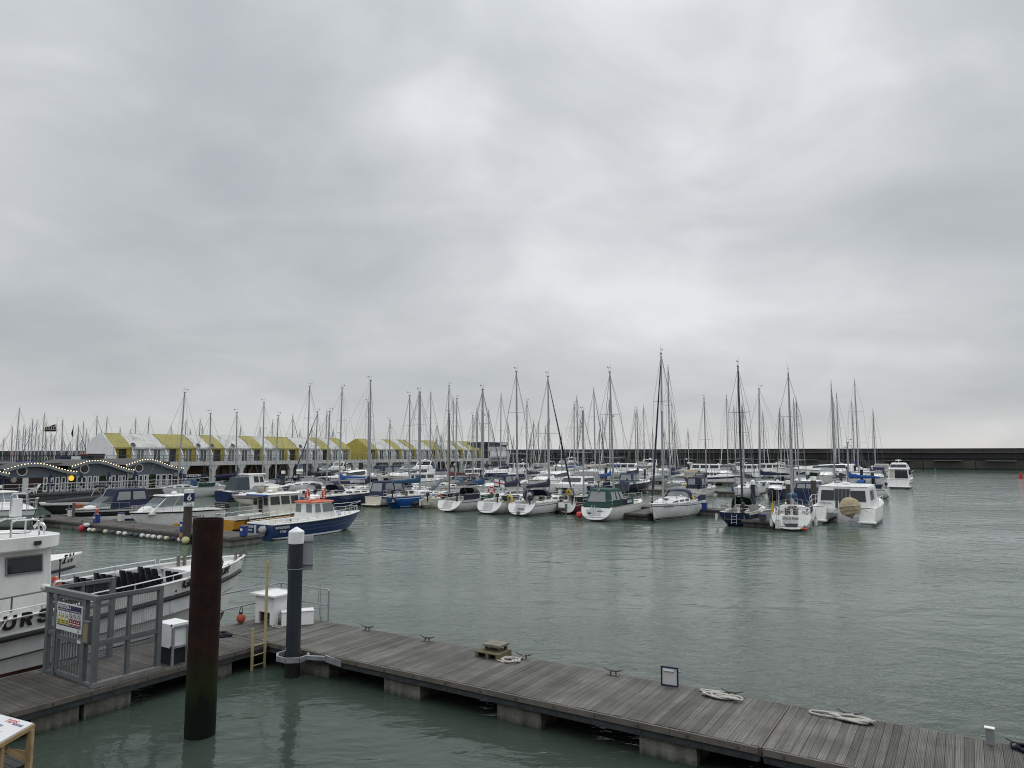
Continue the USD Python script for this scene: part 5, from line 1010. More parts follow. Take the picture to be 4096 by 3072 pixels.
        if g_.random() < .4: outboard(t, .02, -.6 * st * B * .5, F0 + .45, BLACK, .62)
        put('anchor', MB().bar((L - .25, 0, F1 + .02), (L + .12, 0, F1 - .05), .06, .05).slab([(L + .05, -.14, F1 - .16), (L + .16, 0, F1 - .05), (L + .05, .14, F1 - .16), (L - .1, 0, F1 - .12)], .02), GALV, t); put('deck_vent', MB().lathe([(.07, 0), (.07, .18), (.1, .24), (0, .28)], (c0 * L + .9, .5, zr * .5 + H.zs(.5) * .5 + .1), 8), STEEL, t); put('jib_track', MB().bb((.42 * L, -H.b(.45) * .82, H.zs(.45) + .03), (.60 * L, -H.b(.45) * .80, H.zs(.45) + .07)).bb((.42 * L, H.b(.45) * .80, H.zs(.45) + .03), (.60 * L, H.b(.45) * .82, H.zs(.45) + .07)), BLACK, t)
        if hoodm is None and lvl == 1 and g_.random() < .6: hoodm = [DNAVY, NCANV, KCANV, TCANV, DNAVY][g_.integers(5)]
        if wheelq: wheel(t, (.14 * L, 0, F0 + .22), .38 if lvl > 1 else .34)
    if hoodm is not None: hood(t, c0 * L - .75, c0 * L + .65, H.b(c0) * .62, zr - hm * .75, .95 if L > 8 else .8, hoodm)
    if bim is not None:
        x0, x1, zz, w = .05 * L, c0 * L - .5, F0 + 1.75, B * .36; g = np.linspace(-1, 1, 9); put('bimini', MB().grid(np.array([[[x, w * k, zz + dz - .18 * k * k] for k in g] for x, dz in ((x0, -.06), ((x0 + x1) / 2, .06), (x1, 0))])).grid(np.array([[[x, w * k, zz - .03 + dz - .18 * k * k] for k in g] for x, dz in ((x0, -.06), ((x0 + x1) / 2, .06), (x1, 0))]), True), bim, t, 50)
        m = MB()
        for sd in (1, -1): m.seg((x0, sd * w, zz - .2), ((x0 + x1) / 2, sd * w, F0), .016, 5).seg((x1, sd * w, zz - .15), ((x0 + x1) / 2, sd * w, F0), .016, 5)
        put('bimini_frame', m, STEEL, t)
    return t, H
def motor(label, pos, hd, L, B, F0, F1, hull=W, trans=None, band=None, kind='motor_boat', cat='motor boat', q_c=.0, drop=.6, rr=.0, rake=1.2, st=.9, group=None, lvl=1, boot=NAVY, fine=2.2, deckm=None, dip=0., edge=RUB):
    t = thing(kind, label, cat, tuple(pos) + (-.06,), hd, group); H = Hull(L, B, F0, F1, 'm', rake, st, rr, 16 if lvl else 10, 9, fine=fine, dip=dip)
    put('hull', H.skin(), hull, t, 30); put('transom', H.transom(), trans or hull, t)
    if boot is not None: put('boot_stripe', H.band(-.02, .10), boot, t)
    if band is not None: put('hull_band', H.band(band[0], band[1], rel=True), band[2], t)
    put('deck', H.deck(q_c, 1., 0., .08), deckm or DECKW, t)
    if q_c > 0: put('cockpit_sole', H.deck(0., q_c, drop, 0., .12), DECKW, t); put('cockpit_lining', H.liner(0., q_c, drop), deckm or DECKW, t); put('cockpit_bulkhead', MB().bb((q_c * L - .02, -H.b(q_c) * .84, H.zs(q_c) - drop), (q_c * L + .02, H.b(q_c) * .84, H.zs(q_c))), deckm or DECKW, t)
    if edge is not None: put('rubbing_strake', H.edge(.04, dz=-.02, off=.01), edge, t)
    return t, H
def superstructure(t, H, q0, q1, h0, hm, w=.8, name='cabin', m=W, n=10, wraps=True, glass_h=(.40, .86), gq=(.12, .97), gm=None):
    """Streamlined moulded deckhouse: rises from the foredeck (q1) to full height and keeps it aft (q0)."""
    P = []; L = H.L
    for k in np.linspace(0, 1, n):
        q = q0 + (q1 - q0) * k; b = H.b(q) * w; z0 = H.zs(q) + .02; h = hm * (1 - k ** 1.6) ** .85 + h0 * k; x = q * L
        P.append([[x, -b, z0 - .05], [x, -b * .94, z0 + h * .45], [x, -b * .84, z0 + h * .9], [x, -b * .6, z0 + h], [x, 0, z0 + h * 1.04], [x, b * .6, z0 + h], [x, b * .84, z0 + h * .9], [x, b * .94, z0 + h * .45], [x, b, z0 - .05]])
    P = np.array(P); bd = put(name, MB().grid(P).fan(P[0]), m, t, 40)
    return bd, P
def wrap_window(par, P, i0, i1, j0, j1, m, name='window', a=.12, b=.12, o=.018):
    """Glass lying on a moulded surface between rows i0..i1 and columns j0..j1."""
    G = P[i0:i1 + 1, j0:j1 + 1].copy(); c = P.reshape(-1, 3).mean(0); nz = G - c; nz /= np.linalg.norm(nz, axis=2, keepdims=True); put(name, MB().grid(G + nz * o, j1 > 0 and False), m, par)
# ================================================================ BOATS: presets
def centred(px, py, L, hd): return at(px, py) - headed(None, hd) * L / 2
def sport(label, pos, hd, L=9., B=3.1, F0=1.05, F1=1.35, hull=W, can=NCANV, band=None, group=None, lvl=1, canh=1.15, arch=True, wm=None, hm=.75, sh=0., **k):
    t, H = motor(label, pos, hd, L, B, F0, F1, hull, band=band, group=group, lvl=lvl, kind='sports_cruiser', **k)
    b, P = superstructure(t, H, .38 + sh, .88 + sh * .4, .0, hm, .80, 'foredeck_cabin')
    z = H.zs(.4) + hm
    cabin(t, 'windscreen', (.36 + sh) * L, (.62 + sh) * L, H.b(.45) * .72, H.b(.45) * .58, H.zs(.45) + hm * .75, z + .62, L * .13, .02, GLASSC, (), .03); fm = MB()
    for sd in (-.45, 0, .45): fm.bar(((.615 + sh) * L, sd * B * .42, H.zs(.45) + hm * .78), ((.49 + sh) * L, sd * B * .36, z + .60), .04, .04)
    put('windscreen_frame', fm, WHITEP, t)
    if can is not None: cabin(t, 'canopy', (.04 + sh * 1.2) * L, (.50 + sh) * L, H.b(.2) * .86, H.b(.2) * .68, F0 + .05, F0 + canh + hm * .55, L * .07, L * .05, can, [('r', .08, .45, .42, .86), ('r', .53, .90, .42, .86), ('l', .08, .45, .42, .86), ('l', .53, .9, .42, .86), ('b', .14, .86, .30, .86)], .12, wm=wm or VINYL)
    else: cabin(t, 'cockpit', .03 * L, .4 * L, H.b(.2) * .8, H.b(.2) * .72, F0, F0 + .35, .1, .1, DECKW, (), .08)
    if arch:
        x = .20 * L; w = H.b(.2) * .9; zz = F0 + canh + hm * .6 + .12; put('radar_arch', MB().tube([(x - .5, w, F0), (x, w * .92, zz - .2), (x + .05, w * .7, zz), (x + .05, -w * .7, zz), (x, -w * .92, zz - .2), (x - .5, -w, F0)], .07, 6), WHITEP, t, True); put('radar_dome', MB().lathe([(0, 0), (.22, .02), (.24, .12), (.15, .2), (0, .22)], (x + .05, 0, zz + .05), 10), WHITEP, t)
    put('bathing_platform', rbox((-.35, 0, .18), (.8, B * .82, .12), .05), hull if hull in (W, W2, CREAM) else W, t); rails(t, H, .45, .97, .5, 6, mid=False)
    for q in (.5, .6, .7):
        for sd in (1, -1): p = H.at_z(q, H.zs(q) - .35, sd, .01); put('porthole', MB().box(p, (.42, .03, .14), rot(0, 0, -sd * .12)), GLASS, t)
    return t, H
def fly(label, pos, hd, L=12., B=3.9, F0=1.35, F1=1.9, hull=W, lower=None, group=None, top=True, bim=None, lvl=1, aft=True, **k):
    t, H = motor(label, pos, hd, L, B, F0, F1, hull, group=group, lvl=lvl, kind='motor_yacht', cat='motor yacht', **k)
    if lower is not None: put('dark_hull_band', H.band(-.95, -.38, 0., .93, rel=True), lower, t)
    b, P = superstructure(t, H, .16, .80, .1, 1.45, .82, 'deckhouse', n=12)
    for sd in (0, 1):
        j0, j1 = (1, 2) if sd == 0 else (6, 7)
        wrap_window(b, P, 1, 7, j0, j1, GLASS, o=.02)
    wrap_window(b, P, 6, 9, 2, 6, GLASS, 'windscreen', o=.02)
    if aft: put('aft_doors', MB().bb((.155 * L - .02, -B * .30, F0 + .1), (.16 * L, B * .30, F0 + 1.25)), GLASS, b)
    if top:
        z = H.zs(.3) + 1.45; cabin(t, 'flybridge', .10 * L, .48 * L, B * .36, B * .34, z - .02, z + .55, .9, .1, W, (), .12)
        cabin(t, 'wind_deflector', .40 * L, .50 * L, B * .30, B * .26, z + .5, z + .85, .5, .2, GLASSC, (), .03)
        x = .14 * L; w = B * .36; put('radar_arch', MB().tube([(x + .5, w, z + .3), (x - .1, w * .95, z + 1.1), (x - .2, w * .7, z + 1.3), (x - .2, -w * .7, z + 1.3), (x - .1, -w * .95, z + 1.1), (x + .5, -w, z + .3)], .10, 6), WHITEP, t, True); put('radar_dome', MB().lathe([(0, 0), (.25, .02), (.27, .14), (.15, .24), (0, .26)], (x - .2, 0, z + 1.38), 10), WHITEP, t)
        if bim is not None: put('bimini', MB().grid(np.array([[[x + a, w * k_, z + 1.75 + d - .1 * k_ * k_] for k_ in (-1, -.5, 0, .5, 1)] for a, d in ((.2, 0), (1.5, .1), (2.8, 0))])).grid(np.array([[[x + a, w * k_, z + 1.72 + d - .1 * k_ * k_] for k_ in (-1, -.5, 0, .5, 1)] for a, d in ((.2, 0), (1.5, .1), (2.8, 0))]), True), bim, t); put('bimini_frame', MB().seg((x + .3, w, z + 1.7), (x + 1.2, w, z + .5), .02, 5).seg((x + .3, -w, z + 1.7), (x + 1.2, -w, z + .5), .02, 5).seg((x + 2.7, w, z + 1.7), (x + 1.2, w, z + .5), .02, 5).seg((x + 2.7, -w, z + 1.7), (x + 1.2, -w, z + .5), .02, 5), STEEL, t)
    rails(t, H, .4, .98, .65, 8); put('bathing_platform', rbox((-.4, 0, .25), (.9, B * .86, .14), .05), W, t)
    for q in (.45, .58, .7):
        for sd in (1, -1): p = H.at_z(q, H.zs(q) - .6, sd, .012); put('porthole', MB().box(p, (.6, .03, .2), rot(0, 0, -sd * .1)), GLASS, t)
    return t, H
def pilot(label, pos, hd, L=8., B=2.7, F0=1.0, F1=1.4, hull=W, q0=.30, q1=.68, hc=1.5, roof=None, band=None, house=W, group=None, lvl=1, can=None, sf=.45, sb=.05, qc=.28, wins=None, ww=.70, wm=None, cat='motor boat', kind='motor_boat', fore=True, **k):
    t, H = motor(label, pos, hd, L, B, F0, F1, hull, band=band, group=group, lvl=lvl, q_c=qc, kind=kind, cat=cat, **k)
    if fore:
        superstructure(t, H, q1 - .05, .90, .0, .45, .72, 'fore_cabin', house)
    z = H.zs((q0 + q1) / 2); wins = wins or [('r', .06, .34, .52, .9), ('r', .40, .66, .52, .9), ('r', .72, .95, .52, .9), ('l', .05, .28, .52, .9), ('l', .34, .6, .52, .9), ('l', .66, .94, .52, .9), ('f', .06, .48, .5, .92), ('f', .52, .94, .5, .92), ('b', .06, .30, .5, .9), ('b', .38, .62, .08, .9), ('b', .70, .94, .5, .9)]
    cabin(t, 'wheelhouse', q0 * L, q1 * L, H.b(.5) * ww, H.b(.5) * ww * .9, z - .1, z + hc, sf, sb, house, wins, .07, roof=roof or house, over=.22, wm=wm)
    if can is not None: cabin(t, 'canopy', .03 * L, q0 * L + .05, H.b(.15) * .9, H.b(.15) * .75, F0, z + hc - .12, .02, .35, can, [('r', .12, .85, .45, .86), ('l', .15, .88, .45, .86), ('b', .1, .48, .35, .86), ('b', .52, .9, .35, .86)], .1, wm=VINYL)
    rails(t, H, .55, .98, .5, 6, mid=False); put('antenna', MB().seg((q0 * L + .5, .3, z + hc), (q0 * L + .3, .3, z + hc + 1.6), .012, 4), SIGNW, t); put('radar_dome', MB().lathe([(0, 0), (.2, .02), (.22, .12), (.12, .2), (0, .21)], (q0 * L + .8, 0, z + hc + .12), 10), WHITEP, t)
    return t, H
def letters(par, H, txt, qa, qb, zrel, h, side, m, off=.02):
    """Separate letters following the hull, from qa to qb."""
    n = len(txt)
    for i, c in enumerate(txt):
        if c == ' ': continue
        q = qa + (qb - qa) * (i + .5) / n; p = H.at_z(q, H.zs(q) + zrel, side, off); a, b = H.at_z(q + .004, H.zs(q) + zrel, side, off), H.at_z(q - .004, H.zs(q) + zrel, side, off); up = H.at_z(q, H.zs(q) + zrel + .12, side, off) - p
        xx = (a - b) * (1 if side < 0 else -1); xx[2] *= .6; put('name_letter', MB().text(c, h, p, xx, up * [0, 1, 1], .006, True, heavy=True), m, par)

# ================================================================ THE TOUR BOAT at the left
gb, GH = motor('big white tour boat lettered GLADIATOR with rows of black seats', uv(-5.3, -12.0), AV, 15.1, 3.6, 1.52, 2.17, W, kind='tour_boat', cat='tour boat', rake=.9, st=.92, fine=5.0, boot=None, edge=None)
# remove the flat deck of the preset: this boat has an open passenger well
stage.RemovePrim(gb.GetPath().AppendChild('deck'))
put('antifouling', GH.band(.02, .36, off=.012), mat('brown_antifouling', (.07, .025, .018), .7), gb)
m = MB()
for sd in (1, -1): m.tube([GH.at_z(q, GH.zs(q) - .47 - .02 * q, sd, .03) for q in np.linspace(0, .995, 30)], .075, 8)
put('rubbing_strake', m, RUB, gb, True)
m = MB()
for sd in (1, -1): m.tube([GH.at_z(q, GH.zs(q) - 1.0, sd, .004) for q in np.linspace(0, .99, 30)], .012, 5)
put('hull_seam', m, GREYP, gb)
qv = lambda v: (v + 12.0) / 15.1
WELL = mat('grey_white_well', (.60, .61, .60), .6, var=.06, streak=.15)
put('well_floor', GH.deck(.05, qv(.75), .95, 0, .1), mat('grey_well_floor', (.25, .25, .25), .7), gb); put('bulwark_lining', GH.liner(.05, qv(.8), .96, .12), WELL, gb)
bq = qv(.75); bz = GH.zs(bq); put('fore_bulkhead', MB().bb((bq * 15.1, -GH.b(bq) * .80, bz - .95), (bq * 15.1 + .05, GH.b(bq) * .80, bz - .06)), WELL, gb)
put('bulkhead_door', rbox((bq * 15.1 - .01, .35, bz - .55), (.03, .62, .72), .012), BLACK, gb); put('fore_deck', GH.deck(bq, .985, .12, .03, .04), DECKW, gb)
put('gunwale', GH.edge(.045, .05, 1., .01), W, gb)
for q in np.linspace(.52, bq - .03, 6):
    for sd in (1, -1): e = GH.pt(q, 1., sd); put('frame_rib', MB().bb(e - [.05, sd * .12, .9], e - [-.05, sd * .20, .02]), WELL, gb)
for q in (qv(1.35), qv(2.75)):
    for sd in (1, -1):
        e = GH.pt(q, 1., sd, -.16)
        if q > .95 and sd > 0: continue
        put('bollard', MB().tube([e - [.13, 0, .1], e + [-.13, 0, .26]], .055, 6).tube([e + [.10, 0, -.1], e + [.10, 0, .26]], .055, 6).seg(e + [-.18, 0, .16], e + [.18, 0, .16], .025, 6), mat('weathered_bollard', (.13, .12, .10), .6), gb)
rails(gb, GH, qv(-6.8), qv(.6), .20, 7, .018, 'side_rail', .06, False, m=STEEL); rails(gb, GH, qv(.7), qv(2.3), .18, 3, .018, 'bow_rail', .1, False, m=STEEL)
letters(gb, GH, 'GLADIATOR', qv(-.25), qv(1.90), -.26, .30, -1, INK); letters(gb, GH, 'WATERTOURS', qv(-8.05), qv(-4.1), -.24, .33, -1, INK); letters(gb, GH, 'GLADIATOR', qv(-.36), qv(1.83), -.27, .27, 1, INK)
for v, z in ((-.95, -.32), (-.45, -.30), (-.45, -1.25), (-3.05, -.9), (-4.6, -.85)):
    p = GH.at_z(qv(v), GH.zs(qv(v)) + z, -1, .004); put('drain', MB().lathe([(0, .0), (.028, .0), (.036, -.008)], p, 10, rot(PI / 2)), BLACK, gb)
p = GH.at_z(qv(-2.6), GH.zs(qv(-2.6)) - .8, -1, .01); put('scupper', rbox(p, (.34, .02, .09), .009), GREYP, gb)
# cabin: wheelhouse with a broad dished roof
cx = lambda v: v + 12.0
cb = cabin(gb, 'wheelhouse', cx(-9.5), cx(-3.72), 1.12, 1.06, 1.0, 3.32, .14, 0, W, [('r', .50, .66, .70, .92), ('r', .805, .955, .735, .925), ('f', .10, .9, .72, .93, GLASSC), ('l', .78, .93, .735, .925, GLASSC)], .07, frame=mat('grey_window_gasket', (.22, .23, .24), .5))
ol = [(cx(-9.5), 1.30)] + [(cx(-4.35) + .9 * math.sin(a), 1.30 * math.cos(a) ** .6) for a in np.linspace(0, PI / 2 - .02, 9)]; ol = ol + [(x, -y) for x, y in ol[::-1]]
rm = MB(); ra = np.array(ol); cc = np.array([cx(-6.5), 0]); zt = lambda x: 3.63 + .05 * math.sin((x - cx(-9.5)) / 6 * PI)
ring = lambda k, z: np.array([[*(cc + (p - cc) * k), z if not callable(z) else z(p[0])] for p in ra])
for k0, z0, k1, z1 in ((.97, 3.30, 1.0, 3.34), (1.0, 3.34, 1.0, zt), (1.0, zt, .94, lambda x: zt(x) + .02), (.94, lambda x: zt(x) + .02, .90, lambda x: zt(x) - .04)):
    A_, B__ = ring(k0, z0), ring(k1, z1); G = np.array([A_, B__]); G = np.concatenate([G, G[:, :1]], 1); rm.grid(G, True)
rm.fan(ring(.90, lambda x: zt(x) - .04), True).fan(ring(.97, 3.30))
put('roof', rm, W, gb, 35)
put('horn', MB().bb((cx(-4.42), -1.36, 3.44), (cx(-4.26), -1.28, 3.54)), BLACK, gb)
jz = zt(cx(-3.9)); put('vent_pipe', MB().tube([(cx(-3.75), -.35, jz - .1), (cx(-3.75), -.35, jz + .16), (cx(-3.78), -.30, jz + .24), (cx(-3.86), -.18, jz + .25), (cx(-3.90), -.12, jz + .18), (cx(-3.90), -.12, jz + .10)], .05, 8), STEEL, gb, True)
put('roof_cable', MB().tube([(cx(-3.90), -.12, jz + .1), (cx(-4.0), .0, jz + .0), (cx(-4.35), .15, jz + .0), (cx(-4.7), .3, jz + .01)], .012, 5), RUB, gb)
mf = MB()
for a, b in ((-4.62, -.45), (-4.62, .35), (-3.92, .35), (-3.92, -.45)): mf.tube([(cx(a), b, 3.6), (cx(a) + (.02 if a < -4.2 else -.02), b * .9, 3.98), (cx(-4.27 + .18 * (1 if a > -4.2 else -1)), b * .8, 4.06)], .028, 7)
mf.seg((cx(-4.6), -.4, 4.04), (cx(-3.95), -.4, 4.04), .025, 6).seg((cx(-4.6), .3, 4.04), (cx(-3.95), .3, 4.04), .025, 6).seg((cx(-4.62), -.45, 3.74), (cx(-3.92), -.45, 3.74), .02, 6)
mf.tube([(cx(-4.50), -.05, 4.02), (cx(-4.50), -.05, 4.66), (cx(-4.45), -.05, 4.74), (cx(-4.15), -.05, 4.74), (cx(-4.10), -.05, 4.66), (cx(-4.10), -.05, 4.02)], .024, 7)
put('roof_frame', mf, STEEL, gb, 30)
rd = put('radar_reflector', MB().tube([(cx(-4.34), .02, 4.12), (cx(-4.34), .02, 4.60)], .145, 18), WHITEP, gb); put('reflector_band', MB().lathe([(.147, 4.28), (.15, 4.285), (.147, 4.29)], (cx(-4.34), .02, 0), 18).lathe([(.147, 4.44), (.15, 4.445), (.147, 4.45)], (cx(-4.34), .02, 0), 18), WHITEP, rd)
put('side_deck', MB().bb((cx(-9), -1.75, 1.3), (cx(-3.6), -1.05, 1.36)), DECKW, gb)
put('deck_rail', MB().tube([(cx(-8), -1.66, 2.12), (cx(-4.25), -1.62, 2.26), (cx(-4.12), -1.62, 2.2), (cx(-4.1), -1.62, 1.8)], .022, 7).seg((cx(-5.0), -1.65, 1.85), (cx(-5.0), -1.65, 2.23), .022, 6), GREYP, gb, True)
seatm = mat('black_moulded_seat', (.010, .010, .012), .38, var=.2)
for r_, v in enumerate(np.arange(-3.62, .5, .60)):
    zf = GH.zs(qv(v)) - .74
    put('bench_base', MB().bb((cx(v) - .05, .12, zf), (cx(v) + .30, min(1.52, GH.b(qv(v + .3)) * .78), zf + .36)).bb((cx(v) - .05, -min(1.52, GH.b(qv(v + .3)) * .78), zf), (cx(v) + .30, -.42, zf + .36)), WELL, gb)
    for j, y in enumerate((1.36, .97, .58, .19, -.60, -.99, -1.38)):
        if abs(y) + .2 > GH.b(qv(v + .2)) * .93: continue
        sec = []
        for k, w in ((0, .17), (.25, .175), (.42, .172), (.50, .13)):
            sec.append([[cx(v) - .10 - .18 * k + .05 * (1 - abs(a)) * 0 + .06 * a * a, y + w * a, zf + .40 + k] for a in (-1, -.6, 0, .6, 1)])
        S = np.array(sec); pan = np.array([[[cx(v) - .08 + .10 * i, y + .16 * a, zf + .385 + .02 * a * a - .01 * (i == 2)] for a in (-1, -.5, 0, .5, 1)] for i in range(5)])
        put('seat', MB().grid(S).grid(S - [.025, 0, 0], True).grid(pan).grid(pan - [0, 0, .03], True), seatm, gb, 60)
put('flag_staff', MB().seg((cx(-2.3), 1.7, 1.8), (cx(-2.3), 1.7, 2.55), .02, 6).ball((cx(-2.3), 1.7, 2.55), .04, sub=1), BLACK, gb)
def ring_mesh(R, r, n=28, k=8):
    a = np.linspace(0, 2 * PI, n + 1)[:-1]; return MB().tube([(R * math.cos(t), R * math.sin(t), 0) for t in a], r, k, True)
def lifebuoy(lab, loc, hd, m=LIFE, R=.28, r=.075, tilt=PI / 2):
    t = thing('lifebuoy', lab, 'lifebuoy', loc, hd); q = rot(0, tilt); v, f = ring_mesh(R, r).mesh(); put('ring', (v @ q.T, f), m, t, True); b = MB()
    for k in range(4): a = PI / 4 + k * PI / 2; b.box((R * math.cos(a), R * math.sin(a), 0), (.07, .17, .165), rot(0, 0, a + PI / 2))
    v, f = b.mesh(); put('band', (v @ q.T, f), SIGNW, t); return t
p = uv(-4.55, -3.60); lifebuoy('orange lifebuoy on the wheelhouse front of the big tour boat', tuple(p) + (2.05,), AV)
ln_ = thing('mooring_rope', 'pale mooring line from the big tour boat down to the pontoon at the left', 'rope', (0, 0, 0), 0); a = np.append(uv(-3.62, -4.95), 1.9); b = np.append(uv(-2.5, -6.5), .55); put('rope', MB().tube([a, (a + b) / 2 - [0, 0, .12], b], .016, 6), ROPE, ln_)
# second tour boat: only the bow shows
ib, IH = motor('white boat bow lettered IN beyond the big tour boat wheelhouse', np.array([-19.1, 32.1]) - headed(0, AV) * 12, AV, 12., 3.6, 1.25, 1.42, W, kind='tour_boat', cat='tour boat', rake=.9, fine=3.2, boot=None, edge=None)
m = MB()
for sd in (1, -1): m.tube([IH.at_z(q, IH.zs(q) - .52, sd, .02) for q in np.linspace(0, .995, 20)], .07, 7)
put('rubbing_strake', m, mat('dark_purple_rubber', (.02, .015, .035), .6), ib, True); letters(ib, IH, 'IN', .905, .965, -.24, .36, -1, INK)

# ================================================================ THE MIDDLE WALKWAY
O6 = np.array([-17.6, 45.2]); w6 = lambda x, y, z=DZ: tuple(O6 + U2 * x + V2 * y) + (z,)
p6 = pontoon('middle wooden walkway on concrete floats with a string of old fenders', O6, AU, -27., 0., 0, 2.4, [(-3.2 * (k + 1) + .04, -3.2 * k - .04) for k in range(8)], pitch=.30, pm=PLANKB)
def edge6(px, y=2.4, z=0.): # point on the walkway's edge y seen at column px
    P0 = O6 + V2 * y; k = (px - 2048) / FPX; zz = (EYE - z) * 0
    s = (k * P0[1] * 1.0 - P0[0]) / (U2[0] - k * U2[1]); return P0 + U2 * s
FCOL = {'w': FEND, 'd': mat('dark_blue_old_fender', (.02, .025, .045), .7, var=.3), 'c': mat('cream_fender', (.55, .50, .36), .6, var=.2), 'g': mat('slate_fender', (.06, .07, .085), .7, var=.2)}
fd = [(383, 'w', 'mottled fender right of the red buoy, first of the floating row'), (400, 'c', 'striped cream fender in the floating row beside the walkway'), (421, 'd', 'dark fender between two cream ones in the floating row'), (447, 'c', 'plain cream fender in the floating row'), (473, 'g', 'slate fender right of the plain cream one'),
      (500, 'w', 'white fender left of centre in the floating row'), (524, 'w', 'rounded white fender before two slate ones in the floating row'), (546, 'g', 'left slate fender of a pair in the floating row'), (569, 'g', 'right slate fender of a pair in the floating row'), (593, 'w', 'white fender with a dark end right of the slate pair'), (616, 'w', 'clean white fender in the right half of the floating row'),
      (637, 'w', 'small white fender in the right half of the floating row'), (661, 'w', 'large white fender with a dark end in the floating row'), (688, 'c', 'cream fender before the dark bundle in the floating row'), (713, 'd', 'dark bundle of fenders near the pile with sign 6'), (741, 'w', 'white fender touching the yellow ball by the pile')]
for px, c, lab in fd:
    q = edge6(px, -.28); f = thing('fender', lab, 'fender', tuple(q) + (.10,), AU + .05 * math.sin(px), 'floating fenders along the middle walkway'); L_ = .40
    put('body', MB().lathe([(.02, -L_ / 2 - .05), (.08, -L_ / 2), (.135, -L_ / 2 + .09), (.135, L_ / 2 - .09), (.08, L_ / 2), (.02, L_ / 2 + .05)], n=12, R=rot(0, PI / 2)), FCOL[c], f, True)
    put('end_cap', MB().lathe([(.0, L_ / 2 + .02), (.085, L_ / 2), (.10, L_ / 2 - .03)], n=10, R=rot(0, PI / 2)), BLACK, f)
q = edge6(354, -.3); buoy('red round buoy at the left end of the floating fenders', tuple(q) + (.16,), .25, mat('pink_red_buoy', (.48, .035, .06), .5)); q = edge6(371, -.2); buoy('white oval buoy hanging above the red one', tuple(q) + (.42,), .2, FEND, sc=(1.3, .8, .8))
q = edge6(749, -.25); buoy('faded orange buoy by the pile with sign 6', tuple(q) + (.32,), .2, mat('faded_orange_foam', (.36, .14, .08), .8)); q = edge6(764, -.45); buoy('pale yellow round buoy in front of the pile with sign 6', tuple(q) + (.14,), .24, mat('pale_yellow_buoy', (.52, .55, .27), .6))
box = None
for px, y, lab in ((409, .45, 'blue power box nearest the red lifebuoy on the middle walkway'), (754, .55, 'blue power box left of the pile with sign 6'), (991, .95, 'blue power box at the end of the middle walkway'), (305, 2.2, 'white and blue power box beside the brown post'), (505, 2.2, 'white and blue power box under the tip of the fishing catamaran')):
    q = edge6(px, y); t = thing('power_box', lab, 'power box', tuple(q) + (DZ,), AU, None); put('body', rbox((0, 0, .30), (.42, .34, .58), .04), PLASB if y < 2 else FEND, t, 40); put('lid', rbox((0, 0, .62), (.46, .38, .08), .03), PLASB, t, 40); put('socket', MB().bb((-.1, -.2, .35), (.1, -.165, .5)), SIGNW, t); put('hose_hook', MB().seg((.21, 0, .4), (.32, 0, .42), .02, 5), GALV, t)
q = edge6(408, .95); lifebuoy('orange lifebuoy on a small stand on the middle walkway', tuple(q) + (DZ + .75,), AU + .9, R=.30); q = edge6(405, 1.0); t = thing('lifebuoy_stand', 'white T shaped lifebuoy stand on the middle walkway', 'stand', tuple(q) + (DZ,), AU); put('post', MB().bb((-.03, -.03, 0), (.03, .03, 1.3)), WHITEP, t); put('cross_bar', MB().bb((-.45, -.03, 1.2), (.45, .03, 1.27)), ALU, t); put('brace', MB().bar((-.35, 0, 0), (0, 0, .9), .04, .04).bar((.35, 0, 0), (0, 0, .9), .04, .04), WHITEP, t)
q = edge6(316, 1.9); t = thing('walkway_post', 'short brown post on the far edge of the middle walkway', 'post', tuple(q) + (DZ,), AU); put('post', MB().bb((-.08, -.08, 0), (.08, .08, 1.15)), mat('brown_post', (.12, .09, .07), .8), t); put('cap', MB().bb((-.09, -.09, 1.15), (.09, .09, 1.18)), GREYP, t)
for px, y, lab in ((556, .35, 'dark cleat on the middle walkway under the white fishing boat'), (726, .35, 'dark cleat left of the pile with sign 6'), (352, .35, 'dark cleat with rope above the red round buoy')):
    q = edge6(px, y); copy_of(cl, tuple(q) + (DZ,), AU, lab, 'cleats on the middle walkway')
q = edge6(215, .6); rope_ = thing('rope_coil', 'black rope coil on a cleat at the left of the middle walkway', 'rope', tuple(q) + (DZ,), 0); put('coil', MB().tube([(.22 * math.cos(a), .14 * math.sin(a), .03 + .012 * a) for a in np.linspace(0, 6 * PI, 50)], .03, 5), ROPED, rope_)
def pile(lab, pos, top, m, r=.22, cap=True, conec=True, group=None, capm=None, lo=-3):
    t = thing('mooring_pile', lab, 'pile', tuple(pos) + (0,), AU, group)
    put('shaft', MB().lathe([(r, lo), (r, top - (.38 if cap else 0)), (0, top - (.38 if cap else 0))], n=18), m, t, True if cap else 30)
    if cap: put('pile_cap', MB().lathe([(r * 1.05, top - .40), (r * 1.07, top - .38), (r * 1.07, top - (.12 if conec else .02)), (.02, top), (0, top)], n=18), capm or WHITEP, t, 25)
    return t
pos6 = edge6(768, -.30); T6 = zat(785, 1955, *pos6); t = pile('brown pile carrying the navy sign 6 and an arrow board', pos6, T6, PILEB, .27, conec=False)
u6 = lambda px, py: (lambda d: d)(zat(px, py, *pos6)); za, zb, zc = u6(790, 1971), u6(790, 2004), u6(790, 2023); fa = math.atan2(-pos6[1], -pos6[0]) - AU
R6 = rot(0, 0, fa + PI / 2); pt6 = lambda x, y, z: R6 @ np.array([x, y, z]); s6 = put('number_board', MB().box(pt6(.05, -.32, (za + zb) / 2), (.64, .03, za - zb), R6), SIGNB, t); put('number', MB().text('6', .36, pt6(.05, -.337, (za + zb) / 2 - .18), R6 @ [1, 0, 0], (0, 0, 1), .004, True), INKW, s6)
s7 = put('arrow_board', MB().box(pt6(.02, -.32, (zb + zc) / 2 - .01), (.66, .03, zb - zc - .02), R6), SIGNW, t); am = MB()
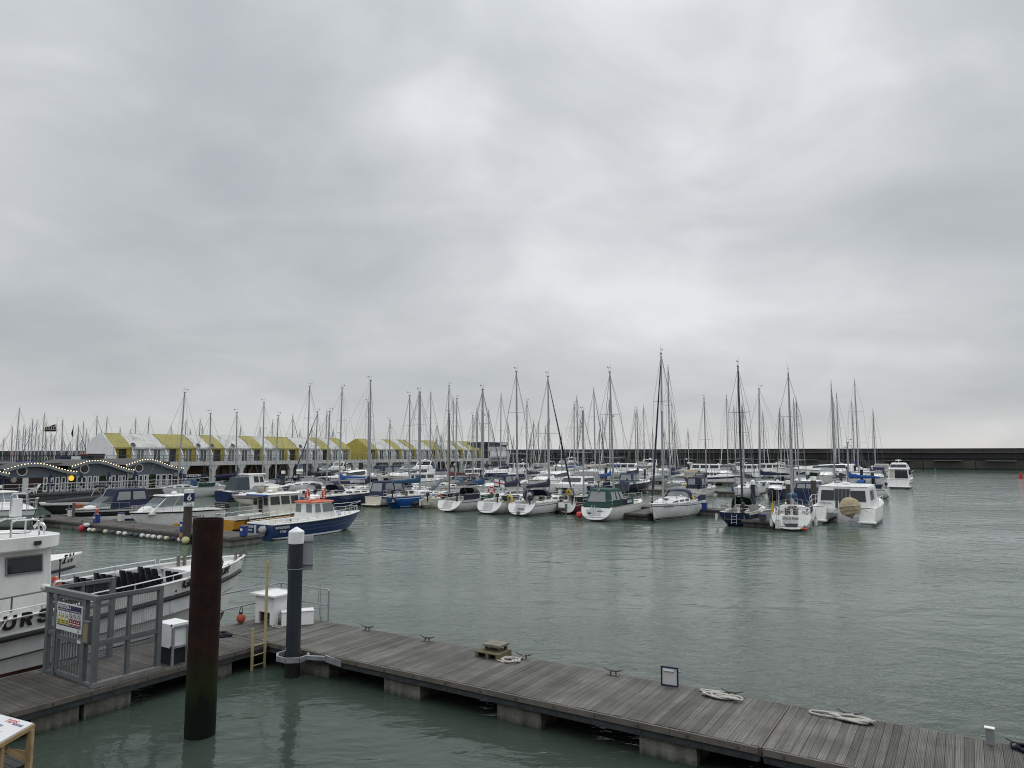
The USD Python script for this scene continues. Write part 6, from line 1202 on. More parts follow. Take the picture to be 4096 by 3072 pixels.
for k, sg_ in ((.08, -1), (-.07, 1)):
    z = (zb + zc) / 2 + k; am.box(pt6(.02, -.338, z), (.34, .004, .03), R6); am.slab([pt6(.02 + sg_ * .24, -.338, z), pt6(.02 + sg_ * .13, -.338, z + .055), pt6(.02 + sg_ * .13, -.338, z - .055), pt6(.02 + sg_ * .235, -.338, z)], .002)
put('arrow', am, INK, s7)
# boats on the middle walkway, bows towards it
AVr = AV + PI
b_ = edge6(572, 2.75); bb, BH = pilot('white fishing catamaran lettered Brighton with a dark band and black outboards', b_ + headed(0, AV) * 6.9, AVr, 7.6, 2.75, 1.15, 1.28, W, .42, .86, 1.22, band=(-.10, -.03, NAVY), sf=1.45, sb=-.25, qc=.40, ww=.70, wm=GLASSC, rake=1.1, fine=2.8, boot=None, wins=[('l', .03, .47, .40, .95), ('l', .50, .95, .40, .95), ('r', .05, .5, .4, .95), ('r', .53, .97, .4, .95), ('f', .05, .48, .35, .95), ('f', .52, .95, .35, .95), ('b', .1, .4, .2, .9), ('b', .5, .9, .2, .9)])
put('yellow_stripe', BH.band(.10, .26, 0, .62, .014), STRY, bb); side_text(bb, BH, 'Brighton L', .40, .58, .26, 1, INK, 1.9, False, .25); side_text(bb, BH, 'oat', .10, .66, .22, 1, INK, .5, False, .25); side_text(bb, BH, 'www.brightonfunboat.co.uk', .52, 1.09, .06, 1, INKB, 1.5, True)
for y in (-.45, .45): outboard(bb, -.45, y, .95, BLACK, 1.05)
rails(bb, BH, .02, .28, .35, 4, sides=(1,))
b_ = edge6(325, 2.7); cbm, CH = sport('white sports cruiser under a tall navy canvas canopy, bow to the walkway', b_ + headed(0, AV) * 7.6, AVr, 8.4, 2.8, 1.0, 1.12, W, NCANV, band=(-.62, -.22, BLACK), canh=1.45, arch=False, hm=.42, rake=1.2, sh=.13)
side_text(cbm, CH, 'FOUR 2 CANE', .72, 1.02, .13, 1, INKB, 1.15, True)
pk = thing('bow_fender', 'orange canvas wrapped fender ball on the bow of the navy canopied cruiser', 'fender', tuple(b_ + headed(0, AV) * .25) + (1.32,), 0); put('ball', MB().ball((0, 0, 0), .36, (1, 1, .8), 2), mat('dull_orange_canvas', (.32, .12, .07), .85), pk, True); put('lashing', MB().tube([(.37 * math.cos(a), .37 * math.sin(a), .05) for a in np.linspace(0, 2 * PI, 17)[:-1]], .02, 4, True), ROPED, pk)
b_ = edge6(205, 4.6); kb, KH = motor('black hulled speedboat under a black cover, bow to the walkway', b_ + headed(0, AV) * 6.6, AVr, 7.2, 2.5, 1.05, 1.2, BLACK, trans=BLACK, kind='speedboat', cat='speedboat', boot=W2, edge=None, rake=1.4)
put('white_topside', KH.band(-.20, .03, rel=True, off=.02), W, kb); bd, P = superstructure(kb, KH, .05, .93, .04, .55, .88, 'cover', KCANV)
q0 = .10 * 7.2; put('wake_arch', MB().tube([(q0 - .2, 1.1, 1.1), (q0 + .9, 1.02, 2.35), (q0 + .95, .8, 2.45), (q0 + .95, -.8, 2.45), (q0 + .9, -1.02, 2.35), (q0 - .2, -1.1, 1.1)], .035, 6).seg((q0 + 1.5, 1.05, 1.15), (q0 + .9, 1.02, 2.3), .025, 6).seg((q0 + 1.5, -1.05, 1.15), (q0 + .9, -1.02, 2.3), .025, 6), STEEL, kb, True); put('folded_bimini', MB().tube([(q0 + .9, 1.0, 2.42), (q0 + .95, .8, 2.55), (q0 + .95, -.8, 2.55), (q0 + .9, -1.0, 2.42)], .11, 7), KCANV, kb, True)
# fishing boats at the walkway's end
ds, DH = pilot('ochre hulled angling boat lettered Delta Su with a white wheelhouse', at(890, 2118), AV, 9.6, 3.1, .80, 1.15, YELL, .36, .70, 1.60, roof=W, house=mat('cream_wheelhouse', (.66, .64, .57), .45, streak=.2), sf=.30, sb=-.1, qc=.35, boot=BLACK, cat='fishing boat', kind='fishing_boat')
side_text(ds, DH, 'Delta Su', .17, .52, .28, -1, mat('brown_lettering', (.09, .03, .01), .5), 1.5, True, .3); put('rolled_awning', MB().tube([(3.0, -1.2, 2.45), (3.0, 1.2, 2.45)], .10, 8), BCANV, ds); put('awning', MB().add([[3.3, -1.1, 2.52], [3.3, 1.1, 2.52], [1.7, 1.2, 2.32], [1.7, -1.2, 2.32]], [[0, 1, 2, 3]]).add([[3.3, -1.1, 2.49], [3.3, 1.1, 2.49], [1.7, 1.2, 2.28], [1.7, -1.2, 2.28]], [[0, 3, 2, 1]]), KCANV, ds)
rails(ds, DH, .03, .40, .65, 6); put('fender_tube', MB().tube([(.6, -1.0, 1.05), (2.6, -1.15, 1.1)], .14, 9), FEND, ds); put('liferaft', MB().tube([(4.2, .2, 2.86), (5.0, .2, 2.86)], .24, 10), CREAM, ds); put('buoy', MB().ball((3.75, .5, 2.85), .28, sub=2), mat('brown_buoy', (.30, .24, .19), .7), ds)
side_text(ds, DH, 'Delta', .66, 1.42, .2, -1, mat('brown_lettering', ()), .5, True, .3)
ws, WH = pilot('blue hulled charter boat lettered WANDERING STAR with an orange cabin roof', at(1040, 2152), AV, 9.4, 3.05, .98, 1.22, MBLUE, .40, .64, 1.22, roof=ORNG, sf=.42, sb=.0, qc=.40, ww=.72, wm=GLASSC, rake=1.15, boot=W, cat='charter boat', kind='charter_boat', dip=.03, wins=[('r', .10, .34, .46, .92, GLASSC), ('r', .46, .95, .46, .92, GLASSC), ('l', .05, .5, .46, .92, GLASSC), ('l', .6, .9, .46, .92, GLASSC), ('f', .06, .48, .48, .92, GLASSC), ('f', .52, .94, .48, .92, GLASSC), ('b', .08, .36, .46, .9, GLASSC), ('b', .64, .92, .46, .9, GLASSC)])
put('white_gunwale', WH.edge(.07, dz=.03), W, ws)
m = MB()
for z in (-.30, -.55):
    for sd in (1, -1): m.tube([WH.at_z(q, WH.zs(q) + z, sd, .01) for q in np.linspace(.02, .8, 16)], .022, 5)
put('hull_ridge', m, MBLUE, ws); side_text(ws, WH, 'WANDERING', .075, .70, .17, -1, INKW, 1.15); side_text(ws, WH, 'STAR', .085, .42, .17, -1, INKW, .5); transom_text(ws, WH, 'WANDERING', .72, .14, INKW, 1.0, .7); transom_text(ws, WH, 'STAR', .48, .13, INKW, 1.0, .34)
for y in (.45, -.45): put('rudder_bar', MB().bb((-.10, y - .05, .25), (-.02, y + .05, .92)), SIGNW, ws)
put('emblem', MB().ball((-.05, 0, .62), .14, (.1, 1.6, .8), 1), mat('red_emblem', (.45, .08, .05), .5), ws)
zc_ = WH.zs(.7); put('name_board', MB().text('WANDERING', .13, (6.35, -.985, zc_ + .30), (1, 0.14, 0), (0, .1, 1), .004, True, 0, .8).text('STAR', .13, (6.35, -.985, zc_ + .10), (1, .14, 0), (0, .1, 1), .004, True, 0, .34), INKB, ws)
rails(ws, WH, .02, .40, .34, 5); pulpit(ws, WH, .75, .80)
put('liferaft', MB().tube([(4.4, .3, 2.52), (5.4, .3, 2.52)], .22, 10), WHITEP, ws)
for q, y in ((.38, -.6), (.55, -.6)):
    a = at(1040, 2152) + headed(0, AV) * q * 9.4 + headed(0, AV - PI / 2) * .55; lifebuoy('red lifebuoy upright on the aft edge of the orange cabin roof' if q < .5 else 'red lifebuoy upright near the front of the orange cabin roof', tuple(a) + (2.78,), AV + PI / 2 + .5, LIFE, .33, .08)
b_ = at(1040, 2152) - headed(0, AV) * .3 + headed(0, AV - PI / 2) * .6; buoy('grey ball fender at the stern corner of the blue charter boat', tuple(b_) + (.60,), .26, mat('grey_buoy', (.35, .35, .34), .6))
# green-grey motor boat at the left edge
gp2 = np.array([-36.4, 55.0]) - headed(0, AU) * 10; grb, GRH = pilot('white and pale green motor cruiser at the left edge with a pipe bow rail', gp2, AU, 10., 3.3, 1.25, 1.55, mat('pale_green_hull', (.22, .26, .22), .5, streak=.3), .20, .52, 1.35, band=(-.42, .02, W), sf=.9, sb=.1, qc=.18, boot=BLACK, wm=mat('grey_blue_screen', (.16, .19, .21), .3))
pulpit(grb, GRH, .8, .72, r=.022); put('raft', rbox((3.3, -.2, 3.1), (1.1, .7, .22), .08), mat('cream_raft', (.6, .58, .52), .6), grb, 40)
mz = 1.5; put('mast', MB().tube([(4.6, -.7, 2.9), (4.6, -.7, 6.0)], .05, 6).tube([(4.6, -.7, 5.9), (3.6, -.7, 6.5)], .035, 5).tube([(4.0, -.4, 2.9), (2.2, -.4, 5.6)], .06, 6), WHITEP, grb)
fl = thing('ensign', 'black and white flag drooping from the mast of the cruiser at the left edge', 'flag', tuple(gp2 + headed(0, AU) * 4.72 + headed(0, AU - PI / 2) * .7) + (4.3,), AU); put('cloth', MB().grid(np.array([[[.0, 0, 1.1], [.02, .02, .5], [.0, 0, 0]], [[.2, .08, .9], [.22, -.02, .4], [.2, .05, -.1]], [[.3, .02, .6], [.34, .08, .2], [.3, 0, -.15]]])), mat('dark_flag_cloth', (.03, .035, .07), .8), fl, True); put('stripe', MB().slab([(.03, -.03, .3), (.3, -.03, .12), (.3, -.03, .2), (.03, -.03, .4)], .004).slab([(.03, -.03, .12), (.3, -.03, -.05), (.3, -.03, .03), (.03, -.03, .2)], .004), INKW, fl)
q = edge6(190, -.3); t = thing('fender', 'white cylinder fender hanging below the bow of the cruiser at the left edge', 'fender', tuple(q) + (.4,), 0); put('body', MB().lathe([(.03, -.42), (.15, -.36), (.15, .25), (.05, .32)], n=12), FEND, t, True); put('cap', MB().lathe([(.155, .2), (.155, .3), (.05, .4)], n=12), NAVY, t)
# ================================================================ FRONT ROW OF BERTHS (sterns towards us)
FR = 'boats in the front row of berths'
d_ = headed(0, AV)
A_, _ = sport('cream sports cruiser under a navy canopy, stern to us, beside the royal blue yacht', at(1492, 2022), AV, 8.6, 2.75, 1.05, 1.3, CREAM, NCANV, canh=1.35, arch=False, hm=.55, boot=TCANV)
Bt, BH_ = yacht('royal blue yacht with a white sheer line and a teal sail cover', at(1552, 2030), AV, 10.6, (1680, 1567), BLUE, B=3.1, rr=-.9, st=.62, boot=W, stripe=INKW, cover=TCANV, roofm=W, F0=1.15, F1=1.3, sp=2)
put('transom_badge', MB().text('LJ', .30, (-.32, .1, .72), (0, -1, 0), (-.5, 0, 1), .006, True), INKW, Bt); put('dodger', MB().bb((1.6, -1.3, 1.25), (1.65, -.4, 1.75)).bb((1.0, 1.25, 1.25), (2.2, 1.3, 1.7)), mat('dark_khaki_canvas', (.09, .085, .06), .8), Bt)
yacht('small low white yacht with a burgundy hatch cover right of the royal blue one', at(1697, 2029), AV, 7.2, (1798, 1653), W2, B=2.5, rr=-.3, st=.6, boot=None, mcol=None) if False else None
Ct, CH_ = yacht('small low white yacht with a burgundy hatch cover beside the royal blue one', at(1697, 2029), AV, 7.4, (1798, 1655), CREAM, B=2.4, rr=-.25, st=.62, boot=None, F0=.85, F1=1.0, col=ALUB, sp=1, hatchm=RCANV, wheelq=False, nw=2, hi=.85)
put('folded_sail', MB().tube([(3.0, .1, 2.9), (2.2, .1, 2.3), (1.5, .15, 1.9), (1.0, .1, 1.9)], [.16, .24, .2, .1], 7), mat('grey_blue_cloth', (.16, .19, .24), .8, bump=.5, bscale=6), Ct, True)
Dt, DH_ = yacht('white scoop sterned yacht with a black bimini and a grey hood', at(1800, 2042), AV, 10.2, (1934, 1556), W, B=3.3, rr=.75, st=.86, boot=None, cover=TCANV, hoodm=mat('charcoal_canvas', (.035, .045, .055), .8, bump=.3, bscale=8), bim=KCANV, sp=2, radar=.76, stripe=NAVY)
Et, EH_ = yacht('white open sterned yacht flying a red cross flag', at(1960, 2051), AV, 9.8, (2070, 1486), W, B=3.25, rr=.65, st=.86, boot=None, cover=DNAVY, sp=2, F0=1.1)
Ft, FH_ = yacht('white yacht lettered INDUS on its rounded stern', at(2088, 2058), AV, 10.4, (2198, 1504), W, B=3.35, rr=.7, st=.86, boot=NAVY, cover=DNAVY, jib=mat('black_sail_strip', (.010, .011, .02), .7), hoodm=DNAVY, sp=1, stripe=NAVY)
transom_text(Ft, FH_, '\u2022 INDUS \u2022'.replace('\u2022', '-'), .52, .22, INK, -.05, 1.0); put('wheel_cover', MB().ball((1.45, .15, 1.75), .62, (.45, 1, .95), 2), DNAVY, Ft, True); put('outboard_cover', MB().ball((.2, -.7, 1.85), .26, (.9, 1, 1.1), 2), mat('silver_cover', (.35, .35, .36), .6), Ft, True); put('step_bracket', MB().bb((-.75, -.15, .12), (-.55, .15, .38)), GREYP, Ft)
Gt, GH_ = yacht('yacht with a burgundy hull and a white stern between INDUS and MORDOC', at(2268, 2052), AV, 8.6, (2336, 1643), BURG, W, B=2.75, rr=.15, st=.70, boot=W, sp=1, stripe=INKW, roofm=W, F0=1.0, F1=1.25)
put('rudder', MB().bb((-.3, -.05, -.3), (-.05, .05, .95)), GREYP, Gt); put('dodger', MB().bb((.5, -.5, 1.2), (.55, .1, 1.8)), mat('tan_panel', (.20, .15, .09), .8), Gt)
Ht, HH_ = yacht('white yacht under a dark green cockpit tent lettered MORDOC', at(2388, 2079), AV, 10.0, (2452, 1488), W, B=3.35, rr=.55, st=.88, boot=None, rake=.045, sp=2, F0=1.15, F1=1.3, radar=.66, stripe=None, hi=.62, boomc=ALU)
cabin(Ht, 'cockpit_tent', -.05, 3.7, 1.42, .95, 1.12, 2.70, .75, .6, GCANV, [('b', .14, .80, .30, .84), ('r', .08, .36, .34, .82), ('r', .44, .62, .34, .82), ('r', .70, .9, .36, .8), ('l', .1, .45, .35, .82), ('l', .55, .9, .35, .82)], .2, wm=VINYL)
for sd in (1, -1): put('dodger', MB().slab([HH_.pt(.02, 1., sd, -.03) + [0, 0, .05], HH_.pt(.42, 1., sd, -.03) + [0, 0, .05], HH_.pt(.42, 1., sd, -.03) + [0, 0, .62], HH_.pt(.02, 1., sd, -.03) + [0, 0, .62]], .012), GCANV, Ht)
p = HH_.pt(.33, 1., -1, .0) + [0, -.02, .24]; put('dodger_lettering', MB().text('MORDOC', .24, p, (1, -.06, 0), (0, 0, 1), .006, True, .2, 1.0), INKW, Ht); transom_text(Ht, HH_, 'MORDOC', .78, .11, INK, -.45, .62); put('transom_hatch', MB().bb((-.33, .25, .32), (-.25, .85, .95)), W2, Ht)
for y, z in ((.55, .62), (-.25, .42)): put('vent', MB().bb((-.36, y - .16, z - .06), (-.30, y + .16, z + .06)), BLACK, Ht)
It, IH_ = yacht('white yacht lettered SILVER FOX, bow towards us, with a navy sprayhood', at(2770, 2048), AV + PI, 10.8, (2637, 1410), W, B=3.45, rr=.3, st=.86, boot=NAVY, hoodm=NCANV, jib=mat('navy_sail_strip', (.012, .015, .035), .7), sp=2, stripe=NAVY, F0=1.25, F1=1.45, cover=mat('grey_striped_cover', (.22, .22, .22), .8, var=.6, scale=8), lo=.4, rakeb=.5)
put('boot_line', IH_.band(.20, .24), NAVY, It); side_text(It, IH_, 'SILVER FOX', .84, 1.12, .19, 1, mat('grey_lettering', (.16, .17, .18), .5), 1.15)
Jt, JH_ = yacht('small dark blue sterned yacht with a green trimmed hood and a black mast', at(2938, 2101), AV, 8.6, (2963, 1462), NAVY, B=2.75, rr=-.35, st=.86, boot=W, col=ALUD, sp=2, hoodm=GCANV, F0=1.05, F1=1.15, roofm=CREAM, rake=.005, lo=.3)
put('stern_ladder', MB().tube([(-.02, .22, .95), (-.10, .22, .15)], .016).tube([(-.02, -.2, .95), (-.10, -.2, .15)], .016).seg((-.05, .22, .75), (-.05, -.2, .75), .014).seg((-.07, .22, .52), (-.07, -.2, .52), .014).seg((-.09, .22, .28), (-.09, -.2, .28), .014), SIGNW, Jt); put('cream_deck_band', JH_.band(-.16, .02, rel=True, off=.016), CREAM, Jt)
Kt, KH_ = yacht('white yacht lettered Ghost Rider across its wide stern', at(3166, 2117), math.radians(67), 9.8, (3177, 1490), W, B=3.2, rr=.45, st=.88, boot=None, sp=2, jib=mat('black_sail_strip', ()), F0=1.12, F1=1.2, radar=.52, lo=.5, hi=.66, col=ALU)
transom_text(Kt, KH_, 'Ghost Rider', .80, .22, INK, 0, 1.15, .35, False); put('liferaft_slot', MB().slab([(-.42, .38, .30), (-.42, -.38, .30), (-.33, -.5, .52), (-.33, .5, .52)], .02), BLACK, Kt); put('mast_bag', MB().ball((4.6, 0, 2.35), .42, (1.3, 1, .62), 2), TCANV, Kt, True); put('cockpit_locker', MB().bb((2.2, -.5, .7), (2.9, .5, 1.45)), mat('dark_brown_locker', (.06, .045, .04), .6), Kt)
put('radar_post', MB().tube([(.1, .85, .7), (.1, .85, 3.0)], .05, 8), ALU, Kt); put('radar', MB().lathe([(0, 0), (.30, .02), (.31, .14), (.2, .22), (0, .23)], (.1, .85, 3.0), 14), WHITEP, Kt); put('danbuoy', MB().seg((.1, 1.3, 1.0), (.1, 1.3, 3.0), .018, 5).tube([(.1, 1.3, 1.3), (.1, 1.3, 1.95)], .09, 8), YBUOY, Kt); put('container', MB().bb((1.2, -.75, 1.0), (1.5, -.5, 1.35)), WHITEP, Kt)
# power catamaran
ct_pos = at(3372, 2092); k_ = AV + .0
cat = thing('power_catamaran', 'white power catamaran lettered HONE RUA with a beige covered dinghy on its stern', 'catamaran', tuple(ct_pos) + (0,), k_)
for sd in (1, -1):
    H = Hull(10.5, 1.5, 1.25, 1.55, 'm', .7, .85, .5, 14, 8)
    v, f = H.skin().mesh(); put('hull', (v + [0, sd * 1.85, 0], f), W, cat, 30); v, f = H.transom().mesh(); put('transom', (v + [0, sd * 1.85, 0], f), W, cat); v, f = H.deck(0, 1).mesh(); put('side_deck', (v + [0, sd * 1.85, 0], f), DECKW, cat)
    put('swim_step', rbox((-.25, sd * 1.85, .16), (.9, 1.35, .16), .05), W, cat, 30); v, f = H.band(-.02, .1).mesh(); put('boot_stripe', (v + [0, sd * 1.85, 0], f), mat('pale_blue_antifoul', (.25, .34, .38), .6), cat)
    P = [(.3, sd * 2.55, 1.2), (.4, sd * 2.58, 1.95), (1.5, sd * 2.60, 2.15), (3.2, sd * 2.6, 2.1), (4.5, sd * 2.6, 2.1)]; m = MB().tube(P, .022, 6).tube([(a, b, c - .38) for a, b, c in P[1:]], .016, 5)
    for a, b, c in P[1:]: m.seg((a, b, 1.2), (a, b, c), .02, 5)
    put('side_rail', m, WHITEP, cat)
put('bridge_deck', MB().bb((.2, -1.9, .80), (9.4, 1.9, 1.15)), W, cat)
cabin(cat, 'saloon', .55, 7.8, 2.12, 1.95, .95, 2.95, 1.6, .42, W2, [('b', .07, .32, .42, .84), ('b', .64, .92, .40, .84), ('r', .10, .22, .45, .84), ('r', .26, .5, .45, .84), ('l', .5, .74, .45, .84), ('l', .78, .9, .45, .84), ('f', .06, .48, .4, .9), ('f', .52, .94, .4, .9)], .16, roof=W, over=.15)
for i in range(4): y = .62 - .29 * i; put('door_pane', MB().slab([(.61, y, 1.0), (.61, y - .2, 1.0), (.95, y - .2, 2.72), (.95, y, 2.72)], .05), GLASS, cat)
put('door_frame', MB().slab([(.615, .72, .95), (.615, -.54, .95), (.955, -.54, 2.78), (.955, .72, 2.78)], .03), GREYP, cat)
put('name_lettering', MB().text('HONE RUA', .16, (.58, 1.38, 1.48), (0, -1, 0), (.2, 0, 1), .006, False, 0, .95), INK, cat); put('macron', MB().bb((.575, 1.50, 1.68), (.595, 1.62, 1.70)), INK, cat)
put('aerial', MB().seg((3.2, 0, 3.0), (3.2, 0, 4.4), .018, 5), WHITEP, cat); put('searchlight', MB().lathe([(0, 0), (.35, .02), (.36, .16), (0, .2)], (3.6, .1, 3.05), 12), WHITEP, cat)
dg = thing('covered_dinghy', 'inflatable dinghy under a beige cover slung on the stern of the power catamaran', 'dinghy', tuple(ct_pos + headed(0, k_) * -.30 + headed(0, k_ - PI / 2) * .62) + (1.35,), k_)
ic = trimesh.creation.icosphere(4); v = np.array(ic.vertices); r3 = .86 + .30 * meshkit.fbm(v * 2.2 + 5, 4, 3)[:, None]; fold = 1 + .035 * np.sin(v[:, 2:3] * 16 + 3 * v[:, 1:2]) * (v[:, 2:3] < .4)
v = v * r3 * fold * [.44, .82, .78]; v[:, 1] += np.where(v[:, 2] < -.1, -.18 * (v[:, 2] + .1), 0); put('cover', (v, np.array(ic.faces)), SAND, dg, True); put('rope', MB().tube([(-.15, 1.4, -.55), (-.5, .6, .02), (-.56, 0, .12), (-.5, -.6, .1), (-.1, -1.35, -.35)], .018, 5), mat('grey_line', ()), dg, True)
put('davit', MB().seg((.3, 0, .3), (-.05, 0, .95), .03, 6).bar((.2, -.1, -.75), (-.1, -.1, -.85), .2, .12), STEEL, dg)
# England flag, buoys, fenders belonging to the front row
q = at(1975, 2051) + d_ * .1; zt = zat(1965, 1915, *q); fp = thing('flag_staff', 'thin staff carrying the red cross flag at the stern of the white yacht', 'flag pole', tuple(q) + (1.0,), AV); put('staff', MB().seg((0, 0, 0), (0, 0, zt - .9), .014, 5), WIRE, fp)
ef = thing('red_cross_flag', 'white flag with a red cross flying from the yacht left of INDUS', 'flag', tuple(q) + (zt - 1.0,), math.atan2(q[1], q[0]) - PI / 2)
xs = np.linspace(0, .98, 9); wv = lambda x: .06 * math.sin(6 * x) ; fz = lambda x: -.22 * x
FG = lambda a, b, z0, z1, o: np.array([[[x, wv(x) + o, z0 + fz(x)], [x, wv(x) + o, z1 + fz(x)]] for x in np.linspace(a, b, 9)])
put('cloth', MB().grid(FG(0, .98, .35, 1.0, 0)), INKW, ef, True); put('cross', MB().grid(FG(0, .98, .615, .735, -.008)).grid(FG(.43, .55, .35, 1.0, -.009)).grid(FG(0, .98, .615, .735, .008)).grid(FG(.43, .55, .35, 1.0, .009)), mat('flag_red', (.50, .02, .03), .7), ef, True)
def near(px, py, dx=0, dy=0): return at(px, py) + d_ * dy + headed(0, AV - PI / 2) * dx
def buoyz(px, py, z, y_add=.3): q = at(px, 2050)
lifebuoy('red lifebuoy on the stern rail beneath the red cross flag', tuple(at(1966, 2048)) + (zat(1966, 1961, *at(1966, 2048)),), AV + .3, RED, .30, .075)
def horseshoe(lab, px, py, base, m=YBUOY):
    q = at(*base); t = thing('horseshoe_buoy', lab, 'lifebuoy', tuple(q) + (zat(px, py, *q),), AV); a = np.linspace(-PI * .38, PI * 1.38, 18); put('foam', MB().tube([(0, .24 * math.cos(k), .30 * math.sin(k)) for k in a], .11, 8), m, t, True); put('strap', MB().bb((-.12, -.26, -.1), (.12, .26, -.04)), ALU, t)
horseshoe('yellow horseshoe buoy between the red cross flag yacht and INDUS', 2043, 1997, (2040, 2052)); horseshoe('yellow horseshoe buoy on the stern rail of the burgundy yacht', 2276, 1973, (2276, 2050)); horseshoe('yellow horseshoe buoy on the stern of SILVER FOX', 2763, 1998, (2768, 2046))
q = at(2318, 2072); buoy('bright red round buoy between the burgundy yacht and MORDOC', tuple(q) + (.28,), .28, mat('bright_red_buoy', (.60, .05, .05), .45))
fen = None
for px, py, dz, lab in ((2868, 2095, .55, 'white fender at the port quarter of the dark sterned yacht'), (3087, 2114, .5, 'white fender farthest left on Ghost Rider'), (3108, 2119, .42, 'left fender of the close pair on the stern of Ghost Rider'), (3117, 2119, .42, 'right fender of the close pair on the stern of Ghost Rider'), (3230, 2117, .45, 'white fender with a blue top on the right quarter of Ghost Rider'), (3264, 2112, .5, 'white fender between Ghost Rider and the catamaran'), (1643, 2024, .5, 'white fender on the flank of the royal blue yacht'), (1681, 2028, .45, 'white fender at the stern of the small low yacht'), (3066, 2020, .9, 'white fender hanging left of the navy boat behind Ghost Rider')):
    q = at(px, py)
    if fen is None:
        fen = thing('fender', lab, 'fender', tuple(q) + (dz,), 0, 'hanging white fenders in the front row'); put('body', MB().lathe([(.03, -.36), (.13, -.30), (.13, .24), (.04, .32)], n=12), FEND, fen, True); put('top_eye', MB().lathe([(.135, .18), (.09, .28), (.03, .34), (0, .35)], n=10), NAVY, fen); put('line', MB().seg((0, 0, .33), (.03, 0, .95), .01, 4), ROPED, fen); fen = fen.GetPrim()
    else: copy_of(fen, tuple(q) + (dz,), px * .1, lab)
q = at(3219, 2121); buoy('small orange buoy in the water under the stern of Ghost Rider', tuple(q) + (.10,), .2, OB, sc=(1.2, 1, .6))
# finger pontoons of the front row
def finger(lab, pos, L, w=1.1, hd=AV, box_=False): return pontoon(lab, pos, hd, 0, L, -w / 2, w / 2, [(.3, L * .45), (L * .55, L - .3)], pitch=.4, pm=PLANKB, pid='finger_pontoon', ends=(1, 0))
for px, py, L, w, lab in ((1652, 2026, 9, .8, 'finger pontoon between the royal blue yacht and the small low one'), (1928, 2040, 9, .9, 'finger pontoon between the grey hooded yacht and the red cross one'), (2245, 2052, 9, .9, 'finger pontoon with a small tender between INDUS and the burgundy yacht'), (2540, 2076, 9, 2.2, 'wide pontoon end between MORDOC and SILVER FOX'), (3030, 2106, 10, 2.4, 'broad pontoon end round the grey pile beside Ghost Rider')):
    finger(lab, at(px, py), L, w)
pontoon('front walkway with a blue box between SILVER FOX and the dark sterned yacht', at(2690, 2056) + V2 * 1.0, AU, -4, 9.0, 0, 2.2, [(-3.5, 2), (2.2, 8.6)], pitch=.4, pm=PLANKB)
q = at(2818, 2041, .5); copyb = thing('power_box', 'blue power box on the walkway right of SILVER FOX', 'power box', tuple(q) + (DZ,), AU); put('body', rbox((0, 0, .32), (.46, .36, .62), .04), PLASB, copyb, 40); put('lid', rbox((0, 0, .66), (.5, .4, .08), .03), PLASB, copyb, 40)
q = at(2838, 2035, .5); t = thing('trolley_frame', 'thin grey metal hoop beside the blue box right of SILVER FOX', 'frame', tuple(q) + (DZ,), AU); put('hoop', MB().tube([(-.3, 0, 0), (-.3, 0, .75), (.3, 0, .75), (.34, 0, .6), (.34, 0, 0)], .025, 5), GREYP, t); put('board', MB().bb((-.2, -.02, .5), (.1, .02, .62)), ALU, t)
q = at(3052, 2092, .5); t = thing('waste_bin', 'dark bin with a blue rim beside the grey pile', 'bin', tuple(q) + (DZ,), 0); put('body', MB().lathe([(0, 0), (.24, 0), (.28, .62), (0, .62)], n=14), mat('dark_bin', (.03, .035, .04), .6), t); put('rim', MB().lathe([(.28, .6), (.30, .61), (.30, .68), (.1, .7)], n=14), PLASB, t)
for px, py, L, hd, lab, m in ((2235, 2045, 2.6, AV, 'small blue and white tender beside the flank of INDUS', MBLUE), (3075, 2100, 2.6, AV + .1, 'upturned grey tender on the broad pontoon beside Ghost Rider', mat('grey_tender', (.3, .3, .3), .6))):
    t = thing('tender', lab, 'dinghy', tuple(at(px, py)) + (.0 if px < 3000 else .55,), hd); H = Hull(L, 1.3, .42, .5, 'm', .4, .8, .1, 9, 7); put('hull', H.skin(), m, t, 30); put('transom', H.transom(), m, t); put('gunwale', H.edge(.07), FEND, t); put('floor', H.deck(.02, .97, .25, 0, .06), GREYP, t); put('thwart', MB().bb((L * .4, -.55, .3), (L * .5, .55, .34)), TEAK, t)
t = thing('steps', 'black and white pontoon steps frame near the bow of INDUS', 'steps', tuple(at(2240, 2012)) + (DZ,), AU); put('frame', MB().bb((-.3, -.02, .3), (-.25, .02, 1.2)).bb((.25, -.02, .3), (.3, .02, 1.2)).bb((-.25, -.02, 1.1), (.25, .02, 1.2)), GREYP, t); put('notice', MB().bb((-.2, -.03, .5), (.2, -.01, 1.05)), SIGNW, t)
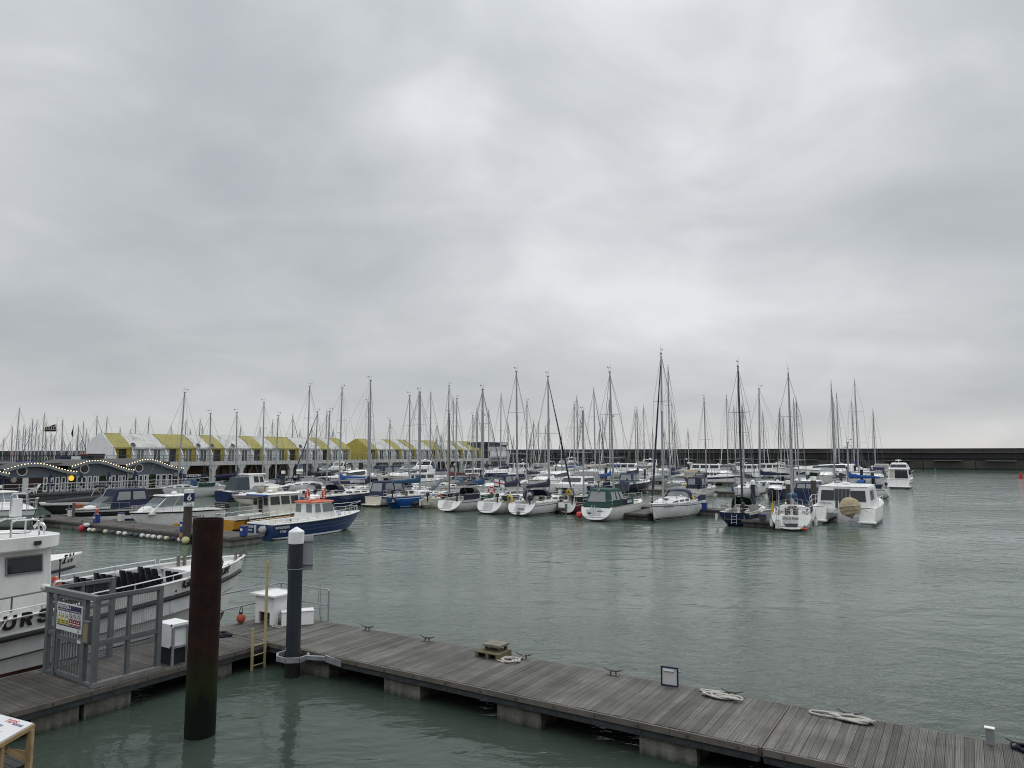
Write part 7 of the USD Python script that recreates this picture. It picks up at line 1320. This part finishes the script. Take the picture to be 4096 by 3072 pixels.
# piles among the berths: (column, top row, water row, colour, radius, cap, label)
GK = mat('black_pile_sleeve', (.02, .02, .022), .6, var=.2)
for px, ty, by, m, r, cap, lab in ((3016, 1919, 2090, PILEG, .20, 2, 'grey pile with a white pointed cap between the dark sterned yacht and Ghost Rider'), (3157, 1920, 2050, PILEB, .24, 1, 'brown pile with a streaked white cap behind Ghost Rider'), (3259, 1905, 2062, PILEB, .24, 1, 'brown pile with a flat white cap left of the power catamaran'), (3234, 1886, 1985, PILEB, .22, 1, 'dark brown pile before the sleek motor yacht'),
      (3366, 1881, 1965, PILEB, .24, 2, 'brown pile with a white cap behind the catamaran roof'), (3391, 1858, 1935, mat('dark_green_pile', (.02, .035, .03), .6), .25, 2, 'dark green pile with a white cap right of the sleek motor yacht'), (3449, 1869, 1950, PILEG, .24, 2, 'grey pile with a white cap left of the number 9'), (2755, 1847, 1915, GK, .25, 2, 'black pile with a white cap by the long white wheelhouse'),
      (2747, 1833, 1890, GK, .22, 2, 'thin black far pile with a white cap near the sea wall'), (2424, 1870, 1935, PILEG, .24, 0, 'grey capless pile behind the blue sail cover'), (2580, 1876, 1935, PILEG, .2, 0, 'grey capless pile at the stern of the big white motor yacht'), (1819, 1853, 1925, PILEG, .22, 2, 'grey pile with a white cap behind the burgundy sail cover'), (1934, 1886, 1985, GK, .24, 2, 'black pile with a white cap left of the red cross flag'), (1833, 1839, 1905, GK, .2, 2, 'far black pile with a white cap under the end of the striped roof'), (1130, 1883, 1985, GK, .26, 1, 'black pile with a white box on top right of JOUSTER'), (2090, 1836, 1890, GK, .22, 2, 'far black pile with a white cap left of the white flybridge yacht'), (2124, 1838, 1892, PILEB, .22, 2, 'far brown pile with a pale cap before the sea wall')):
    q = at(px, by); pile(lab, q, zat(px, ty, *q), m, r, cap > 0, cap == 2)
q = at(3492, 1938); tp = zat(3492, 1863, *q); t9 = pile('grey pile carrying the navy sign 9 left of the far right motor cruiser', q, tp, PILEG, .24); fa9 = math.atan2(-q[1], -q[0]) - AU + PI / 2; R9 = rot(0, 0, fa9); c9 = zat(3492, 1875, *q)
s9 = put('number_board', MB().box(R9 @ np.array([0, -.30, c9]), (.78, .03, .72), R9), SIGNB, t9); put('number', MB().text('9', .46, R9 @ np.array([0, -.32, c9 - .23]), R9 @ [1, 0, 0], (0, 0, 1), .004, True), INKW, s9); put('arrow_board', MB().box(R9 @ np.array([0, -.30, c9 - .52]), (.78, .03, .24), R9), SIGNW, t9)
yacht('white yacht with a navy sheer band and a blue hood right behind the catamaran', at(3545, 1990), AU + PI, 8.8, (3470, 1768), W, B=2.9, boot=NAVY, stripe=NAVY, hoodm=BCANV, cover=BCANV, sp=1, F0=1.15, F1=1.35, lo=.5, hi=.8, radar=.9)
Nt, NH = pilot('big white motor cruiser at the far right of the berths, stern to us', at(3594, 1952), AV, 13, 3.8, 1.40, 1.85, W, .10, .62, 1.65, roof=W, sf=2.0, sb=.1, qc=.08, ww=.86, band=(-.75, -.55, mat('dark_red_line', (.12, .03, .03), .5)), wins=[('b', .06, .30, .12, .9, mat('pale_blind', (.45, .44, .40), .6)), ('b', .32, .94, .12, .9), ('r', .05, .45, .45, .9), ('r', .5, .9, .45, .9), ('l', .1, .5, .45, .9), ('f', .05, .95, .45, .9)], cat='motor yacht', kind='motor_yacht')
z = NH.zs(.3) + 1.65; cabin(Nt, 'flybridge_canopy', 1.6, 6.0, 1.5, 1.1, z + .05, z + 1.05, .9, .5, W, [('b', .05, .95, .22, .72), ('r', .1, .9, .3, .75), ('l', .1, .9, .3, .75)], .2); put('bathing_platform', rbox((-.5, 0, .3), (1.1, 3.7, .18), .06), W, Nt, 30); put('radar_post', MB().seg((3, 0, z + 1.0), (3, 0, z + 1.6), .08, 6).lathe([(0, 0), (.45, .03), (.45, .18), (0, .22)], (3, 0, z + 1.35), 12), WHITEP, Nt); put('quarter_rail', MB().tube([(.3, -1.9, 1.8), (.3, -2.0, 2.7), (6, -2.05, 2.9)], .03, 5), STEEL, Nt)
# ================================================================ SECOND AND FAR ROWS
def Y(lab, px, py, L, hd, mast, **k):
    k.setdefault('lvl', 1); k.setdefault('boot', NAVY); return yacht(lab, centred(px, py, L, hd), hd, L, mast, **k)
AVb = AV + PI; AUb = AU + PI
# left group, in front of the terrace block
Vt, VH = Y('white yacht with a navy boom cover lettered VISION below the restaurant end', 712, 1988, 9.6, AVb, (712, 1566), hull=W2, cover=NCANV, text='VISION', tside=1, sp=2, rake=.03, F0=1.2, F1=1.35, blen=4.3, boot=None)
jt, JH2 = motor('dark navy launch with a grey canvas shelter below the navy JOUSTER sail cover', at(885, 2003), AV, 10.5, 3.1, 1.15, 1.55, NAVY, trans=NAVY, band=(-.12, .03, W), kind='motor_launch', boot=W, rake=1.2)
cabin(jt, 'wheelhouse', 3.2, 5.9, 1.05, .92, 1.15, 3.15, .6, .0, W, [('r', .30, .60, .50, .88), ('r', .68, .92, .5, .86), ('f', .05, .48, .5, .9), ('f', .52, .95, .5, .9)], .08, roof=W, over=.4); cabin(jt, 'canvas_shelter', 1.0, 3.3, 1.15, .9, 1.15, 2.85, .05, .7, mat('slate_canvas', (.045, .06, .075), .8, bump=.3, bscale=8), [], .15); superstructure(jt, JH2, .55, .88, 0, .5, .7, 'fore_cabin', W)
Y('yacht moored beyond the navy launch with a navy boom cover lettered JOUSTER', 1065, 1973, 8.6, AVb, (1102, 1660), hull=NAVY, cover=NCANV, text='JOUSTER', tside=1, sp=1, F0=1.0, F1=1.1, rake=.01, blen=5.4, lo=.2, hi=.5, bz=2.0)
t, H = motor('small white sailing dinghy with a white outboard behind the navy launch', at(972, 2003), AV, 5.4, 1.9, .55, .75, W, kind='dinghy', cat='dinghy', q_c=.6, drop=.3, boot=None); outboard(t, -.3, 0, .6, W, .8)
q = at(990, 1998); lifebuoy('pale grey lifebuoy on the small white dinghy', tuple(q) + (1.05,), AV + .6, FEND, .28, .07)
Y('grey white yacht behind the VISION yacht with a bare leaning mast', 838, 1972, 9.0, AV, (838, 1652), hull=W2, sp=1, rake=.03, boot=None)
Y('white yacht before the brown wall with a navy sail cover near the JOUSTER boom', 952, 1965, 8.8, AV, (943, 1648), cover=NCANV, sp=1, rake=.025)
Y('yacht with the mast left of the black raked sail strip before the terrace columns', 1062, 1960, 9.2, AV, (1050, 1608), sp=2)
Y('yacht with a tall pale mast and a black boom cover before the terrace block', 1215, 1972, 11., AVb, (1226, 1543), cover=KCANV, sp=2, lo=.3, rake=.005)
Y('yacht with a slim leaning mast and a black slanting sail strip before the terrace', 1258, 1968, 9.5, AVb, (1256, 1645), cover=KCANV, jib=mat('black_sail_strip', ()), sp=1, rake=.03)
sport('cream day cruiser with a beige cockpit cover behind the ochre fishing boat', centred(1030, 2012, 7, AVb), AVb, 7., 2.5, .9, 1.1, CREAM, BEIGE, canh=.6, arch=False, hm=.45, boot=None)
Y('white yacht with a bright blue sail cover behind the orange cabin roof', 1290, 1992, 9.5, AVb, (1368, 1550), cover=BCANV, sp=2, lo=.2, blen=4.8, radar=.55, rake=.01)
Y('grey white yacht with a bow rail behind the red lifebuoys of the charter boat', 1215, 2004, 8.8, AVb, (1392, 1646), hull=W2, sp=1, lo=.1, rake=.03)
Bn, BnH = Y('navy hulled yacht with a dark boom cover lettered BRAINWAVE', 1385, 2017, 10.8, AV, (1479, 1520), hull=NAVY, cover=DNAVY, text='BRAINWAVE', sp=2, roofm=W, boot=None, hi=.9, F0=1.15, F1=1.4)
Y('yacht behind BRAINWAVE with a slim mast and no sail cover', 1440, 1985, 9.0, AV, (1472, 1610), sp=1)
# motor yachts below the terrace
fly('white flybridge motor yacht at the left end of the motor yacht row', centred(1290, 1938, 11, AVb), AVb, 11., 3.7, 1.3, 1.7, bim=None)
fly('white motor yacht with a white screen cover in the motor yacht row', centred(1375, 1950, 12.5, AVb), AVb, 12.5, 4.0, 1.4, 1.9, top=False, lower=NAVY)
sport('open white sports cruiser with a navy bimini and black topsides before the yellow gable', centred(1500, 1944, 13, AVb), AVb, 13., 3.9, 1.5, 2.0, W, NCANV, band=(-.95, -.30, BLACK), canh=1.6, arch=False, hm=.8)
fly('large white flybridge motor yacht with a raked arch and black topsides', centred(1620, 1948, 14, AVb), AVb, 14., 4.3, 1.6, 2.2, lower=BLACK)
Y('yacht with a beige sail cover in front of the sports cruiser', 1600, 1968, 9.0, AV, (1556, 1682), cover=BEIGE, sp=1, lo=.1, rake=.0, radar=.9)
Y('yacht with round portholes behind the royal blue yacht', 1650, 1985, 9.0, AV, (1637, 1580), sp=2, nw=4, lo=.1)
pilot('white wheelhouse boat with two square stern windows before the striped cladding', centred(1713, 1948, 8, AV), AV, 8.2, 3.0, 1.1, 1.4, W2, .05, .6, 1.25, wins=[('b', .12, .42, .45, .8), ('b', .58, .88, .45, .8), ('r', .1, .4, .45, .85), ('r', .5, .9, .45, .85), ('f', .1, .9, .4, .9)])
Y('yacht with a big burgundy sail cover behind the grey hooded yacht', 1815, 1962, 9.6, AVb, (1790, 1540), cover=RCANV, sp=2, blen=4.6, rake=.012, lo=.3)
Y('long low white yacht with a teak edge behind the small low yacht', 1800, 1975, 9.5, AVb, (1822, 1592), sp=2, hull=W, stripe=BURG)
sport('white cruiser with a burgundy hood beyond the grey hooded yacht', centred(1850, 1958, 8, AVb), AVb, 8., 2.8, 1.0, 1.3, W, RCANV, canh=1.0, arch=False)
sport('white cruiser with a navy bimini behind the red cross flag', centred(1985, 1982, 9.5, AVb), AVb, 9.5, 3.2, 1.2, 1.5, W, NCANV, canh=1.3, arch=False, hm=.6)
Y('yacht with its mast behind the red cross flag yacht and a pale spar', 1905, 1955, 9.5, AV, (1892, 1660), sp=2)
pilot('black stern launch with a canopy left of the red cross flag', centred(1880, 1925, 9, AVb), AVb, 9., 3., 1.1, 1.4, BLACK, .25, .6, 1.3, can=KCANV)
Y('white yacht with a navy hull band behind INDUS', 2105, 1958, 10., AVb, (2140, 1603), stripe=NAVY, sp=2, cover=DNAVY, band=None) if False else Y('white yacht with a navy hull band behind INDUS', 2105, 1958, 10., AVb, (2106, 1606), stripe=NAVY, sp=2, cover=DNAVY)
fly('white motor yacht with dark raked windows behind INDUS', centred(2200, 1962, 12, AVb), AVb, 12.5, 4.0, 1.45, 1.9, top=False, bim=None)
ctm = thing('sailing_catamaran', 'white sailing catamaran with two blunt bows behind the burgundy yacht', 'catamaran', tuple(centred(2300, 1965, 10, AVb)) + (0,), AVb)
for sd in (1, -1):
    H = Hull(10, 1.3, 1.1, 1.3, 'm', .3, .8, .2, 12, 8); v, f = H.skin().mesh(); put('hull', (v + [0, sd * 2.3, 0], f), W, ctm, 30); v, f = H.deck(0, 1).mesh(); put('side_deck', (v + [0, sd * 2.3, 0], f), DECKW, ctm)
    for k in range(2): put('window', MB().bb((3 + 2.2 * k, sd * 2.3 - .66, .72), (4.4 + 2.2 * k, sd * 2.3 + .66, .95)), GLASS, ctm)
put('bridge_deck', MB().bb((.5, -2.3, .6), (7.5, 2.3, 1.15)), W, ctm); cabin(ctm, 'saloon', 1.5, 6.8, 2.0, 1.6, 1.1, 2.2, 1.2, .2, W, [('f', .06, .94, .3, .85), ('r', .1, .9, .35, .8), ('l', .1, .9, .35, .8), ('b', .2, .8, .2, .85)], .12); cabin(ctm, 'cockpit_cover', -.2, 1.8, 2.0, 1.7, 1.1, 2.9, .1, .3, YCANV, [('b', .1, .9, .4, .85)], .15)
H = Hull(10, 4.6, 1.1, 1.3); rig(ctm, H, .52, 13.2, 2.3, cover=mat('pale_sail_bag', (.42, .42, .42), .8), sp=2, lvl=1)
Y('navy hulled yacht with a bright blue sail cover and a yellow buoy behind MORDOC', 2428, 1964, 8.8, AV, (2443, 1603), hull=NAVY, roofm=W, cover=BCANV, sp=1, boot=None, lo=.3); horseshoe('small yellow buoy on the rail of the navy yacht behind MORDOC', 2411, 1934, (2408, 1962))
jn, jH = Y('dark navy motor sailer with a tall blue wheel shelter behind SILVER FOX', 2545, 1966, 10.4, AV, (2554, 1638), hull=mat('black_navy_hull', (.010, .013, .025), .3), roofm=W, cover=DNAVY, boot=W, sp=1, F0=1.35, F1=1.65)
cabin(jn, 'shelter', 1.2, 4.0, 1.3, 1.0, 1.3, 2.9, .5, .3, mat('slate_blue_canvas', (.03, .05, .09), .8), [('b', .15, .85, .35, .85), ('r', .1, .45, .35, .85), ('r', .55, .9, .35, .85)], .15, wm=VINYL)
Y('white yacht with a navy sail bag between the motor sailer and the navy tented yacht', 2705, 1966, 10.6, AVb, (2668, 1469), cover=DNAVY, sp=2, stripe=NAVY, hoodm=None, lo=.4, rake=.008)
nt_, nH = Y('white yacht with a navy cockpit tent and lettered rounded stern above SILVER FOX', 2815, 1980, 8.8, AV, (2827, 1592), B=3.0, rr=-.2, st=.8, cover=DNAVY, sp=1, boot=None, stripe=NAVY, F0=1.1, F1=1.2)
cabin(nt_, 'cockpit_tent', .1, 3.4, 1.15, .95, 1.1, 2.65, .6, .15, DNAVY, [('b', .15, .6, .35, .85), ('r', .1, .45, .35, .85), ('r', .6, .85, .4, .85)], .25, wm=VINYL); transom_text(nt_, nH, 'Fame', .72, .22, mat('grey_lettering', ()), 0, .9, .3) if False else None
pilot('beige canvas motor boat beyond the navy tented yacht', centred(2782, 1930, 8, AV), AV, 8., 2.9, 1.1, 1.4, CREAM, .30, .55, 1.3, can=SAND, roof=SAND)
pilot('white motor boat with a black canopy and a navy sheer line beyond the walkway', centred(2872, 1936, 9, AU), AU + PI * 0, 9., 3., 1.2, 1.7, W, .28, .55, .9, can=KCANV, band=(-.35, -.12, NAVY))
pilot('long white wheelhouse boat with a flat roof near the black pile', centred(2818, 1908, 11, AUb), AUb, 11., 3.6, 1.3, 1.6, W, .12, .78, 1.7, sf=.3, roof=W)
sport('grey canopied cruiser with a radar arch right of the flat roofed boat', centred(2905, 1918, 10, AVb), AVb, 10., 3.3, 1.3, 1.6, W, mat('mid_grey_canvas', (.10, .105, .11), .8), canh=1.4)
Y('white racing yacht, bow to us, with a navy boom cover left of the grey pile', 2990, 1986, 9.8, AVb, (2976, 1625), boot=NAVY, cover=NCANV, sp=2, lo=.4, F0=1.2, F1=1.35, rakeb=.25)
Y('white yacht lying broadside behind the racing yacht with an awning over the hull', 3075, 1962, 10., AUb, (3040, 1552), cover=NCANV, sp=1, stripe=None, rake=.02)
pilot('navy motor boat with a white cuddy between the grey and brown piles', centred(3112, 1994, 7.5, AVb), AVb, 7.5, 2.8, 1.2, 1.5, NAVY, .38, .66, .8, roof=W)
pilot('white wheelhouse launch with tall windows under the racing yacht boom', centred(3010, 1908, 9, AU), AU, 9., 3.1, 1.2, 1.5, W, .2, .7, 1.7)
mt, mH = fly('long sleek white motor yacht with dark hull windows behind the catamaran', centred(3285, 1922, 19, AUb), AUb, 19., 4.9, 2.0, 2.7, top=False)
put('hull_window', mH.band(-1.3, -.55, .2, .75, rel=True, off=.02), GLASS, mt)
Y('dark green hulled yacht at the foot of the tall grey mast left of the catamaran', 3208, 1948, 10., AVb, (3104, 1549), hull=mat('dark_green_hull', (.010, .03, .025), .3), roofm=W, boot=W, sp=2, lo=.2, hi=.9) if False else Y('dark green hulled yacht left of the catamaran behind the brown piles', 3208, 1948, 10., AVb, (3187, 1597), hull=mat('dark_green_hull', (.010, .03, .025), .3), roofm=W, boot=W, sp=2, lo=.3)
pilot('navy hulled cruiser with a stern frame left of the catamaran', centred(3248, 2002, 8.5, AV), AV, 8.5, 3., 1.35, 1.6, NAVY, .35, .7, 1.0, can=NCANV, roof=W)
sport('white cruiser with a wide screen behind the catamaran roof', centred(3312, 1935, 11, AVb), AVb, 11., 3.6, 1.4, 1.8, W, None, arch=False, hm=.9)
Y('white yacht with sprayhood frames just behind the catamaran roof', 3360, 1965, 10., AVb, (3283, 1535), cover=DNAVY, sp=2, lo=.3, hi=.95, rake=.02)
Y('white yacht, stern to the green pile, with a pale sail bag high on its boom', 3430, 1942, 13., AVb, (3452, 1520), sp=2, F0=1.5, F1=1.8, cover=mat('pale_sail_bag', ()), lo=.3, rake=.01)
sport('white cruiser with a blue canopy left of the far right motor cruiser', centred(3510, 1935, 9, AVb), AVb, 9., 3.1, 1.2, 1.5, W, NCANV, canh=1.5, arch=False)
# far motor boats along the outer walkway: (column, waterline row, length, kind, label)
far = [(1905, 1893, 11, 'f', 'far white flybridge yacht below the harbour office banner'), (2010, 1900, 11, 'c', 'far cruiser with a dark hood under the harbour office'), (2060, 1906, 13, 'p', 'far flat roofed houseboat style cruiser right of the harbour office'), (2128, 1900, 11, 's', 'far white cruiser left of the black raked sail strip'), (2180, 1893, 11, 's', 'far white cruiser behind the INDUS mast'), (2252, 1890, 15, 'f', 'far tall white flybridge yacht with a radar mast'), (2330, 1900, 10, 'c', 'far cruiser with a dark blue canopy left of MORDOC mast'), (2385, 1908, 10, 's', 'far white cruiser with a small red item aboard'),
       (2450, 1905, 12, 'p', 'far white cabin boat with a curved roof right of MORDOC mast'), (2520, 1905, 12, 'p', 'far white cabin boat with dark door beside another'), (2565, 1915, 15, 'f', 'far large white motor yacht left of SILVER FOX mast'), (2660, 1905, 10, 'c', 'far boat with a blue canopy right of SILVER FOX mast'), (2720, 1903, 10, 's', 'far white cruiser left of the black capped pile'), (2960, 1895, 11, 'p', 'far wheelhouse boat by the black mast'), (3110, 1900, 10, 's', 'far white boat with a pale stern left of the brown pile'), (3070, 1908, 9, 'p', 'far small fishing launch right of the racing yacht mast'),
       (1160, 1908, 11, 's', 'far white cruiser seen between the terrace columns'), (1220, 1910, 10, 'c', 'far cruiser with a blue cover seen under the terrace'), (1330, 1900, 11, 'f', 'far flybridge yacht under the terrace near the blue skip'), (1430, 1902, 10, 's', 'far white cruiser under the yellow gable'), (1535, 1903, 11, 's', 'far white cruiser seen through the middle columns'), (3490, 1905, 9, 's', 'far white boat right of the number 9 pile')]
for i, (px, wy, L, k, lab) in enumerate(far):
    hd = AVb if i % 3 else AUb; p = centred(px, wy, L, hd)
    if k == 'f': fly(lab, p, hd, L, L * .31, 1.5, 2.0, lvl=0)
    elif k == 'p': pilot(lab, p, hd, L, L * .3, 1.3, 1.6, W, .15, .7, 1.8, roof=W, lvl=0)
    else: sport(lab, p, hd, L, L * .32, 1.3, 1.6, W, NCANV if k == 'c' else (BEIGE if i % 2 else None), lvl=0, canh=1.4, arch=i % 2 == 0)
# ---------------------------------------------------------------- far yachts: their masts stand above the roofs and the sea wall
# (column of the masthead, row of the masthead, waterline row)
left = [(5, 1752), (40, 1708), (57, 1632), (68, 1720), (84, 1700), (92, 1718), (106, 1707), (118, 1678), (132, 1682), (150, 1735), (163, 1655), (175, 1688), (178, 1750), (198, 1735), (210, 1740), (240, 1680), (243, 1752), (253, 1770), (268, 1776), (277, 1770), (298, 1742), (305, 1702), (316, 1760), (326, 1688), (334, 1718), (346, 1752), (358, 1755), (378, 1664), (414, 1668), (473, 1712), (512, 1722), (533, 1675), (583, 1671), (679, 1705), (734, 1680), (757, 1718), (790, 1678), (802, 1703)]
mid = [(954, 1708), (1035, 1709), (1082, 1682), (1166, 1663), (1194, 1722), (1298, 1645), (1243, 1705), (1312, 1712), (1326, 1718), (1674, 1567), (1720, 1568), (1718, 1695), (1742, 1755), (1748, 1700), (1762, 1740), (1812, 1595), (1925, 1555), (1904, 1632), (1910, 1652), (1955, 1640), (2002, 1578), (2033, 1694), (2053, 1752), (2135, 1685), (2155, 1688), (2125, 1735), (2180, 1706), (2192, 1690), (2246, 1740)]
right = [(2313, 1588), (2310, 1630), (2336, 1640), (2382, 1556), (2398, 1722), (2412, 1668), (2440, 1602), (2545, 1640), (2578, 1622), (2614, 1722), (2660, 1720), (2692, 1660), (2702, 1695), (2757, 1720), (2913, 1580), (2944, 1624), (2978, 1625), (3060, 1648), (3128, 1632), (3141, 1665), (3186, 1595), (3345, 1596), (3360, 1572), (3420, 1606), (3504, 1640)]
rng = random.Random(21)
LM = [(0, 'the left edge'), (203, 'the navy flag'), (293, 'the black hanging flag'), (392, 'the white gable peak'), (590, 'the first wide white roof bay'), (737, 'the VISION mast'), (943, 'the JOUSTER sail cover'), (1223, 'the black slanting sail strip'), (1437, 'the yellow gable'), (1682, 'the royal blue yacht mast'), (1934, 'the black bimini yacht mast'), (2000, 'the harbour office'), (2199, 'the INDUS mast'), (2447, 'the MORDOC mast'), (2634, 'the SILVER FOX mast'), (2961, 'the black mast'), (3176, 'the Ghost Rider mast'), (3370, 'the catamaran roof')]
seen = {}
def far_label(px, tail):
    k = max(i for i, (x, _) in enumerate(LM) if x <= px); seen[k] = seen.get(k, 0) + 1
    return 'distant yacht %s, %s mast right of %s' % (tail, ORD[seen[k] - 1], LM[k][1])
def far_yachts(lst, wlo, whi, group, label, hulls):
    lst = sorted(lst)
    for i, (px, ty) in enumerate(lst):
        wy = rng.uniform(wlo, whi); q = at(px, wy); top = zat(px, ty, *q)
        if top > 21: wy = 1811 + (wy - 1811) * (top / 19.); q = at(px, wy); top = zat(px, ty, *q)
        L = min(max(top * .72, 7.5), 14.5); hd = (AV if i % 2 else AVb) + rng.uniform(-.03, .03)
        yacht(far_label(px, label), q - headed(0, hd) * L * .55, hd, L, (.55, top), hulls[i % len(hulls)], lvl=0, sp=1 + i % 2, cover=rng.choice([NCANV, DNAVY, NCANV, BCANV, KCANV, BEIGE, None]), jib=rng.choice([None, None, mat('navy_sail_strip', ()), FEND]), group=group, radar=rng.choice([None, None, .6, .75]), rake=rng.uniform(.0, .02))
far_yachts(left, 1878, 1900, 'distant yachts behind the restaurant', 'behind the roofs', [W, W2, W, NAVY])
far_yachts(mid, 1885, 1925, 'distant yachts beyond the motor yacht row', 'amid the berths', [W, W, NAVY, W2])
far_yachts(right, 1893, 1920, 'distant yachts before the sea wall', 'by the sea wall', [W, W2, W, NAVY])
# walkways of the farther rows
for px, py, x0, x1, lab in ((1500, 1962, -30, 30, 'long walkway behind the front row at the left of the berths'), (2700, 1975, -14, 12, 'walkway with a blue box behind SILVER FOX'), (2300, 1925, -30, 40, 'outer walkway before the far motor boats')):
    pontoon(lab, at(px, py), AU, x0, x1, 0, 2.2, [(a, a + 3) for a in range(int(x0), int(x1) - 3, 5)], pitch=.9, pm=PLANKB)
q = at(2934, 1964, .5); copy_of(copyb.GetPrim(), tuple(q) + (DZ,), AU, 'blue power box on the walkway left of the white racing yacht')
# navigation buoys
q = at(4083, 1910); t = thing('navigation_buoy', 'red channel buoy on the open water at the right edge', 'buoy', tuple(q) + (-.05,), 0); UsdGeom.Xformable(t).AddScaleOp().Set((.62, .62, .66)); put('float', MB().lathe([(0, -.3), (.85, -.2), (.88, .25), (.6, .32), (0, .32)], n=18), RED, t, 30); put('tower', MB().lathe([(.55, .32), (.50, 1.5), (.36, 1.62), (.3, 1.62), (.3, 1.9), (0, 1.9)], n=16), RED, t, 30); put('lantern', MB().lathe([(.1, 1.9), (.1, 2.1), (0, 2.12)], n=8), BLACK, t)
q = at(3741, 1884); t = thing('navigation_buoy', 'small green conical channel buoy near the sea wall', 'buoy', tuple(q) + (-.05,), 0); UsdGeom.Xformable(t).AddScaleOp().Set((.5, .5, .46)); G_ = mat('buoy_green', (.015, .13, .085), .5); put('float', MB().lathe([(0, -.3), (.7, -.2), (.72, .3), (0, .35)], n=14), G_, t, 30); put('cone', MB().lathe([(.5, .35), (.12, 2.0), (.12, 2.5), (0, 2.5)], n=12), G_, t, 30)
for px, py, lab in ((2140, 1816, 'grey gull gliding left of the INDUS mast'),):
    pass
